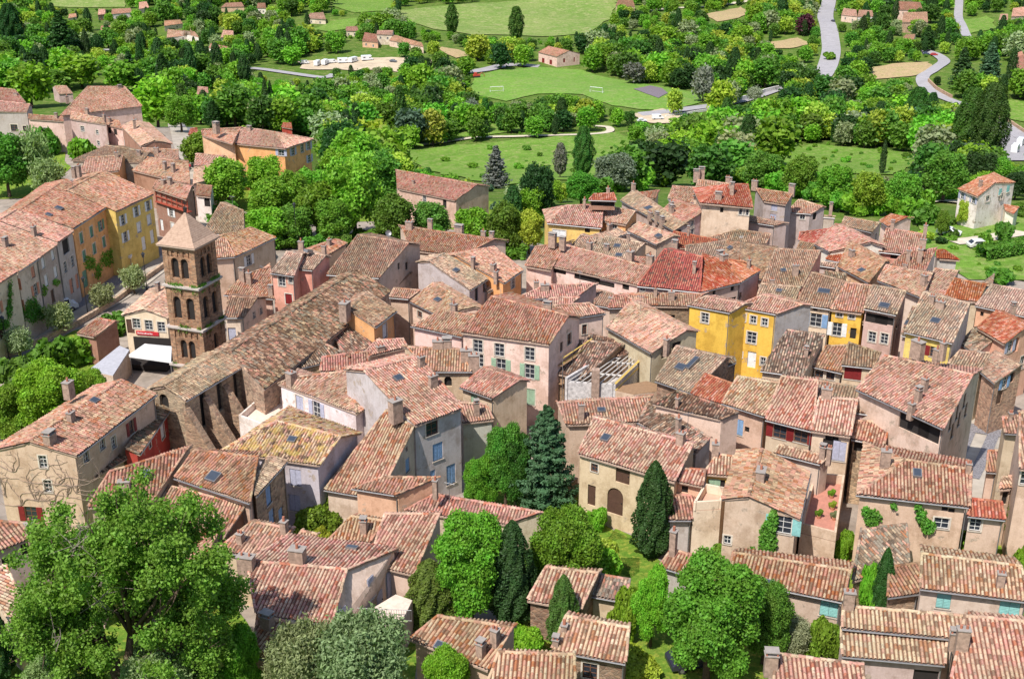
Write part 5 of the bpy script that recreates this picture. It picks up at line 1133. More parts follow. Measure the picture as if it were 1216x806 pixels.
far_h = [
 ('pale salmon roof below the dark conifers, far left', (132,93),(146,90),(129,77),(137,77),5,'beige'),
 ('pink cottage beside the purple plum tree', (233,115),(248,116.5),(235,103),(247,104),5,'pink'),
 ('narrow mauve cottage behind a blue-green conifer', (268,113),(278,114),(269,104),(277,105),6,'mauve'),
 ('white-gabled villa behind the poplar row, far left', (198,45),(226,42),(199,35),(231,38),6,'white'),
 ('yellowish-roofed bungalow above the white-gabled villa', (195,31),(217,28),(195,25),(214,23.5),3.5,'cream'),
 ('small white house with an L roof right of the poplars', (248,57),(265,60),(250,52),(271,56),5,'white'),
 ('far villa with a pale terrace under round trees', (262,45),(277,43),(265,36),(277,37),4,'white'),
 ('tiny white cottage in the grove left of the poplars', (119,38),(132,36),(120,31),(132,31),3.5,'white'),
 ('far bungalow at the top edge beside a dark cypress', (262,9),(290,8),(268,4),(287,3),3.5,'peach'),
 ('low row house at the far end of the upper left field', (132,17),(157,15),(133,11),(155,10),3.5,'white'),
 ('brown-walled cottage by the upper left field', (116,18),(125,17),(117,11),(125,11),4,'brown'),
 ('far rosy roofs at the top edge, left third', (165,11),(177,9),(165,3),(174,2),4,'pink'),
 ('little pale roof in the trees at far left', (81,22),(91,20),(82,17),(90,16),3.5,'cream'),
 ('campsite building with a high pale pavilion roof', (447,41),(466,41.5),(448,36.5),(467,36.5),6,'cream'),
 ('left wing of the campsite building', (430,49),(449,50.5),(433,39),(447,41),3.5,'peach'),
 ('long right wing of the campsite building', (462,48),(503,56),(467,42),(501,51),3.5,'pink'),
 ('pale bungalow right of the yellow field patch', (364,22),(387,23),(368,16),(384,15),3.5,'cream'),
 ('small white hut on the hill, top left centre', (305,10),(316,10),(306,4),(315,4),4,'white'),
 ('tiny roof in the hollow above the tall cypresses', (346,123),(362,124),(349,118),(360,118),3,'cream'),
 ('pale roofs behind the pine, above the parking', (410,37),(426,37),(411,32),(424,31.5),3.5,'cream'),
 ('brown-grey stone farm at the top edge of the grove', (731,7),(754,8),(734,0),(752,1),4.5,'stp'),
 ('pink roofs beside the upper road junction', (999,18),(1018,20),(1002,10),(1017,12),4.5,'pink'),
 ('white annexe right of the pink junction roofs', (1018,20),(1037,20),(1020,12),(1036,13),4.5,'white'),
 ('stone villa with two arches on the right hill', (1071,27),(1102,26.5),(1073,15),(1101,14.5),7,'stp'),
 ('upper block of the arched stone villa', (1065,12),(1096,12.5),(1064,2),(1093,3),7,'pink'),
 ('red-roofed pool house below the arched stone villa', (1069,48),(1085,48),(1076,41),(1087,41),3,'white'),
 ('rosy villa at the right end of the top edge', (1201,20),(1222,19),(1203,10),(1220,8),5,'mauve'),
 ('salmon-walled house half hidden by right conifers', (1204,94),(1216,96),(1205,68),(1216,66),5,'salmon'),
 ('small roof by the white sheds at right top', (1186,24),(1197,24),(1188,17),(1197,17),4,'beige'),
]
for lb, a, b, c, d, he, w in far_h:
    ws = [(a[0]*.75+b[0]*.25, a[1]+4, 1, 1.3), (a[0]*.3+b[0]*.7, b[1]+4, 1, 1.3)] if he > 3.4 else []
    if 'two arches' in lb: ws = [(1080,33,3,2.6,'A'),(1092,33,3,2.6,'A')]
    H(lb, a, b, c, d, He=he, k=.8, wall=w, roof='pink', win=ws, chim=[])
# small roof in the street, top
H('little tiled kiosk roof at the bend below the mansion', (223,160), (237,160), (226,153), (234,152), He=3, k=.6, wall='mauve', roof='red', chim=[])
H('pergola-topped hut behind the orange mansion', (334,151), (347,153), (336,146), (346,146), He=4, k=.6, wall='red', roof='red', chim=[])

stems(r_gab, g_gab, [(8,590),(25,600),(60,600),(80,590),(70,575),(15,560),(90,585),(45,595)], 5, plain('bare creeper stems', (.30,.22,.17), .95))
ivy(r_l1, g_l1, [(11,348,2,16),(10,368,3,12),(2,385,8,6)], 'mid')
ivy(r_l2, g_l2, [(38,368,8,14),(28,372,5,9),(50,372,6,8)], 'mid')
ivy(r_l3, g_l3, [(52,345,3,6),(66,335,4,4)], 'green')
ivy(r_l4, g_l4, [(106,312,6,8),(116,322,4,9),(126,308,7,9),(134,300,5,7)], 'green')
ivy(r_x1, g_x1, [(1036,614,8,9),(1028,606,4,5),(1094,612,5,8),(1102,624,7,8),(1090,600,3,5),(1062,600,3,3)], 'mid')
ivy(r_y1, g_y1, [(912,642,9,20),(918,618,5,12),(893,655,4,6)], 'mid', 40)
# ------------------------------------------------------------------ church
_, nv = H('long church nave with a huge weathered grey-brown roof', (314,462), (464,346), (272,418), (424,320.5), He=8.6, k=.55, wall='st', roof='grey', chim=[], name='church_nave', cat='church', pitch=.36, rmin=2)
H('low gable dormer roof on the church nave slope', (352,438), (412,424), (386,408), (416,424), He=7.6, k=.05, wall='st', roof='grey', chim=[], name='nave_dormer', cat='roof')
H('brown roofed wing with an orange end and white shutter by the nave', (446,389), (471,369), (414,367), (437,347), He=9.2, wall='orange', k=.2, chim=[(410,375,1.6,.9,1.2)], roof='tan')
rt, ap = H('church choir with sloping stone buttresses and tall arched windows', (221,475.5), (292,433), (195,458), (265,416), He=8.6, k=.85, wall='st', roof='tan', chim=[], name='church_choir', cat='church', pitch=.34,
  win=[(241.7,482.7,.95,4.0,'A'),(261,466.5,.85,3.4,'A'),(280.6,455,.85,3.2,'A'),(195,477,1.2,2.0,'A')])
A_, B_ = ap['A'], ap['B']; e_ = (B_-A_)/np.linalg.norm(B_-A_); n_ = np.array([e_[1], -e_[0], 0]); Ln = np.linalg.norm(B_-A_); zb_ = ap['zb']
if n_[1] > 0: n_ = -n_
for q in (.03, .34, .66, .97):
    m = MB(); P = A_+(B_-A_)*q-n_*.4; up_ = np.array([0,0,1.0])
    prof = [(0, zb_-P[2]), (5.2, zb_-P[2]), (5.2, zb_-P[2]+1.2), (.2, -1.0), (0, -1.0)]
    vs = [P+n_*x+up_*z+e_*s for s in (-.4, .4) for x, z in prof]
    m.add(vs, [(0,1,2,3,4), (9,8,7,6,5)]+[(i, 5+i, 5+(i+1) % 5, (i+1) % 5) for i in range(5)])
    o = m.build('buttress', STONE, rt); o.color = (.40,.31,.24,1)
# ------------------------------------------------------------------ bell tower
def tower():
    zt = 18.8
    P = ghit((222, 440)); zt = P[2]+19.0
    Lc, Fc = hit((191, 291), zt), hit((230, 296), zt); e = (Fc-Lc); side = np.linalg.norm(e); e /= side; nn = np.array([-e[1], e[0], 0]); 
    if nn[1] < 0: nn = -nn
    cen = Lc+e*side/2+nn*side/2; zb = P[2]-1; ang = math.atan2(e[1], e[0])
    side *= .96
    root = empty('bell_tower', (cen[0], cen[1], P[2]), ang); tag(root, 'square brown stone bell tower with arched openings and pyramid roof', 'bell tower')
    Z = lambda z: z-P[2]
    zs = [Z(zb), Z(zt)-14.4, Z(zt)-9.7, Z(zt)-4.7, Z(zt)]; ws = [side*1.10, side*1.06, side*1.03, side]
    EX, EY, EZ = np.array([1.,0,0]), np.array([0,1.,0]), np.array([0,0,1.])
    faces = [(EX, -EY), (EY, EX), (-EX, EY), (-EY, -EX)]
    print('tower side', side, 'top', zt)
    for i in range(4):
        w = ws[i]/2; m = MB(); m.box((0, 0, (zs[i]+zs[i+1])/2), (2*w, 2*w, zs[i+1]-zs[i]))
        o = m.build('wall', STONE, root); o.color = (.38, .245, .165, 1) if i else (.38, .29, .23, 1)
        cut = MB(); mid = (zs[i]+zs[i+1])/2
        for fi, (ex, nx) in enumerate(faces):
            spots = {3: [(-.62, -.2, .95, 2.4), (.62, -.2, .95, 2.4)], 2: [(-.88, -.1, 1.0, 2.7), (.88, -.1, 1.0, 2.7)], 1: [(-.55, -.3, .85, 2.3), (.55, -.3, .85, 2.3)] if fi != 1 else [(.3, .2, .8, 2.0)], 0: []}[i]
            for x, dz, ww, hh in spots:
                C = nx*w+ex*x+EZ*(mid+dz); wd = make_window(root, C, ex, nx, ww, hh, 'A', None, cut)
            if i:    # blind lombard arcade under the ledge: shallow niches
                nb = 5
                for k in range(nb):
                    x = (k-(nb-1)/2)*w*.36; pts = arch_pts(.42, .8 if i < 3 else .7, 6); kk = len(pts); C = nx*w+ex*x+EZ*(zs[i+1]-.85)
                    clash = any(abs(x-s[0]) < s[2]/2+.25 and (mid+s[1]+s[3]/2) > zs[i+1]-1.35 for s in spots)
                    if clash: continue
                    vs = [C+ex*a+EZ*b+nx*d for d in (.3, -.13) for a, b in pts]
                    cut.add(vs, [tuple(range(kk)), tuple(range(2*kk-1, kk-1, -1))]+[(j, kk+j, kk+(j+1) % kk, (j+1) % kk) for j in range(kk)])
        if cut.v: boolean_cut(o, cut)
        # pilasters at the corners and putlog holes
        if i:
            for sx in (-1, 1):
                for sy in (-1, 1): pm = MB(); pm.box((sx*(w-.28), sy*(w-.28), (zs[i]+zs[i+1])/2-.05), (.66, .66, zs[i+1]-zs[i]-.12)); pl_ = pm.build('pilaster', STONE, root); pl_.color = (.43, .29, .20, 1)
            lm = MB(); lm.box((0, 0, zs[i]+.02), (2*w+.75, 2*w+.75, .22)); lm.box((0, 0, zs[i]-.16), (2*w+.45, 2*w+.45, .14)); lm.build('ledge', plain('pale ledge stone', (.50,.43,.38), .9), root)
            # grass growing on the ledges
            rg = np.random.default_rng(40+i); V = []; F = []; n = 1500
            for k in range(n):
                fi = rg.integers(0, 4); ex, nx = faces[fi]; u = rg.uniform(-w, w); 
                if math.sin(u*2.3+fi*1.7+i)+rg.normal(0, .5) < .25: continue
                p = nx*(w+rg.uniform(0.02, .34))+ex*u+EZ*(zs[i]+.12); hgt = rg.uniform(.1, .42); dr = rg.normal(0, .12, 3); dr[2] = 0
                if rg.random() < .35: p = p-EZ*rg.uniform(.1, .9)+nx*.05; hgt *= .6
                sd = ex*rg.uniform(.04, .1); o_ = len(V); V += [p-sd, p+sd, p+dr+EZ*hgt+sd*.3, p+dr+EZ*hgt-sd*.3]; F.append((o_, o_+1, o_+2, o_+3))
            if F: lp = link('ledge_plants', npmesh('ledge plants', V, F, [LEAF]), root); lp.color = (.12, .24, .035, 1); lp['kind'] = 'stuff'
    w = side/2; m = MB(); m.box((0, 0, zs[4]+.1), (2*w+.9, 2*w+.9, .2)); m.box((0, 0, zs[4]-.09), (2*w+.5, 2*w+.5, .16)); m.build('cornice', plain('tower cornice', (.52,.38,.29), .9), root)
    r_ = w+.5; z0 = zs[4]+.2; ap_ = z0+3.3; m = MB(); pts = [(-r_, -r_), (r_, -r_), (r_, r_), (-r_, r_)]; vs = []; 
    # slightly flared pyramid
    lv = [(1.0, 0), (.80, .42), (.4, 1.85), (.0, 3.3)]
    for f, dz in lv: vs += [(x*max(f, .005), y*max(f, .005), z0+dz) for x, y in pts]
    fs = [(3,2,1,0)]+[(4*a+i, 4*a+(i+1) % 4, 4*a+4+(i+1) % 4, 4*a+4+i) for a in range(3) for i in range(4)]
    m.add(vs, fs)
    t = NT('pale stone shingle'); g = gpos(t); wv = t.n('ShaderNodeTexWave', wave_type='BANDS', bands_direction='Z'); wv.inputs['Scale'].default_value = 1.6; wv.inputs['Distortion'].default_value = 1; t.l(g, wv.inputs[0])
    nz = t.noise(3, 6, .7, g); c = t.ramp(nz.outputs[0], [(.3, (.29,.185,.13)), (.6, (.44,.30,.22)), (.8, (.35,.235,.165))]).outputs[0]
    t.bsdf(t.mix(c, (.36,.25,.18), t.math('MULTIPLY', t.ramp(wv.outputs[1], [(0, (1,1,1)), (.25, (0,0,0))]).outputs[0], .4)), .9, wv.outputs[1], .3, .03)
    m.build('roof', t.mat, root)
    m = MB(); m.box((0, 0, ap_+.2), (.28, .28, .5)); m.tube([(0,0,ap_+.3), (0,0,ap_+1.3)], .035, 5); m.box((0, 0, ap_+1.05), (.5, .04, .04)); m.build('finial', M['metal'], root)
tower()
# ------------------------------------------------------------------ vehicles and small things
def car(label, px, rz, col, kind='car', group=None, at=None, blk=False):
    P = ghit(px) if at is None else np.array(at); van = kind in ('van', 'campervan'); paint = plain('vehicle paint '+label[:12], col, .3, .1, .6, .05)
    L, Wd, Ht = {'car': (4.1, 1.75, 1.45), 'van': (5.0, 1.95, 2.0), 'campervan': (6.4, 2.2, 2.85)}[kind]
    r = empty('parked_'+kind if kind != 'campervan' else 'campervan', P+[0, 0, .5 if proj(P)[1] > 300 else .28], rz); tag(r, label, kind if kind != 'campervan' else 'campervan', group)
    side = {'car': [(-2.05,.35),(-2.05,.75),(-1.9,.88),(-1.25,1.38),(-.2,1.45),(.45,1.38),(1.05,.95),(1.85,.82),(2.05,.65),(2.05,.35)],
            'van': [(-2.5,.35),(-2.5,1.85),(-2.35,2.0),(1.1,2.0),(1.3,1.9),(1.85,1.15),(2.4,.98),(2.5,.8),(2.5,.35)],
            'campervan': [(-3.2,.4),(-3.2,2.75),(-3.1,2.85),(2.1,2.85),(2.6,2.6),(2.0,1.95),(2.45,1.25),(3.1,1.05),(3.2,.4)]}[kind]
    m = MB(); n = len(side); w = Wd/2
    def ins(z): return w*(1-.16*max(0, (z-.85))/(Ht-.85)) if kind == 'car' else w*(.97 if z > 1.5 else 1)
    vs = [(x, -ins(z), z) for x, z in side]+[(x, ins(z), z) for x, z in side]
    m.add(vs, [tuple(range(n)), tuple(range(2*n-1, n-1, -1))]+[(i, n+i, n+(i+1) % n, (i+1) % n) for i in range(n)])
    body = m.build('body', paint, r); bv = body.modifiers.new('bev', 'BEVEL'); bv.width = .07; bv.segments = 2; bv.angle_limit = R(25)
    g = MB()
    if kind == 'car':
        for s in (-1, 1):
            y0 = s*(ins(1.0)+.012); y1 = s*(ins(1.32)+.012); g.add([(-1.45,y0,.98),(.75,y0,.98),(.35,y1,1.32),(-1.1,y1,1.32)], [(0,1,2,3)])
        g.add([(1.03,-.68,.98),(1.03,.68,.98),(.5,.62,1.36),(.5,-.62,1.36)], [(0,1,2,3)]); g.add([(-1.84,-.66,.94),(-1.84,.66,.94),(-1.32,.6,1.34),(-1.32,-.6,1.34)], [(0,1,2,3)])
    else:
        fx = 1.86 if kind == 'van' else 2.46; tx = 1.33 if kind == 'van' else 2.03; zb_, zt_ = (1.2, 1.85) if kind == 'van' else (1.3, 1.9)
        g.add([(fx,-.8,zb_),(fx,.8,zb_),(tx+.03,.75,zt_),(tx+.03,-.75,zt_)], [(0,1,2,3)])
        for s in (-1, 1): g.obox((0,0,0),(1,0,0),(0,1,0),(0,0,1), tx-1.0, tx-.1, s*(w*.985)-.015, s*(w*.985)+.015, zb_, zt_-.08)
        if kind == 'campervan':
            for s in (-1, 1): g.obox((0,0,0),(1,0,0),(0,1,0),(0,0,1), -2.3, -1.1, s*(w*.985)-.015, s*(w*.985)+.015, 1.5, 2.1)
    g.build('windows', M['glass'], r, fix=False)
    for sx in (-1, 1):
        for sy in (-1, 1):
            wl = MB(); wl.tube([(sx*L*.31, sy*(w-.17), .32), (sx*L*.31, sy*(w+.02), .32)], .32, 14); o = wl.build('wheel', M['rubber'], r)
            hb = MB(); hb.tube([(sx*L*.31, sy*(w+.02), .32), (sx*L*.31, sy*(w+.035), .32)], .17, 10); hb.build('rim', M['gutter'], o)
    for s in (-1, 1): hl = MB(); hl.box((L/2-.03, s*w*.72, .68), (.1, .3, .16)); hl.build('headlight', M['frame'], r)
    return r
car('white van parked by the house with the ground floor canopy', (71,372), R(38), (.75,.77,.80), 'van')
car('small white estate car on the lawn, upper right', (1126,281), R(-28), (.78,.78,.78))
car('white car under a pale cover on the right lawn', (1163,296), R(5), (.66,.64,.58))
car('white car at the grove edge above the plane trees', (416,149), R(-5), (.78,.78,.78))
car('dark car beneath the walnut-like tree', (825,793), R(12), (.03,.03,.05))
car('white van parked at the roadside near the pitch', (781,143), R(5), (.78,.78,.78), 'van')
car('white car between the van and the grove by the pitch', (762,146), R(2), (.75,.75,.75))
car('pale blue-white van right of the pitch road', (838,145), R(4), (.70,.74,.78), 'van')
car('bright red car outside the right hillside gate', (1109,67), R(-15), (.5,.02,.02))
car('dark blue car next to the bright red car', (1099,66), R(-10), (.05,.06,.12))
car('dark car driving on the upper right road', (989,27), R(95), (.06,.06,.07))
car('grey car at the top of the upper right road', (994,14), R(20), (.25,.26,.28))
car('large white campervan at the right edge car park', (1205,182), R(60), (.80,.80,.80), 'campervan')
car('second white campervan behind the first at the right edge', (1211,174), R(60), (.76,.77,.80), 'campervan')
cps = [(362,77,15,'van'),(377,79,80,'campervan'),(386,78,80,'campervan'),(395,76,20,'van'),(408,76,10,'campervan'),(420,75,60,'campervan'),(436,73,20,'campervan'),(467,75,-20,'car')]
nms = ['leftmost white van in the row of parked campers','white campervan left of its close twin in the camper row','white campervan right of its close twin in the camper row','small white van standing fourth in the camper row','white campervan mid row, broadside to the camera','white campervan mid row, turned end on','white campervan alone at the right of the camper row','dark grey car right of the camper row']
for (x, y, a, kd), lb in zip(cps, nms): car(lb, (x, y), R(a), (.78,.78,.78) if kd != 'car' else (.12,.13,.15), kd, 'campers and cars in the sandy parking')
# lamps in the street
def lamp(label, px, h=5.0):
    P = ghit(px); r = empty('street_lamp', P+[0,0,.2]); tag(r, label, 'street lamp', 'street lamps')
    m = MB(); m.tube([(0,0,0),(0,0,.5),(0,0,h)], [.12,.07,.05], 7); m.tube([(0,0,0),(0,0,.25)], [.2,.16], 8); m.build('post', M['metal'], r)
    m = MB(); m.tube([(0,0,h),(0,0,h+.12),(0,0,h+.55),(0,0,h+.62)], [.08,.16,.26,.3], 6); m.build('lantern', M['glass'], r)
    m = MB(); m.tube([(0,0,h+.62),(0,0,h+.85),(0,0,h+.95)], [.32,.1,.02], 6); m.build('cap', M['metal'], r)
lamp('black street lamp at the left end of the parapet', (11,428)); lamp('black street lamp between two street olive trees', (105,377)); lamp('black street lamp nearest the tower', (175,346)); 
lamp('tall lamp in the dark grove beyond the church roof', (353,297), 7)
# goals
for px, rz, lb in (((590,110), R(12), 'white football goal left on the pitch'), ((708,111), R(-30), 'white football goal right on the pitch')):
    P = ghit(px)+np.array([0,0,.45]); r = empty('football_goal', P, rz); tag(r, lb, 'football goal'); m = MB()
    m.tube([(-3.2,0,0),(-3.2,0,2.3),(3.2,0,2.3),(3.2,0,0)], .14, 6); m.build('frame', M['white'], r)
    m = MB()
    for s in (-3.2, 3.2): m.tube([(s,0,2.3),(s,1.4,1.2),(s,1.8,0)], .06, 5)
    m.tube([(-3.2,1.8,.05),(3.2,1.8,.05)], .06, 5); m.build('net_support', M['white'], r)
# red tractor-like machine by the road
P = ghit((566,93)); r = empty('red_digger', P+[0,0,.5], R(20)); tag(r, 'small red digger at the edge of the pitch road', 'digger')
m = MB(); m.box((0,0,1.0),(3.4,1.7,.9)); m.box((-.6,0,1.9),(1.3,1.4,1.1)); m.build('body', plain('red machine paint',(.5,.06,.04),.5), r)
m = MB(); m.tube([(1.5,0,1.2),(2.8,0,2.4),(4.0,0,1.2),(4.3,0,.4)], [.18,.16,.14,.25], 6); m.build('arm', plain('red machine arm',(.45,.05,.04),.5), r)
for s in (-1,1): m = MB(); m.box((0,s*.8,.35),(3.2,.45,.7)); m.build('track', M['rubber'], r)
# market tent and cafe canopies beside the tower
def canopy(label, q, h, col, drop=0.0, name='canopy', legs=True, fab=None):
    Z = ghit(((q[0][0]+q[1][0])/2, q[0][1]+14))[2]+h; W = [hit(p, Z) for p in q]; c = sum(W)/4; r = empty(name, (c[0], c[1], Z-h)); tag(r, label, name.replace('_', ' '))
    W = [w-[c[0], c[1], Z-h] for w in W]; cc = sum(W)/4+np.array([0,0,drop]); m = MB()
    m.add([*W, cc], [(0,1,4),(1,2,4),(2,3,4),(3,0,4)]); m.add([*W, *[w-[0,0,.35] for w in W]], [(i,(i+1) % 4,4+(i+1) % 4,4+i) for i in range(4)])
    o = m.build('fabric', fab or plain(name+' cloth', col, .8), r); sd = o.modifiers.new('s', 'SOLIDIFY'); sd.thickness = .03
    if legs:
        for w in W: l_ = MB(); w2 = w*.96; l_.tube([(w2[0], w2[1], 0), (w2[0], w2[1], h-.05)], .05, 6); l_.build('leg', M['gutter'], r)
    return r, W
canopy('white market tent in front of the bell tower', [(153,421),(203,428),(204,411),(172,408)], 3.2, (.80,.79,.78), .7, 'market_tent')
canopy('pale awning over the pavement by the golden yellow house', [(137,300),(155,305),(160,295),(143,290)], 3.0, (.78,.72,.66), .1, 'awning')
canopy('brown tiled canopy over the grey-brown house terrace', [(55,346),(76,333),(72,330),(52,341)], 3.0, (.35,.2,.16), .1, 'awning')
def flat(label, q, h, mat, wall='beige', par=.0, parmat=None, name='terrace', cat='terrace', base=None, col=None):
    Z = h
    mid = np.mean(q, axis=0)
    for _ in range(10): P = hit(mid, Z); Z = .5*Z+.5*(terr(P[0], P[1])+h)
    W = [hit(p, Z) for p in q]; c = sum(W)/4; zb = min(terr(w[0], w[1]) for w in W)-.5; r = empty(name, (c[0], c[1], zb+.5)); tag(r, label, cat)
    o_ = np.array([c[0], c[1], zb+.5]); W = [w-o_ for w in W]; m = MB(); m.prism([w*1.0 for w in W], -.5, W[0][2]-.06)
    wo = m.build('wall', STONE if wall.startswith('st') else STUCCO, r); wo.color = WALLC[wall]+(1,)
    m = MB(); m.prism([w*.985 for w in W], W[0][2]-.058, W[0][2]); m.build('deck', mat, r)
    if par:
        m = MB()
        for i in range(4):
            a, b = W[i].copy(), W[(i+1) % 4].copy(); d = (b-a)/np.linalg.norm(b-a); n = np.array([-d[1], d[0], 0]); 
            if n@(a+b)*1.0 < 0: n = -n
            m.obox(a, d, -n, (0,0,1.), 0 if i % 2 else .2, np.linalg.norm(b-a)-(0 if i % 2 else .2), 0, .2, .003, par)
        p_ = m.build('parapet', STUCCO, r); p_.color = (WALLC[wall] if col is None else col)+(1,)
    return r, W
flat('broad pale roof terrace between church choir and white house', [(284,500),(345,524),(398,507),(318,470)], 4.6, M['paledeck'], 'white', .7)
flat('red tiled terrace with pots beside the teal-shuttered house', [(950,632),(992,643),(1002,574),(966,571)], 3.6, M['reddeck'], 'sand', .9)
flat('small orange-floored terrace with a cream parapet', [(823,606),(856,604),(862,588),(836,583)], 5.0, M['deck'], 'cream', .8)
flat('paved terrace beside the pale gable with red roof', [(408,742),(470,752),(490,712),(470,705)], 3.2, M['paledeck'], 'mauve')
flat('long flat grey roof below the market tent', [(104,440),(134,446),(154,415),(142,410)], 3.0, plain('flat zinc roof', (.45,.44,.47), .6), 'beige', name='flat_roof', cat='roof')
flat('orange balcony floor under the massive tall house roof', [(1078,516),(1113,524),(1120,512),(1088,500)], 6.0, M['deck'], 'orange', .6)
flat('paved yard in front of the arched brown farmhouse door', [(722,622),(752,632),(753,612),(728,604)], .5, M['paledeck'], 'sand')
# railing on the terrace
def railing(label, a, b, h):
    Pa, Pb = hit(a, h), hit(b, h); r = empty('railing', Pa); tag(r, label, 'railing'); d = Pb-Pa; m = MB()
    m.tube([(0,0,1), d+[0,0,1]], .03, 5); m.tube([(0,0,.1), d+[0,0,.1]], .025, 5); m.build('rail', M['gutter'], r); m = MB()
    n = int(np.linalg.norm(d)/.18)
    for i in range(n+1): m.tube([d*i/n+[0,0,0], d*i/n+[0,0,1]], .014, 4)
    m.build('bars', M['gutter'], r)
z_ = terr(*ghit((440,745))[:2])+3.25; railing('thin metal railing on the paved terrace', (424,735), (489,738), z_)
# building site: white box with bare rafters
Z = 6.2; P = hit((730,455), Z)
for _ in range(10): P = hit((700,455), Z); Z = .5*Z+.5*(terr(P[0], P[1])+6.2)
q = [hit(p, Z) for p in ((671,453),(731,457),(769,423),(728,419))]; c = sum(q)/4; zb = min(terr(w[0], w[1]) for w in q)
r = empty('unroofed_house', (c[0], c[1], zb)); tag(r, 'white unroofed house under repair with bare rafters', 'building site'); o_ = np.array([c[0], c[1], zb]); q = [w-o_ for w in q]
m = MB()
for i in range(4):
    a, b = q[i], q[(i+1) % 4]; d = (b-a)/np.linalg.norm(b-a); n = np.array([-d[1], d[0], 0]); n = n if n@(a+b) < 0 else -n
    m.obox(np.array([a[0], a[1], 0]), d, n, (0,0,1.), 0 if i % 2 else .3, np.linalg.norm(b-a)-(0 if i % 2 else .3), 0, .3, -1, a[2]+(.5 if i == 3 else 0))
m.prism([w*.9 for w in q], q[0][2]-2.4, q[0][2]-2.2)
o = m.build('wall', plain('dusty white blockwork', (.62,.58,.56), .9, 0, .1, .3), r); m = MB()
for i in range(8):
    f = (i+.5)/8; a = q[0]+(q[1]-q[0])*f; b = q[3]+(q[2]-q[3])*f; m.tube([a+[0,0,.08], b+[0,0,.3]], .085, 4)
for f in (.3, .7): m.tube([q[0]+(q[3]-q[0])*f+[0,0,0], q[1]+(q[2]-q[1])*f+[0,0,0]], .13, 4)
m.build('rafter', plain('weathered whitewashed rafters', (.50,.46,.42), .85), r); m = MB(); m.tube([q[1]+[0,0,.2], q[2]+[0,0,.5]], .14, 4); m.tube([q[1]+[0,0,-.6], q[2]+[0,0,-.3]], .10, 4); m.build('edge_beam', M['ywood'], r)
m = MB(); m.box((q[0][0]*.25+q[1][0]*.75-.8, q[0][1]-.6, (q[0][2]+1)/2), (.8, .8, q[0][2]+2.4)); m.build('chimney', M['chim'], r)
flat('half-built timber roof frame with yellow boards', [(722,461),(752,468),(800,462),(768,452)], 5.6, M['wood'], 'sand', name='roof_frame', cat='roof frame')
# scaffold on the pink mansion's right wall
Pa, Pb = hit((655,428), 9.2), hit((690,405), 9.2); r = empty('scaffold', (Pa[0], Pa[1], 0)); tag(r, 'yellow scaffold edge on the right corner of the pink mansion', 'scaffold'); o_ = np.array([Pa[0], Pa[1], 0]); Pa, Pb = Pa-o_, Pb-o_; d = (Pb-Pa)/np.linalg.norm(Pb-Pa); n = np.array([d[1], -d[0], 0])
n = n if n[1] < 0 else -n
m = MB(); L_ = np.linalg.norm(Pb-Pa)
for t in (0, .33, .66, 1):
    for w_ in (.5, 1.4): p = Pa+(Pb-Pa)*t+n*w_; m.tube([(p[0], p[1], -.5), (p[0], p[1], Pa[2]+1.1)], .04, 5)
m.build('pole', M['gutter'], r); m = MB()
for z in (2.2, 4.4, 6.6, 8.8): m.obox((Pa[0], Pa[1], z), d, n, (0,0,1.), 0, L_, .55, 1.35, 0, .06)
m.build('plank', M['wood'], r); m = MB()
for z in (9.2, 9.8): m.tube([Pa*[1,1,0]+n*1.4+[0,0,z], Pb*[1,1,0]+n*1.4+[0,0,z]], .07, 5)
m.build('guard_rail', M['ywood'], r)
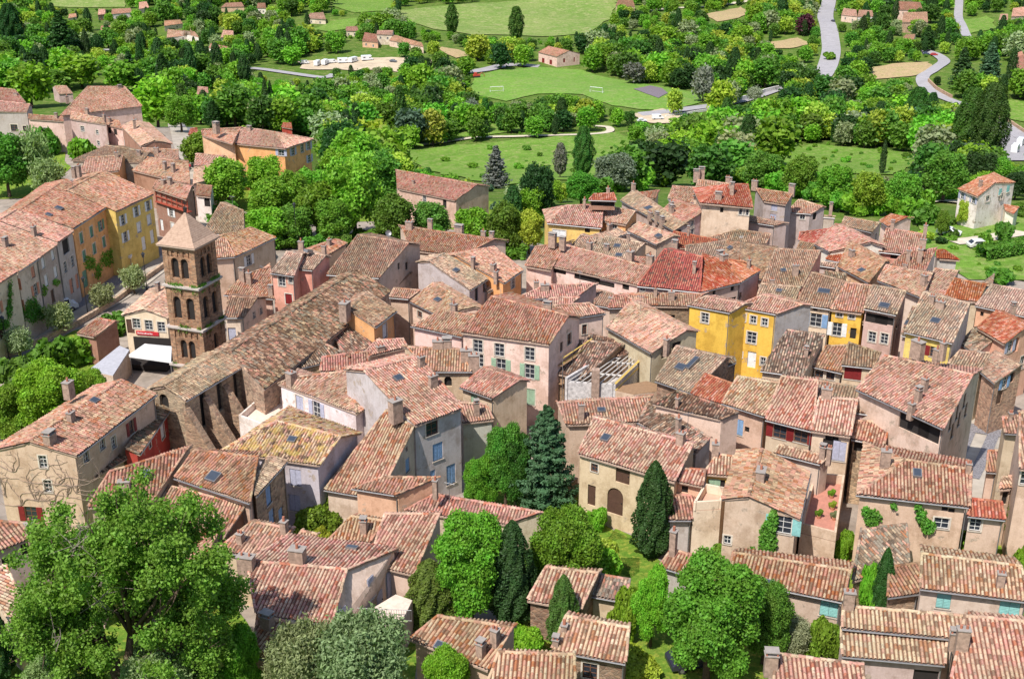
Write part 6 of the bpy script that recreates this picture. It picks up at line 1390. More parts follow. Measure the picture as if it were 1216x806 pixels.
# white sheeting lying on a roof
# people
def person(label, px, rz, top, leg, hair=(.05,.03,.02), step=.22, h=1.7):
    P = ghit(px); s = h/1.7; me = bpy.data.meshes.new('person')
    J = [(0,0,.95,.13),(0,0,1.12,.125),(0,0,1.38,.145),(0,0,1.47,.06),(0,0,1.53,.06),(0,.01,1.62,.095),(0,.01,1.70,.07),
         (.09,0,.90,.105),(.10,step*.5,.50,.07),(.10,step*.6-.05,.09,.045),(.10,step*.6+.10,.04,.04),
         (-.09,0,.90,.105),(-.10,-step*.4,.50,.07),(-.10,-step*.9,.09,.045),(-.10,-step*.9+.15,.04,.04),
         (.19,0,1.40,.06),(.24,-.04,1.14,.045),(.23,.06,.90,.035),(.22,.09,.82,.035),
         (-.19,0,1.40,.06),(-.24,.04,1.14,.045),(-.23,.16,.92,.035),(-.22,.2,.85,.035)]
    E = [(0,1),(1,2),(2,3),(3,4),(4,5),(5,6),(0,7),(7,8),(8,9),(9,10),(0,11),(11,12),(12,13),(13,14),(2,15),(15,16),(16,17),(17,18),(2,19),(19,20),(20,21),(21,22)]
    me.from_pydata([j[:3] for j in J], E, []); r = link('person', me); sk = r.modifiers.new('s', 'SKIN'); 
    if not me.skin_vertices: 
        bm = bmesh.new(); bm.from_mesh(me); bm.verts.layers.skin.verify(); bm.to_mesh(me); bm.free()
    for i, j in enumerate(J): me.skin_vertices[0].data[i].radius = (j[3], j[3]); me.skin_vertices[0].data[i].use_root = (i == 0)
    sb = r.modifiers.new('u', 'SUBSURF'); sb.levels = sb.render_levels = 1
    t = NT('person cloth'); tc = t.n('ShaderNodeTexCoord'); sp = t.n('ShaderNodeSeparateXYZ'); t.l(tc.outputs['Object'], sp.inputs[0])
    c = t.ramp(t.math('DIVIDE', sp.outputs[2], 2.0), [(0, (.05,.04,.04)), (.045, leg), (.47, top), (.735, (.55,.33,.23))], 'CONSTANT').outputs[0]; t.bsdf(c, .8)
    me.materials.append(t.mat); r.location = P+[0,0,.27]; r.rotation_euler = (0,0,rz); r.scale = (s,)*3; tag(r, label, 'person')
    hm = MB(); hm.tube([(0,-.02,1.60),(0,-.02,1.70),(0,-.01,1.76)], [.105,.11,.05], 8); hm.build('hair', plain('hair', hair, .7), r)
    return r
person('person in dark clothes walking up the narrow street', (232,258), R(150), (.04,.04,.06), (.03,.03,.05))
person('person in a white top standing by the street wall', (229,246), R(30), (.7,.68,.65), (.05,.06,.12))
person('person in a red top at the upper end of the street', (226,205), R(200), (.45,.05,.05), (.08,.08,.1))
# satellite dishes, pots
def dish(label, px, h, dark=False):
    P = ghit(px); P = hit(px, h); r = empty('satellite_dish', P); tag(r, label, 'satellite dish'); m = MB()
    m.tube([(0,0,-.8),(0,0,.1)], .03, 5); m.build('mast', M['gutter'], r); m = MB(); d = np.array([.3,-.85,.45]); d /= np.linalg.norm(d); rings = []
    m.tube([d*.0, d*.05, d*.12, d*.16], [.05, .25, .38, .45], 14, cap=False); o = m.build('reflector', M['metal'] if dark else M['gutter'], r); o.modifiers.new('s', 'SOLIDIFY').thickness = .02
dish('black satellite dish on the weathered roof edge', (252,541), 8.6+terr(*ghit((252,620))[:2]), True)
dish('grey round dish at the tree edge behind the long brown roof', (461,277), 7.0)
def pots(label, px, h, tone):
    P = hit(px, h); r = empty('potted_plant', P); tag(r, label, 'potted plant'); m = MB(); m.tube([(0,0,0),(0,0,.35)], [.14,.2], 9); m.build('pot', plain('terracotta pot',(.5,.22,.13),.8), r)
    c = link('foliage', PROTO['shrub_hi0']['leaf_me'], r); c.scale = (.25,.25,.35); c.location = (0,0,.3); c.color = G[tone]+(1,)
zt_ = terr(*ghit((975,640))[:2])+3.62
for (x, y, tn, lb) in ((972,616,'green','potted plant nearest the corner on the red tiled terrace'),(988,606,'yellow','yellow-green potted plant on the red terrace side'),(987,592,'bright','bright potted plant in the middle of the red terrace side'),(990,618,'olive','greyish potted plant at the right of the red terrace'),(974,578,'green','potted plant at the far end of the red terrace')):
    pots(lb, (x, y), zt_, tn)
# red sign board on the restaurant front: part of that house
A_, A2_, O_ = REST['A'], REST['A2'], REST['O']; e_ = (A_-A2_); e_[2] = 0; e_ /= np.linalg.norm(e_); n_ = np.array([e_[1], -e_[0], 0]); n_ = n_ if n_[1] < 0 else -n_
E_ = EYE-O_; dr = ray((175.5, 395.5)); pl_ = A2_*.5+A_*.5-n_*.12; t_ = ((pl_-E_)@n_)/(dr@n_); Q = E_+dr*t_+n_*.05
m = MB(); m.obox(Q, e_, n_, (0,0,1.), -1.5, 1.5, -.1, .08, -.24, .24); o = m.build('sign_board', plain('red sign paint', (.55,.03,.04), .5), rest_root)
m = MB(); x = -1.3
for w_, h_ in ((.12,.2),(.1,.14),(.12,.2),(.1,.14),(.14,.14),(.12,.2),(.1,.14),(.12,.14),(.1,.2),(.14,.14)): m.obox(Q, e_, n_, (0,0,1.), x, x+w_, .082, .09, -.1, -.1+h_); x += w_+.09
m.build('lettering', M['white'], o)
# stage under the tent
P = ghit((180,436)); r = empty('stage', P+[0,0,.3], R(-8)); tag(r, 'black stage platform under the white market tent', 'stage'); m = MB(); m.box((0,0,.35),(5.5,3.4,.7)); m.build('platform', M['dark'], r)
m = MB(); m.box((0,1.7,1.7),(5.5,.08,2.6)); m.build('backdrop', M['dark'], r)
# ------------------------------------------------------------------ trees
def T(kind, x, yt, yb, wpx, tone, label, group=None, lod=None, name=None, zoff=0):
    P = ghit((x, yb)); _, zc = proj(P); s = FPX/zc
    # height from the top pixel
    lo, hi = .5, 40.0
    for _ in range(24):
        m_ = (lo+hi)/2
        if proj(P+[0, 0, m_])[0][1] > yt: lo = m_
        else: hi = m_
    return place_tree(kind, P, hi, wpx/s*(.88 if kind == 'broad' else 1), tone, label, group, lod, name)
L_ = [
 # foreground
 ('broad',560,612,742,118,'green','vivid round garden tree just left of the broad dark cypress'),
 ('broad',668,606,722,116,'green','wide green garden tree right of the broad dark cypress'),
 ('cypress',608,618,742,46,'cyp','broad dark cypress standing between two round garden trees'),
 ('cypress',512,664,748,50,'brownish','stout brownish-green cypress beside the paved terrace'),
 ('cypress',668,682,772,32,'cypl','slim pointed cypress in front of the striped shed roof'),
 ('conifer',648,478,612,88,'fir','tall blue-green fir in the centre garden'),
 ('broad',600,500,604,66,'mid','bright green tree leaning against the blue-green fir'),
 ('broad',612,515,606,60,'dark','dark green tree pressed between the fir and its leafy neighbour'),
 ('broad',570,540,606,52,'green','leafy green tree with pale blossoms under the lavender wall'),
 ('cypress',587,474,535,22,'cyp','narrow cypress by the lavender-grey wall corner'),
 ('shrub',379,590,634,70,'green','glossy round bush below the lavender shutters'),
 ('cypress',773,547,662,40,'cyp','thick dark cypress in front of the arched farmhouse door'),
 ('shrub',706,600,632,32,'bright','bright round bush by the farmhouse yard'),
 ('broad',838,664,812,152,'walnut','huge spreading walnut-like tree at the bottom right centre'),
 ('broad',905,690,790,80,'mid','shaded green tree right of the huge walnut-like tree'),
 ('broad',772,672,770,60,'bright','light green tree left of the huge walnut-like tree'),
 ('olive',432,736,850,120,'oliveg','big grey-green olive at the bottom, beside the small striped roof'),
 ('olive',362,745,850,90,'oliveg','grey-green olive left of the biggest one at the bottom'),
 ('broad',535,772,850,74,'bright','bright green bush tree at the bottom edge by the small striped roof'),
 ('shrub',626,738,775,44,'bright','bright shrub between slim cypress and small striped roof'),
 ('shrub',742,700,765,48,'bright','tall ivy-like shrub beside the grey shed end'),
 ('olive',712,686,732,50,'olive','pale willowy bush in front of the grey shed end'),
 ('olive',936,738,782,70,'olive','silvery bush beneath the long low striped roof'),
 ('shrub',975,732,786,56,'green','dense dark green bush beside the pink verge wall'),
 ('shrub',925,676,724,34,'green','ivy mound growing over the long low striped roof'),
 ('shrub',755,778,812,80,'yellow','flowering yellow-green bush at the bottom path'),
 ('shrub',720,640,690,50,'yellow','yellow-green weedy bush in the upper garden'),
 ('shrub',700,655,700,70,'bright','low bright bush under the wide green garden tree'),
 ('shrub',690,740,790,60,'green','green hedge bush beside the stone hut'),
 ('shrub',912,600,668,26,'mid','climbing rose heaped against the teal-shuttered house wall'),
 ('cypress',1043,650,742,22,'cyp','narrow dark cypress before the stone-slab roof'),
 ('shrub',1025,666,738,36,'bright','light bush left of the narrow dark cypress'),
 ('shrub',1056,700,745,30,'mid','low mid green bush right of the narrow dark cypress'),
 ('olive',1092,702,736,84,'olive','pale olive bush above the lower right striped roof'),
 ('broad',1164,690,742,84,'yellow','yellowish pine-like tree in front of the wide striped gable'),
 ('shrub',1108,612,664,40,'mid','creeper bush against the hipped house wall'),
 ('shrub',1150,622,672,58,'green','round green bush right of the creeper bush'),
 ('shrub',1038,602,655,44,'yellow','straggly yellow-green creeper at the left of the hipped house'),
 ('broad',1205,584,655,44,'mid','green tree between the right edge houses'),
 ('shrub',1214,640,690,34,'bright','bright bush at the right edge above the striped gable'),
 ('shrub',1000,630,668,26,'bright','small bright bush in the alley right of the red terrace'),
 ('shrub',862,648,676,60,'green','low green shrubs along the sand wall'),
 ('olive',200,768,850,110,'oliveg','grey-green olive at the bottom left beneath the great crown'),
 ('olive',60,792,860,90,'oliveg','second grey-green olive in the bottom left corner'),
 ('cypress',3,718,806,32,'cyp','dark cypress cut by the left edge, bottom corner'),
 ('broad',290,742,840,70,'green','green tree under the right side of the great crown'),
 ('shrub',346,626,650,26,'yellow','yellow-flowered bush left of the little dormer roof'),
 ('shrub',386,626,655,26,'yellow','yellow-flowered bush right of the little dormer roof'),
 ('shrub',885,418,440,24,'green','small green bush at the yellow house door'),
 ('shrub',1185,318,338,38,'mid','dark leafy bush at the right edge of the roofs'),
 ('shrub',938,285,298,22,'mid','ivy heap on the ruined wall, upper right centre'),
 # left
 ('broad',62,432,520,104,'bright','vivid green tree above the creeper house roof'),
 ('broad',12,454,525,84,'bright','vivid green tree at the left edge above the creeper house'),
 ('broad',112,440,492,54,'bright','smaller vivid green tree nearest the flat grey roof'),
 ('shrub',62,400,440,60,'mid','dark hedge bush below the parapet, middle'),
 ('shrub',100,398,432,50,'green','green hedge bush below the parapet beside the kiosk'),
 ('shrub',20,424,462,60,'mid','dark hedge bush below the parapet, left end'),
 ('shrub',140,372,398,44,'mid','hedge bush on the bank left of the restaurant'),
 ('olive',25,390,428,34,'olive','street olive tree nearest the left edge'),
 ('olive',73,363,398,38,'olive','street olive tree in front of the white van'),
 ('olive',123,340,370,32,'olive','street olive tree by the dark green door'),
 ('olive',160,318,350,32,'olive','street olive tree nearest the tower'),
 ('shrub',120,300,328,26,'green','climbing vine bush on the orange house front'),
 ('shrub',38,342,378,34,'mid','dark green climber by the salmon shutters'),
 ('shrub',163,292,310,16,'mid','round dark bush beside the pale awning'),
 ('broad',12,158,235,70,'mid','dark green tree at the left edge below the terraces'),
 ('olive',46,160,232,48,'oliveg','pale olive tree on the left hillside'),
 ('olive',60,192,240,44,'oliveg','lower pale olive tree on the left hillside'),
 ('shrub',99,163,196,40,'green','green bush below the mauve house'),
 ('shrub',80,135,160,16,'green','climbing plant on the orange-pink gable'),
 ('broad',38,78,128,56,'bright','round vivid tree above the left terraces'),
 # plane trees and the wood behind the church
 ('broad',243,158,200,60,'green','clipped dark plane tree left of the orange mansion'),
 ('broad',300,152,206,48,'bright','plane tree directly in front of the orange mansion'),
 ('broad',272,188,248,62,'bright','big round plane tree above the street roofs'),
 ('broad',316,186,240,56,'bright','tall plane tree in front of the mansion corner'),
 ('broad',324,212,268,70,'bright','broad plane tree in the middle of the plane grove'),
 ('broad',352,244,292,56,'mid','shaded tree between the plane grove and the tall grove lamp'),
 ('broad',398,236,292,58,'green','green tree right of the tall grove lamp'),
 ('broad',398,178,236,50,'bright','bright tree between the orange mansion and the lone house'),
 ('broad',350,205,262,50,'green','tree in the middle of the grove below the mansion corner'),
 ('broad',320,246,294,62,'bright','lowest plane tree of the grove, beside the cobbled roof'),
 ('broad',372,200,256,54,'green','plane tree under the orange mansion right wall'),
 ('broad',378,218,284,70,'green','dark tree right of the plane grove'),
 ('broad',422,186,285,86,'bright','large dark green tree left of the lone house'),
 ('broad',456,172,232,50,'green','tree just behind the left end of the lone house'),
 ('broad',468,232,290,64,'mid','dark tree below the lone house'),
 ('broad',512,240,285,56,'mid','tree right under the lone house windows'),
 ('broad',562,246,300,60,'green','green tree right of the lone house, by the long roof'),
 ('broad',600,242,304,50,'mid','dark green tree above the pink wall end'),
 ('conifer',589,172,224,38,'grey','greyish pine standing in the meadow'),
 ('broad',638,196,268,52,'deep','very dark tree left of the hipped yellow house'),
 ('broad',628,250,302,42,'yellow','yellow-green tree at the edge of the pink wall'),
 ('poplar',692,150,216,20,'dark','dark poplar in the centre meadow'),
 ('poplar',665,170,212,14,'grey','thin grey poplar left of the dark meadow poplar'),
 ('broad',742,176,226,60,'mid','dense tree behind the back edge houses, left of centre top'),
 ('broad',790,172,222,62,'deep','very dark tree behind the beige gable of the top block'),
 ('broad',842,176,224,60,'dark','dark tree directly behind the round red roof'),
 ('broad',905,182,228,60,'mid','mid green tree behind the taupe house'),
 ('broad',950,186,236,56,'green','green tree behind the terrace annexe'),
 ('broad',990,196,250,56,'green','green tree right of the terrace annexe'),
 ('broad',1028,204,256,52,'bright','bright tree behind the salmon-ended house'),
 ('broad',1070,206,256,50,'green','green tree right behind the small brick-red roof'),
 ('broad',870,160,212,56,'olive','greyish tree beyond the round red roof'),
 ('broad',730,182,228,60,'grey','greyish green tree behind the rooftop loggia'),
 ('broad',690,205,245,50,'mid','mid green tree behind the hipped yellow house'),
 ('broad',188,94,152,62,'bright','vivid tree filling the gap right of the hipped mansion'),
 ('broad',216,112,158,46,'green','rounded tree by the top of the street steps'),
 ('broad',98,66,104,54,'bright','vivid tree behind the zinc peak of the hipped mansion'),
 ('broad',146,76,110,50,'green','green tree behind the hipped mansion roof'),
 ('broad',14,72,112,52,'green','green tree behind the roofs at the left edge'),
 ('broad',66,84,108,42,'mid','mid green tree left of the hipped mansion'),
 ('broad',206,84,132,40,'green','tree behind the gap tree right of the hipped mansion'),
 ('shrub',60,150,185,30,'mid','shaded bush below the low house end terrace'),
 # upper valley
 ('poplar',18,4,66,24,'deep','dark feathery conifer at the top left corner'),
 ('conifer',76,12,72,44,'cyp','great spreading cedar at the top left'),
 ('cypress',104,34,70,9,'cyp','slim cypress right of the great cedar'),
 ('cypress',168,40,84,9,'cyp','slim cypress left of the dark pyramid conifer'),
 ('cypress',190,44,84,10,'cyp','slim cypress behind the thick black conifer'),
 ('conifer',156,60,100,24,'deep','dark pyramid conifer above the hipped mansion'),
 ('cypress',197,64,120,20,'deep','thick black-green conifer above the hipped mansion'),
 ('cypress',318,92,152,9,'cyp','leftmost of three tall cypresses behind the orange mansion'),
 ('cypress',324,96,152,8,'cyp','middle of three tall cypresses behind the orange mansion'),
 ('cypress',333,105,150,8,'cyp','rightmost of three tall cypresses behind the orange mansion'),
 ('cypress',254,120,152,18,'deep','dark conical tree beside the purple plum'),
 ('broad',236,115,132,16,'plum','purple plum tree beside the pink cottage'),
 ('poplar',537,5,44,13,'dark','lone dark poplar before the upper field'),
 ('poplar',613,8,52,15,'dark','tall poplar behind the pink barn'),
 ('poplar',1085,104,166,26,'dark','feathery poplar nearest the brown field'),
 ('poplar',1145,104,200,34,'dark','tall poplar left of the car park'),
 ('poplar',1168,98,204,36,'dark','tallest poplar beside the campervans'),
 ('cypress',1047,166,207,7,'cyp','pencil-thin cypress standing in the right meadow'),
 ('cypress',1198,56,108,13,'cyp','black cypress in the right edge garden'),
 ('conifer',1140,55,106,34,'cyp','dark cone-shaped conifer by the road bend'),
 ('conifer',1172,50,105,36,'fir','pale green cedar beside the black cypress'),
 ('cypress',1027,2,22,8,'cyp','small cypress by the pink junction roofs'),
 ('cypress',1024,18,42,9,'cyp','small cypress below the pink junction roofs'),
 ('conifer',1100,30,60,26,'cyp','dark conifer below the arched stone villa'),
 ('broad',955,18,42,24,'plum','dark plum-red tree near the upper road'),
 ('broad',834,80,122,30,'grey','grey-green rounded tree at the pitch corner'),
 ('olive',896,104,124,20,'white','whitish blossoming tree by the bridge'),
 ('broad',752,76,100,30,'grey','silver-grey round tree right of the pink barn'),
 ('broad',800,108,138,20,'yellow','yellow-green tree on the roadside by the pitch'),
 ('broad',1040,132,175,34,'yellow','pale yellow-green tree with a white trunk, right meadow'),
 ('broad',870,170,215,70,'mid','broad tree at the left of the right meadow'),
 ('broad',880,140,185,60,'olive','grey-green willow-like tree above the right meadow'),
 ('olive',560,120,150,22,'grey','bare purplish-grey bush by the gravel path'),
 ('broad',1143,238,270,22,'yellow','yellow-green tree before the white villa'),
 ('shrub',1190,262,288,26,'mid','round dark bush on the lawn below the white villa'),
 ('broad',1117,250,282,20,'green','small garden tree beside the white estate car'),
 ('shrub',985,62,72,18,'green','shrub on the island of the upper road'),
]
for t in L_: T(*t, lod='hi' if t[0] == 'poplar' and t[5] != 'grey' and t[4] > 18 else None)
rt_ = random.Random(3)
for i, (x, y) in enumerate([(712,232),(735,228),(760,226),(785,222),(880,222),(900,226),(922,232),(944,236),(966,240),(984,246),(1000,252),(1018,256),(1040,256),(1060,257),(1082,262),(1098,268),(893,214),(930,220),(958,226),(990,234),(1015,240),(1045,242),(1075,246),(1095,252)]):
    T('shrub', x, y-rt_.uniform(20, 30), y, rt_.uniform(34, 46), rt_.choice(['green','bright','mid','green']), 'leafy bush in the thicket right behind the top block roofs', 'bushes of the thicket behind the top block')
for i, (x, y) in enumerate([(248,236),(262,262),(285,276),(310,288),(340,296),(372,296),(404,296),(432,288),(455,286),(480,290),(515,292),(545,298),(578,304),(610,306)]):
    T('shrub', x, y-rt_.uniform(16, 26), y, rt_.uniform(34, 48), rt_.choice(['green','mid','mid']), 'leafy bush under the plane grove and along the back roof edge', 'bushes under the plane grove')
# clipped hedge on the right lawn: one thing of many leaves
def hedge(label, px, h, w, tone):
    W = [ghit(p) for p in px]; rg = np.random.default_rng(len(label)); P = []; D = []
    for a, b in zip(W[:-1], W[1:]):
        L = np.linalg.norm(b-a); n = int(L*260); t = rg.random(n)[:, None]; s = rg.uniform(-1, 1, n); z = rg.random(n)**.6*h*(1+.06*np.sin(t[:, 0]*L*1.3)); side = rg.random(n) < .45
        s = np.where(side, np.sign(s)*rg.uniform(.85, 1.05, n), s); z = np.where(side, z, h*(.95+.06*rg.random(n))); nn = np.array([-(b-a)[1], (b-a)[0], 0])/L*w/2
        P.append(a+(b-a)*t+nn*s[:, None]+np.stack([0*z, 0*z, z], 1)); D.append(nn*s[:, None]+np.array([0, 0, .8]))
    P = np.vstack(P); V, F = leaves(P, np.vstack(D), .38, rg); o = link('hedge', npmesh('hedge', V, F, [LEAF])); o.color = G[tone]+(1,); tag(o, label, 'hedge')
hedge('long clipped dark hedge across the right lawn', [(1164,310),(1190,306),(1222,300)], 2.4, 2.4, 'mid')
hedge('upper clipped hedge curving below the white villa', [(1122,270),(1150,262),(1180,256),(1216,250)], 1.4, 1.4, 'mid')
hedge('low hedge at the left side of the bare brown garden patch', [(1108,240),(1125,237),(1140,233)], 1.6, 1.6, 'green')

# ---- the great tree at the lower left
def great_tree():
    base = ghit((150, 806)); base = hit((152, 850), terr(base[0], base[1]-6)+.0); base[2] = terr(base[0], base[1]); yb = base[1]
    rg = np.random.default_rng(5)
    L = [(150,646,40),(88,650,38),(128,700,40),(70,672,40),(170,640,40),(60,720,42),(110,760,40),(240,735,38),(230,790,36),(66,658,38),(112,636,40),(165,618,38),(208,645,42),(238,668,46),(258,700,34),(62,706,36),(92,668,34),(140,648,36),(188,668,44),(224,724,44),(48,758,34),(84,752,36),(196,758,32),(250,770,30),(62,795,38),(140,612,22),(150,700,26),(106,800,26),(186,704,34)]
    lobes = []; ends = []
    for x, y, r in L:
        yy = yb+rg.uniform(-2.2, 2.6); d = ray((x, y)); P = EYE+d*(yy/d[1]); s = FPX/proj(P)[1]; ends.append(P-base)
        for k in range(13):
            o_ = rg.normal(0, .58, 3)*r/s; lobes.append((*(P-base+o_), r/s*rg.uniform(.13, .30)))
    root = empty('great_oak', base); tag(root, 'great spreading tree with a dark forked trunk at the lower left', 'tree')
    P, D = lobes_crown(lobes, 125000, .2, rg, inner=.2); P = P+rg.normal(0, .26, P.shape); V, F = leaves(P, D, .17, rg, spread=1.0)
    c = link('crown', npmesh('great crown', V, F, [LEAF]), root); c.color = (.17,.275,.035,1)
    m = MB(); f1 = np.array([-.4, 0, 3.2]); f2 = np.array([.7, .2, 4.0]); m.tube([(0,0,-3), (0,0,0), (0,0,1.8)], [.6, .5, .45], 9); forks = []
    for fx, fz, r in ((-.9, 6.0, .42), (.9, 6.6, .42), (2.2, 4.8, .3), (-.2, 4.6, .3)):
        P1 = np.array([fx*.45, 0, fz*.6]); P2 = np.array([fx, rg.normal(0, .3), fz]); m.tube([(0,0,1.5), P1, P2], [.42, r*.75, r*.55], 7); forks.append(P2)
    for e in ends:
        f = min(forks, key=lambda q: np.linalg.norm(q-e)); mid = f*.5+e*.5+rg.normal(0, .35, 3)-[0, 0, .2]; m.tube([f, mid, e, e+(e-mid)*.5], [.17, .11, .05, .015], 6)
        for k in range(5):
            q = mid+(e-mid)*rg.uniform(.2, 1); t2 = q+rg.normal(0, 1.1, 3); m.tube([q, (q+t2)/2+rg.normal(0, .15, 3), t2], [.06, .04, .012], 4)
    m.build('trunk', M['trunk'], root, smooth=True)
    m = MB()
    for x, y in ((100,640),(112,668),(90,648),(96,630),(122,690),(118,712),(72,755)):
        d = ray((x, y)); P = EYE+d*((yb-2.2)/d[1])-base
        for k in range(7):
            q = P+rg.normal(0, .35, 3); t2 = q+rg.normal(0, .8, 3)+[0, 0, .3]; m.tube([P, q, t2], [.035, .025, .01], 4)
    m.build('dead_twigs', M['palebark'], root)
great_tree()
# creeper of bare stems on the big gabled house, and leafy creepers
# ---- everything else in the valley
def px_clear(x, y):
    for c in CLEAR:
        if inpoly((x, y), c): return True
    return False
BND = [(-60,165),(0,102),(60,97),(118,102),(150,104),(172,118),(176,140),(214,146),(232,150),(300,155),(380,165),(400,210),(425,270),(470,262),(590,276),(616,298),(650,250),(700,226),(760,212),(790,208),(830,203),(880,208),(950,222),(990,240),(1010,250),(1060,250),(1090,268),(1120,290),(1150,325),(1216,332),(1290,340)]
def bnd(x):
    for (x0, y0), (x1, y1) in zip(BND[:-1], BND[1:]):
        if x0 <= x <= x1: return y0+(y1-y0)*(x-x0)/(x1-x0)
    return 0
def near_house(P, pad=2.0):
    for h in HOUSES:
        if abs(h[5][0]-P[0]) < h[6]+pad and abs(h[5][1]-P[1]) < h[6]+pad: return True
    return False
SC = []
rs = random.Random(11)
Y = 205.0
while Y < 1500:
    dy = 6.4+max(0, (Y-350))*.010; hw = Y*1216/2/FPX*1.12/math.cos(PITCH)*1.05+12
    x = -hw
    while x < hw:
        dx = 6.2+max(0, (Y-350))*.006; X = x+rs.uniform(-.45, .45)*dx; YY = Y+rs.uniform(-.45, .45)*dy; x += dx
        P = np.array([X, YY, terr(X, YY)]); (px, py), zc = proj(P)
        if not (-30 < px < 1246 and py > -25) or py > bnd(px)-1: continue
        # woods and gaps: low-frequency density
        dn = math.sin(X*.017+YY*.011)+math.sin(X*.031-YY*.023+2)+.6*math.sin(X*.07+YY*.05)
        if rs.random() < (.07 if dn > -.8 else .28): continue
        h = rs.triangular(5.5, 15.5, 9.0)*(1.0 if dn > -.4 else .75); s = FPX/zc; w = h*rs.uniform(.78, 1.05)
        if px_clear(px, py+1): continue
        ok = True
        for f, lx in ((.35, 0), (.75, -.3), (.75, .3), (1.0, 0), (.4, -.45), (.4, .45)):
            if px_clear(px+lx*w*s, py-h*s*f):
                h *= .5; w *= .55; ok = not (px_clear(px, py-h*s*.5) or px_clear(px, py-h*s) or px_clear(px-.3*w*s, py-h*s*.7) or px_clear(px+.3*w*s, py-h*s*.7)); break
        if not ok: 
            h = rs.uniform(1.2, 2.2); w = h*1.4
            if px_clear(px, py-h*s) or rs.random() < .5: continue
        if near_house(P, w*.4): continue
        blk = False
        for hb in HOUSES:
            if hb[4] > zc+1:
                cx, cy = (hb[0]+hb[2])/2, (hb[1]+hb[3])/2
                if abs(px-cx) < (hb[2]-hb[0])*.5+w*s*.4 and py-h*s*.9 < cy+3 and py > cy-2 and hb[4] < zc+90: blk = True; break
        if blk:
            h = rs.uniform(1.3, 2.6); w = h*1.5
            if rs.random() < .4: continue
        SC.append((P, h, w, px, py, zc, dn))
    Y += dy
MEAD = [[(470,180),(600,169),(735,158),(752,166),(720,196),(700,215),(600,222),(500,200)],[(905,188),(965,172),(1082,182),(1092,196),(1060,208),(930,206)],[(1085,268),(1216,250),(1216,330),(1150,335),(1100,300)],[(440,146),(520,140),(620,140),(690,156),(560,163),(470,168)]]
for mp in MEAD:
    for _ in range(46):
        x_, y_ = rs.uniform(min(p[0] for p in mp), max(p[0] for p in mp)), rs.uniform(min(p[1] for p in mp), max(p[1] for p in mp))
        if not inpoly((x_, y_), mp): continue
        P = ghit((x_, y_)); 
        if near_house(P, 1): continue
        h = rs.triangular(.5, 2.6, .8); SC.append((P, h, h*rs.uniform(1.3, 2.2), x_, y_, proj(P)[1], 0))
print('scatter trees', len(SC))
def zone(px, py):
    if py > 195: return 'the slope just below the roofs'
    if py > 150: return 'the belt below the gravel path' if px < 640 else 'the belt beyond the top block roofs'
    if py > 100: return 'the grove left of the gravel path' if px < 560 else 'the grove between pitch and right meadow'
    return 'the wooded middle distance'
side = lambda px: 'far left' if px < 200 else 'left' if px < 420 else 'centre' if px < 780 else 'right' if px < 1000 else 'far right'
SC.sort(key=lambda t: t[5]/(t[1]))     # largest in the picture first
nb = {'broad': 0, 'shrub': 0, 'poplar': 0, 'cypress': 0}; far = []
used = set()
for P, h, w, px, py, zc, dn in SC:
    u = rs.random(); kind = 'broad' if h > 3 else 'shrub'
    dk = 2.6 if (px < 400 and py < 120) or (px > 1080 and py < 200) else 1
    if kind == 'broad' and u < .05*dk: kind = 'poplar'; h *= 1.35; w *= .45
    elif kind == 'broad' and u < .09*dk: kind = 'cypress'; w *= .3
    tone = rs.choice(['bright','green','green','mid','mid','bright','green','bright','yellow','olive','blue','deep','dark','yellow','green','mid']) if kind in ('broad', 'shrub') else rs.choice(['cyp','dark','cyp'])
    cap = {'broad': 200, 'shrub': 60, 'poplar': 40, 'cypress': 30}[kind]
    if nb[kind] < cap and zc < 520:
        nb[kind] += 1
        adj = {'bright':'vivid','green':'fresh green','mid':'mid green','dark':'dark green','yellow':'yellow-green','olive':'grey-green','blue':'bluish green','deep':'very dark','cyp':'dark green'}[tone]
        wd = {'broad':'broadleaf tree','shrub':'low shrub','poplar':'tall narrow poplar','cypress':'pointed cypress'}[kind]
        lab = f'{adj} {wd} in {zone(px,py)}, {side(px)}'
        place_tree(kind, P, h, w, tone, lab, lab.replace(' broadleaf tree', ' trees').replace('shrub', 'shrubs').replace('poplar', 'poplars').replace('cypress', 'cypresses'))
    else: far.append((P, h, w, kind, tone))
print('individual', nb, 'far', len(far))
# the rest of the wood is one mass: instanced by geometry nodes
tone_mats = {tn: leaf_mat(G[tn]) for tn in ('bright','green','mid','dark','yellow','olive','deep','cyp')}
protos = bpy.data.collections.new('wood prototypes'); defs = []
for kd, key in (('broad','broad_low0'),('broad','broad_low1'),('broad','broad_low2'),('shrub','shrub_low0'),('poplar','poplar_low0'),('cypress','cypress_low0')):
    for tn in (('bright','green','mid','dark','yellow','olive','deep') if kd in ('broad',) else ('green','mid') if kd == 'shrub' else ('cyp',)):
        o = bpy.data.objects.new('%03d wood' % len(defs), PROTO[key]['one_me'].copy()); o.data.materials[0] = tone_mats[tn]; o.color = G[tn]+(1,); protos.objects.link(o); defs.append((kd, tn, PROTO[key]))
def pick(kd, tn):
    c = [i for i, d in enumerate(defs) if d[0] == kd and d[1] == tn] or [i for i, d in enumerate(defs) if d[0] == kd]
    return rs.choice(c)
me = bpy.data.meshes.new('far wood'); me.from_pydata([tuple(f[0]) for f in far], [], [])
a_s = me.attributes.new('scl', 'FLOAT_VECTOR', 'POINT'); a_r = me.attributes.new('rot', 'FLOAT', 'POINT'); a_i = me.attributes.new('idx', 'INT', 'POINT')
a_s, a_r, a_i = me.attributes['scl'], me.attributes['rot'], me.attributes['idx']
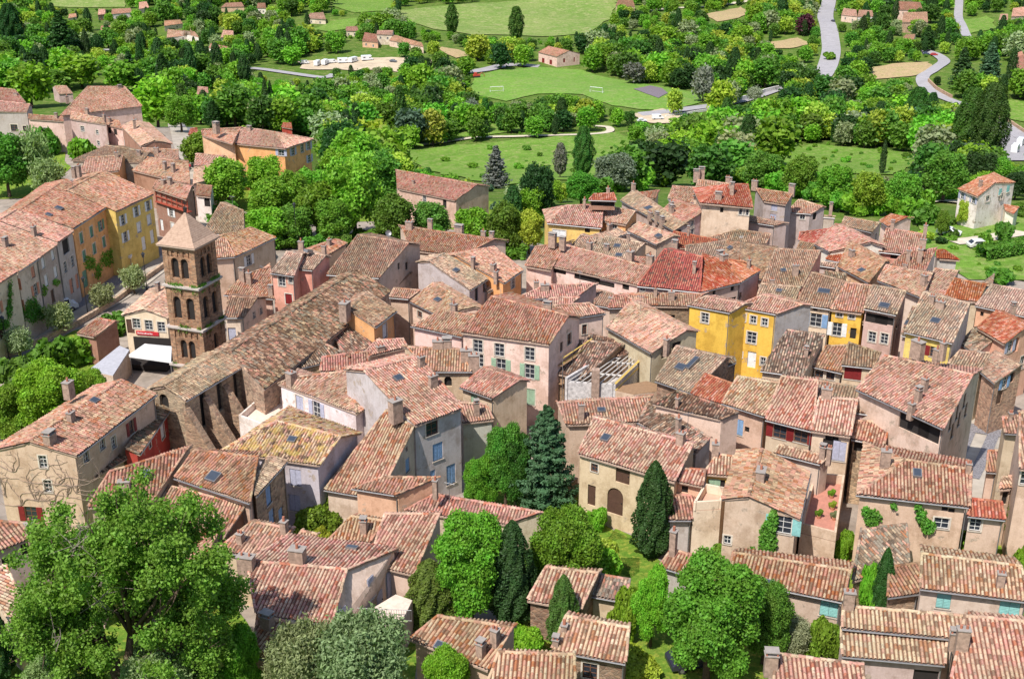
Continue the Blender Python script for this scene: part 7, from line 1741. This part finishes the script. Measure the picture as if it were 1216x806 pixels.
for i, (P, h, w, kd, tn) in enumerate(far):
    k = pick(kd, tn); d = defs[k][2]; a_i.data[i].value = k; a_r.data[i].value = rs.uniform(0, 6.28); a_s.data[i].vector = (w/d['w'], w/d['w'], h/d['h'])
wood = link('far_wood', me); tag(wood, 'continuous woodland of mixed trees filling the far valley', 'woodland', kind='stuff')
ng = bpy.data.node_groups.new('wood', 'GeometryNodeTree'); ng.interface.new_socket('Geometry', in_out='INPUT', socket_type='NodeSocketGeometry'); ng.interface.new_socket('Geometry', in_out='OUTPUT', socket_type='NodeSocketGeometry')
N = ng.nodes; gi, go = N.new('NodeGroupInput'), N.new('NodeGroupOutput'); iop = N.new('GeometryNodeInstanceOnPoints'); ci = N.new('GeometryNodeCollectionInfo'); ci.inputs['Collection'].default_value = protos
ci.inputs['Separate Children'].default_value = True; ci.inputs['Reset Children'].default_value = True; iop.inputs['Pick Instance'].default_value = True
def attr(nm, ty):
    n = N.new('GeometryNodeInputNamedAttribute'); n.data_type = ty; n.inputs['Name'].default_value = nm; return n.outputs[0]
lk = ng.links.new; lk(gi.outputs[0], iop.inputs['Points']); lk(ci.outputs[0], iop.inputs['Instance']); lk(attr('idx', 'INT'), iop.inputs['Instance Index']); lk(attr('scl', 'FLOAT_VECTOR'), iop.inputs['Scale'])
cx = N.new('ShaderNodeCombineXYZ'); lk(attr('rot', 'FLOAT'), cx.inputs[2]); er = N.new('FunctionNodeEulerToRotation'); lk(cx.outputs[0], er.inputs[0]); lk(er.outputs[0], iop.inputs['Rotation']); lk(iop.outputs[0], go.inputs[0])
md = wood.modifiers.new('wood', 'NODES'); md.node_group = ng
# ------------------------------------------------------------------ light
sd = Vector((-.55, -.83, 0)).normalized(); EL = R(55); sv = Vector((sd.x*math.cos(EL), sd.y*math.cos(EL), math.sin(EL)))
sl = bpy.data.lights.new('sun', 'SUN'); sl.energy = 5.0; sl.angle = R(.5); sl.color = (1, .955, .89); so = bpy.data.objects.new('sun', sl); COL.objects.link(so)
so.rotation_euler = sv.to_track_quat('Z', 'Y').to_euler(); so.location = (0, 0, 200)
w = bpy.data.worlds.new('World'); scene.world = w; w.use_nodes = True; nt = w.node_tree; bg = nt.nodes['Background']; sk = nt.nodes.new('ShaderNodeTexSky'); sk.sky_type = 'NISHITA'; sk.sun_disc = False
sk.sun_elevation = EL; sk.sun_rotation = math.atan2(sd.x, sd.y); nt.links.new(sk.outputs[0], bg.inputs[0]); bg.inputs[1].default_value = .138
vs = scene.view_settings; vs.view_transform = 'Standard'; vs.look = 'None'; vs.gamma = 1; vs.exposure = .32
scene.cycles.max_bounces = 5; scene.cycles.transparent_max_bounces = 4; scene.cycles.transmission_bounces = 3
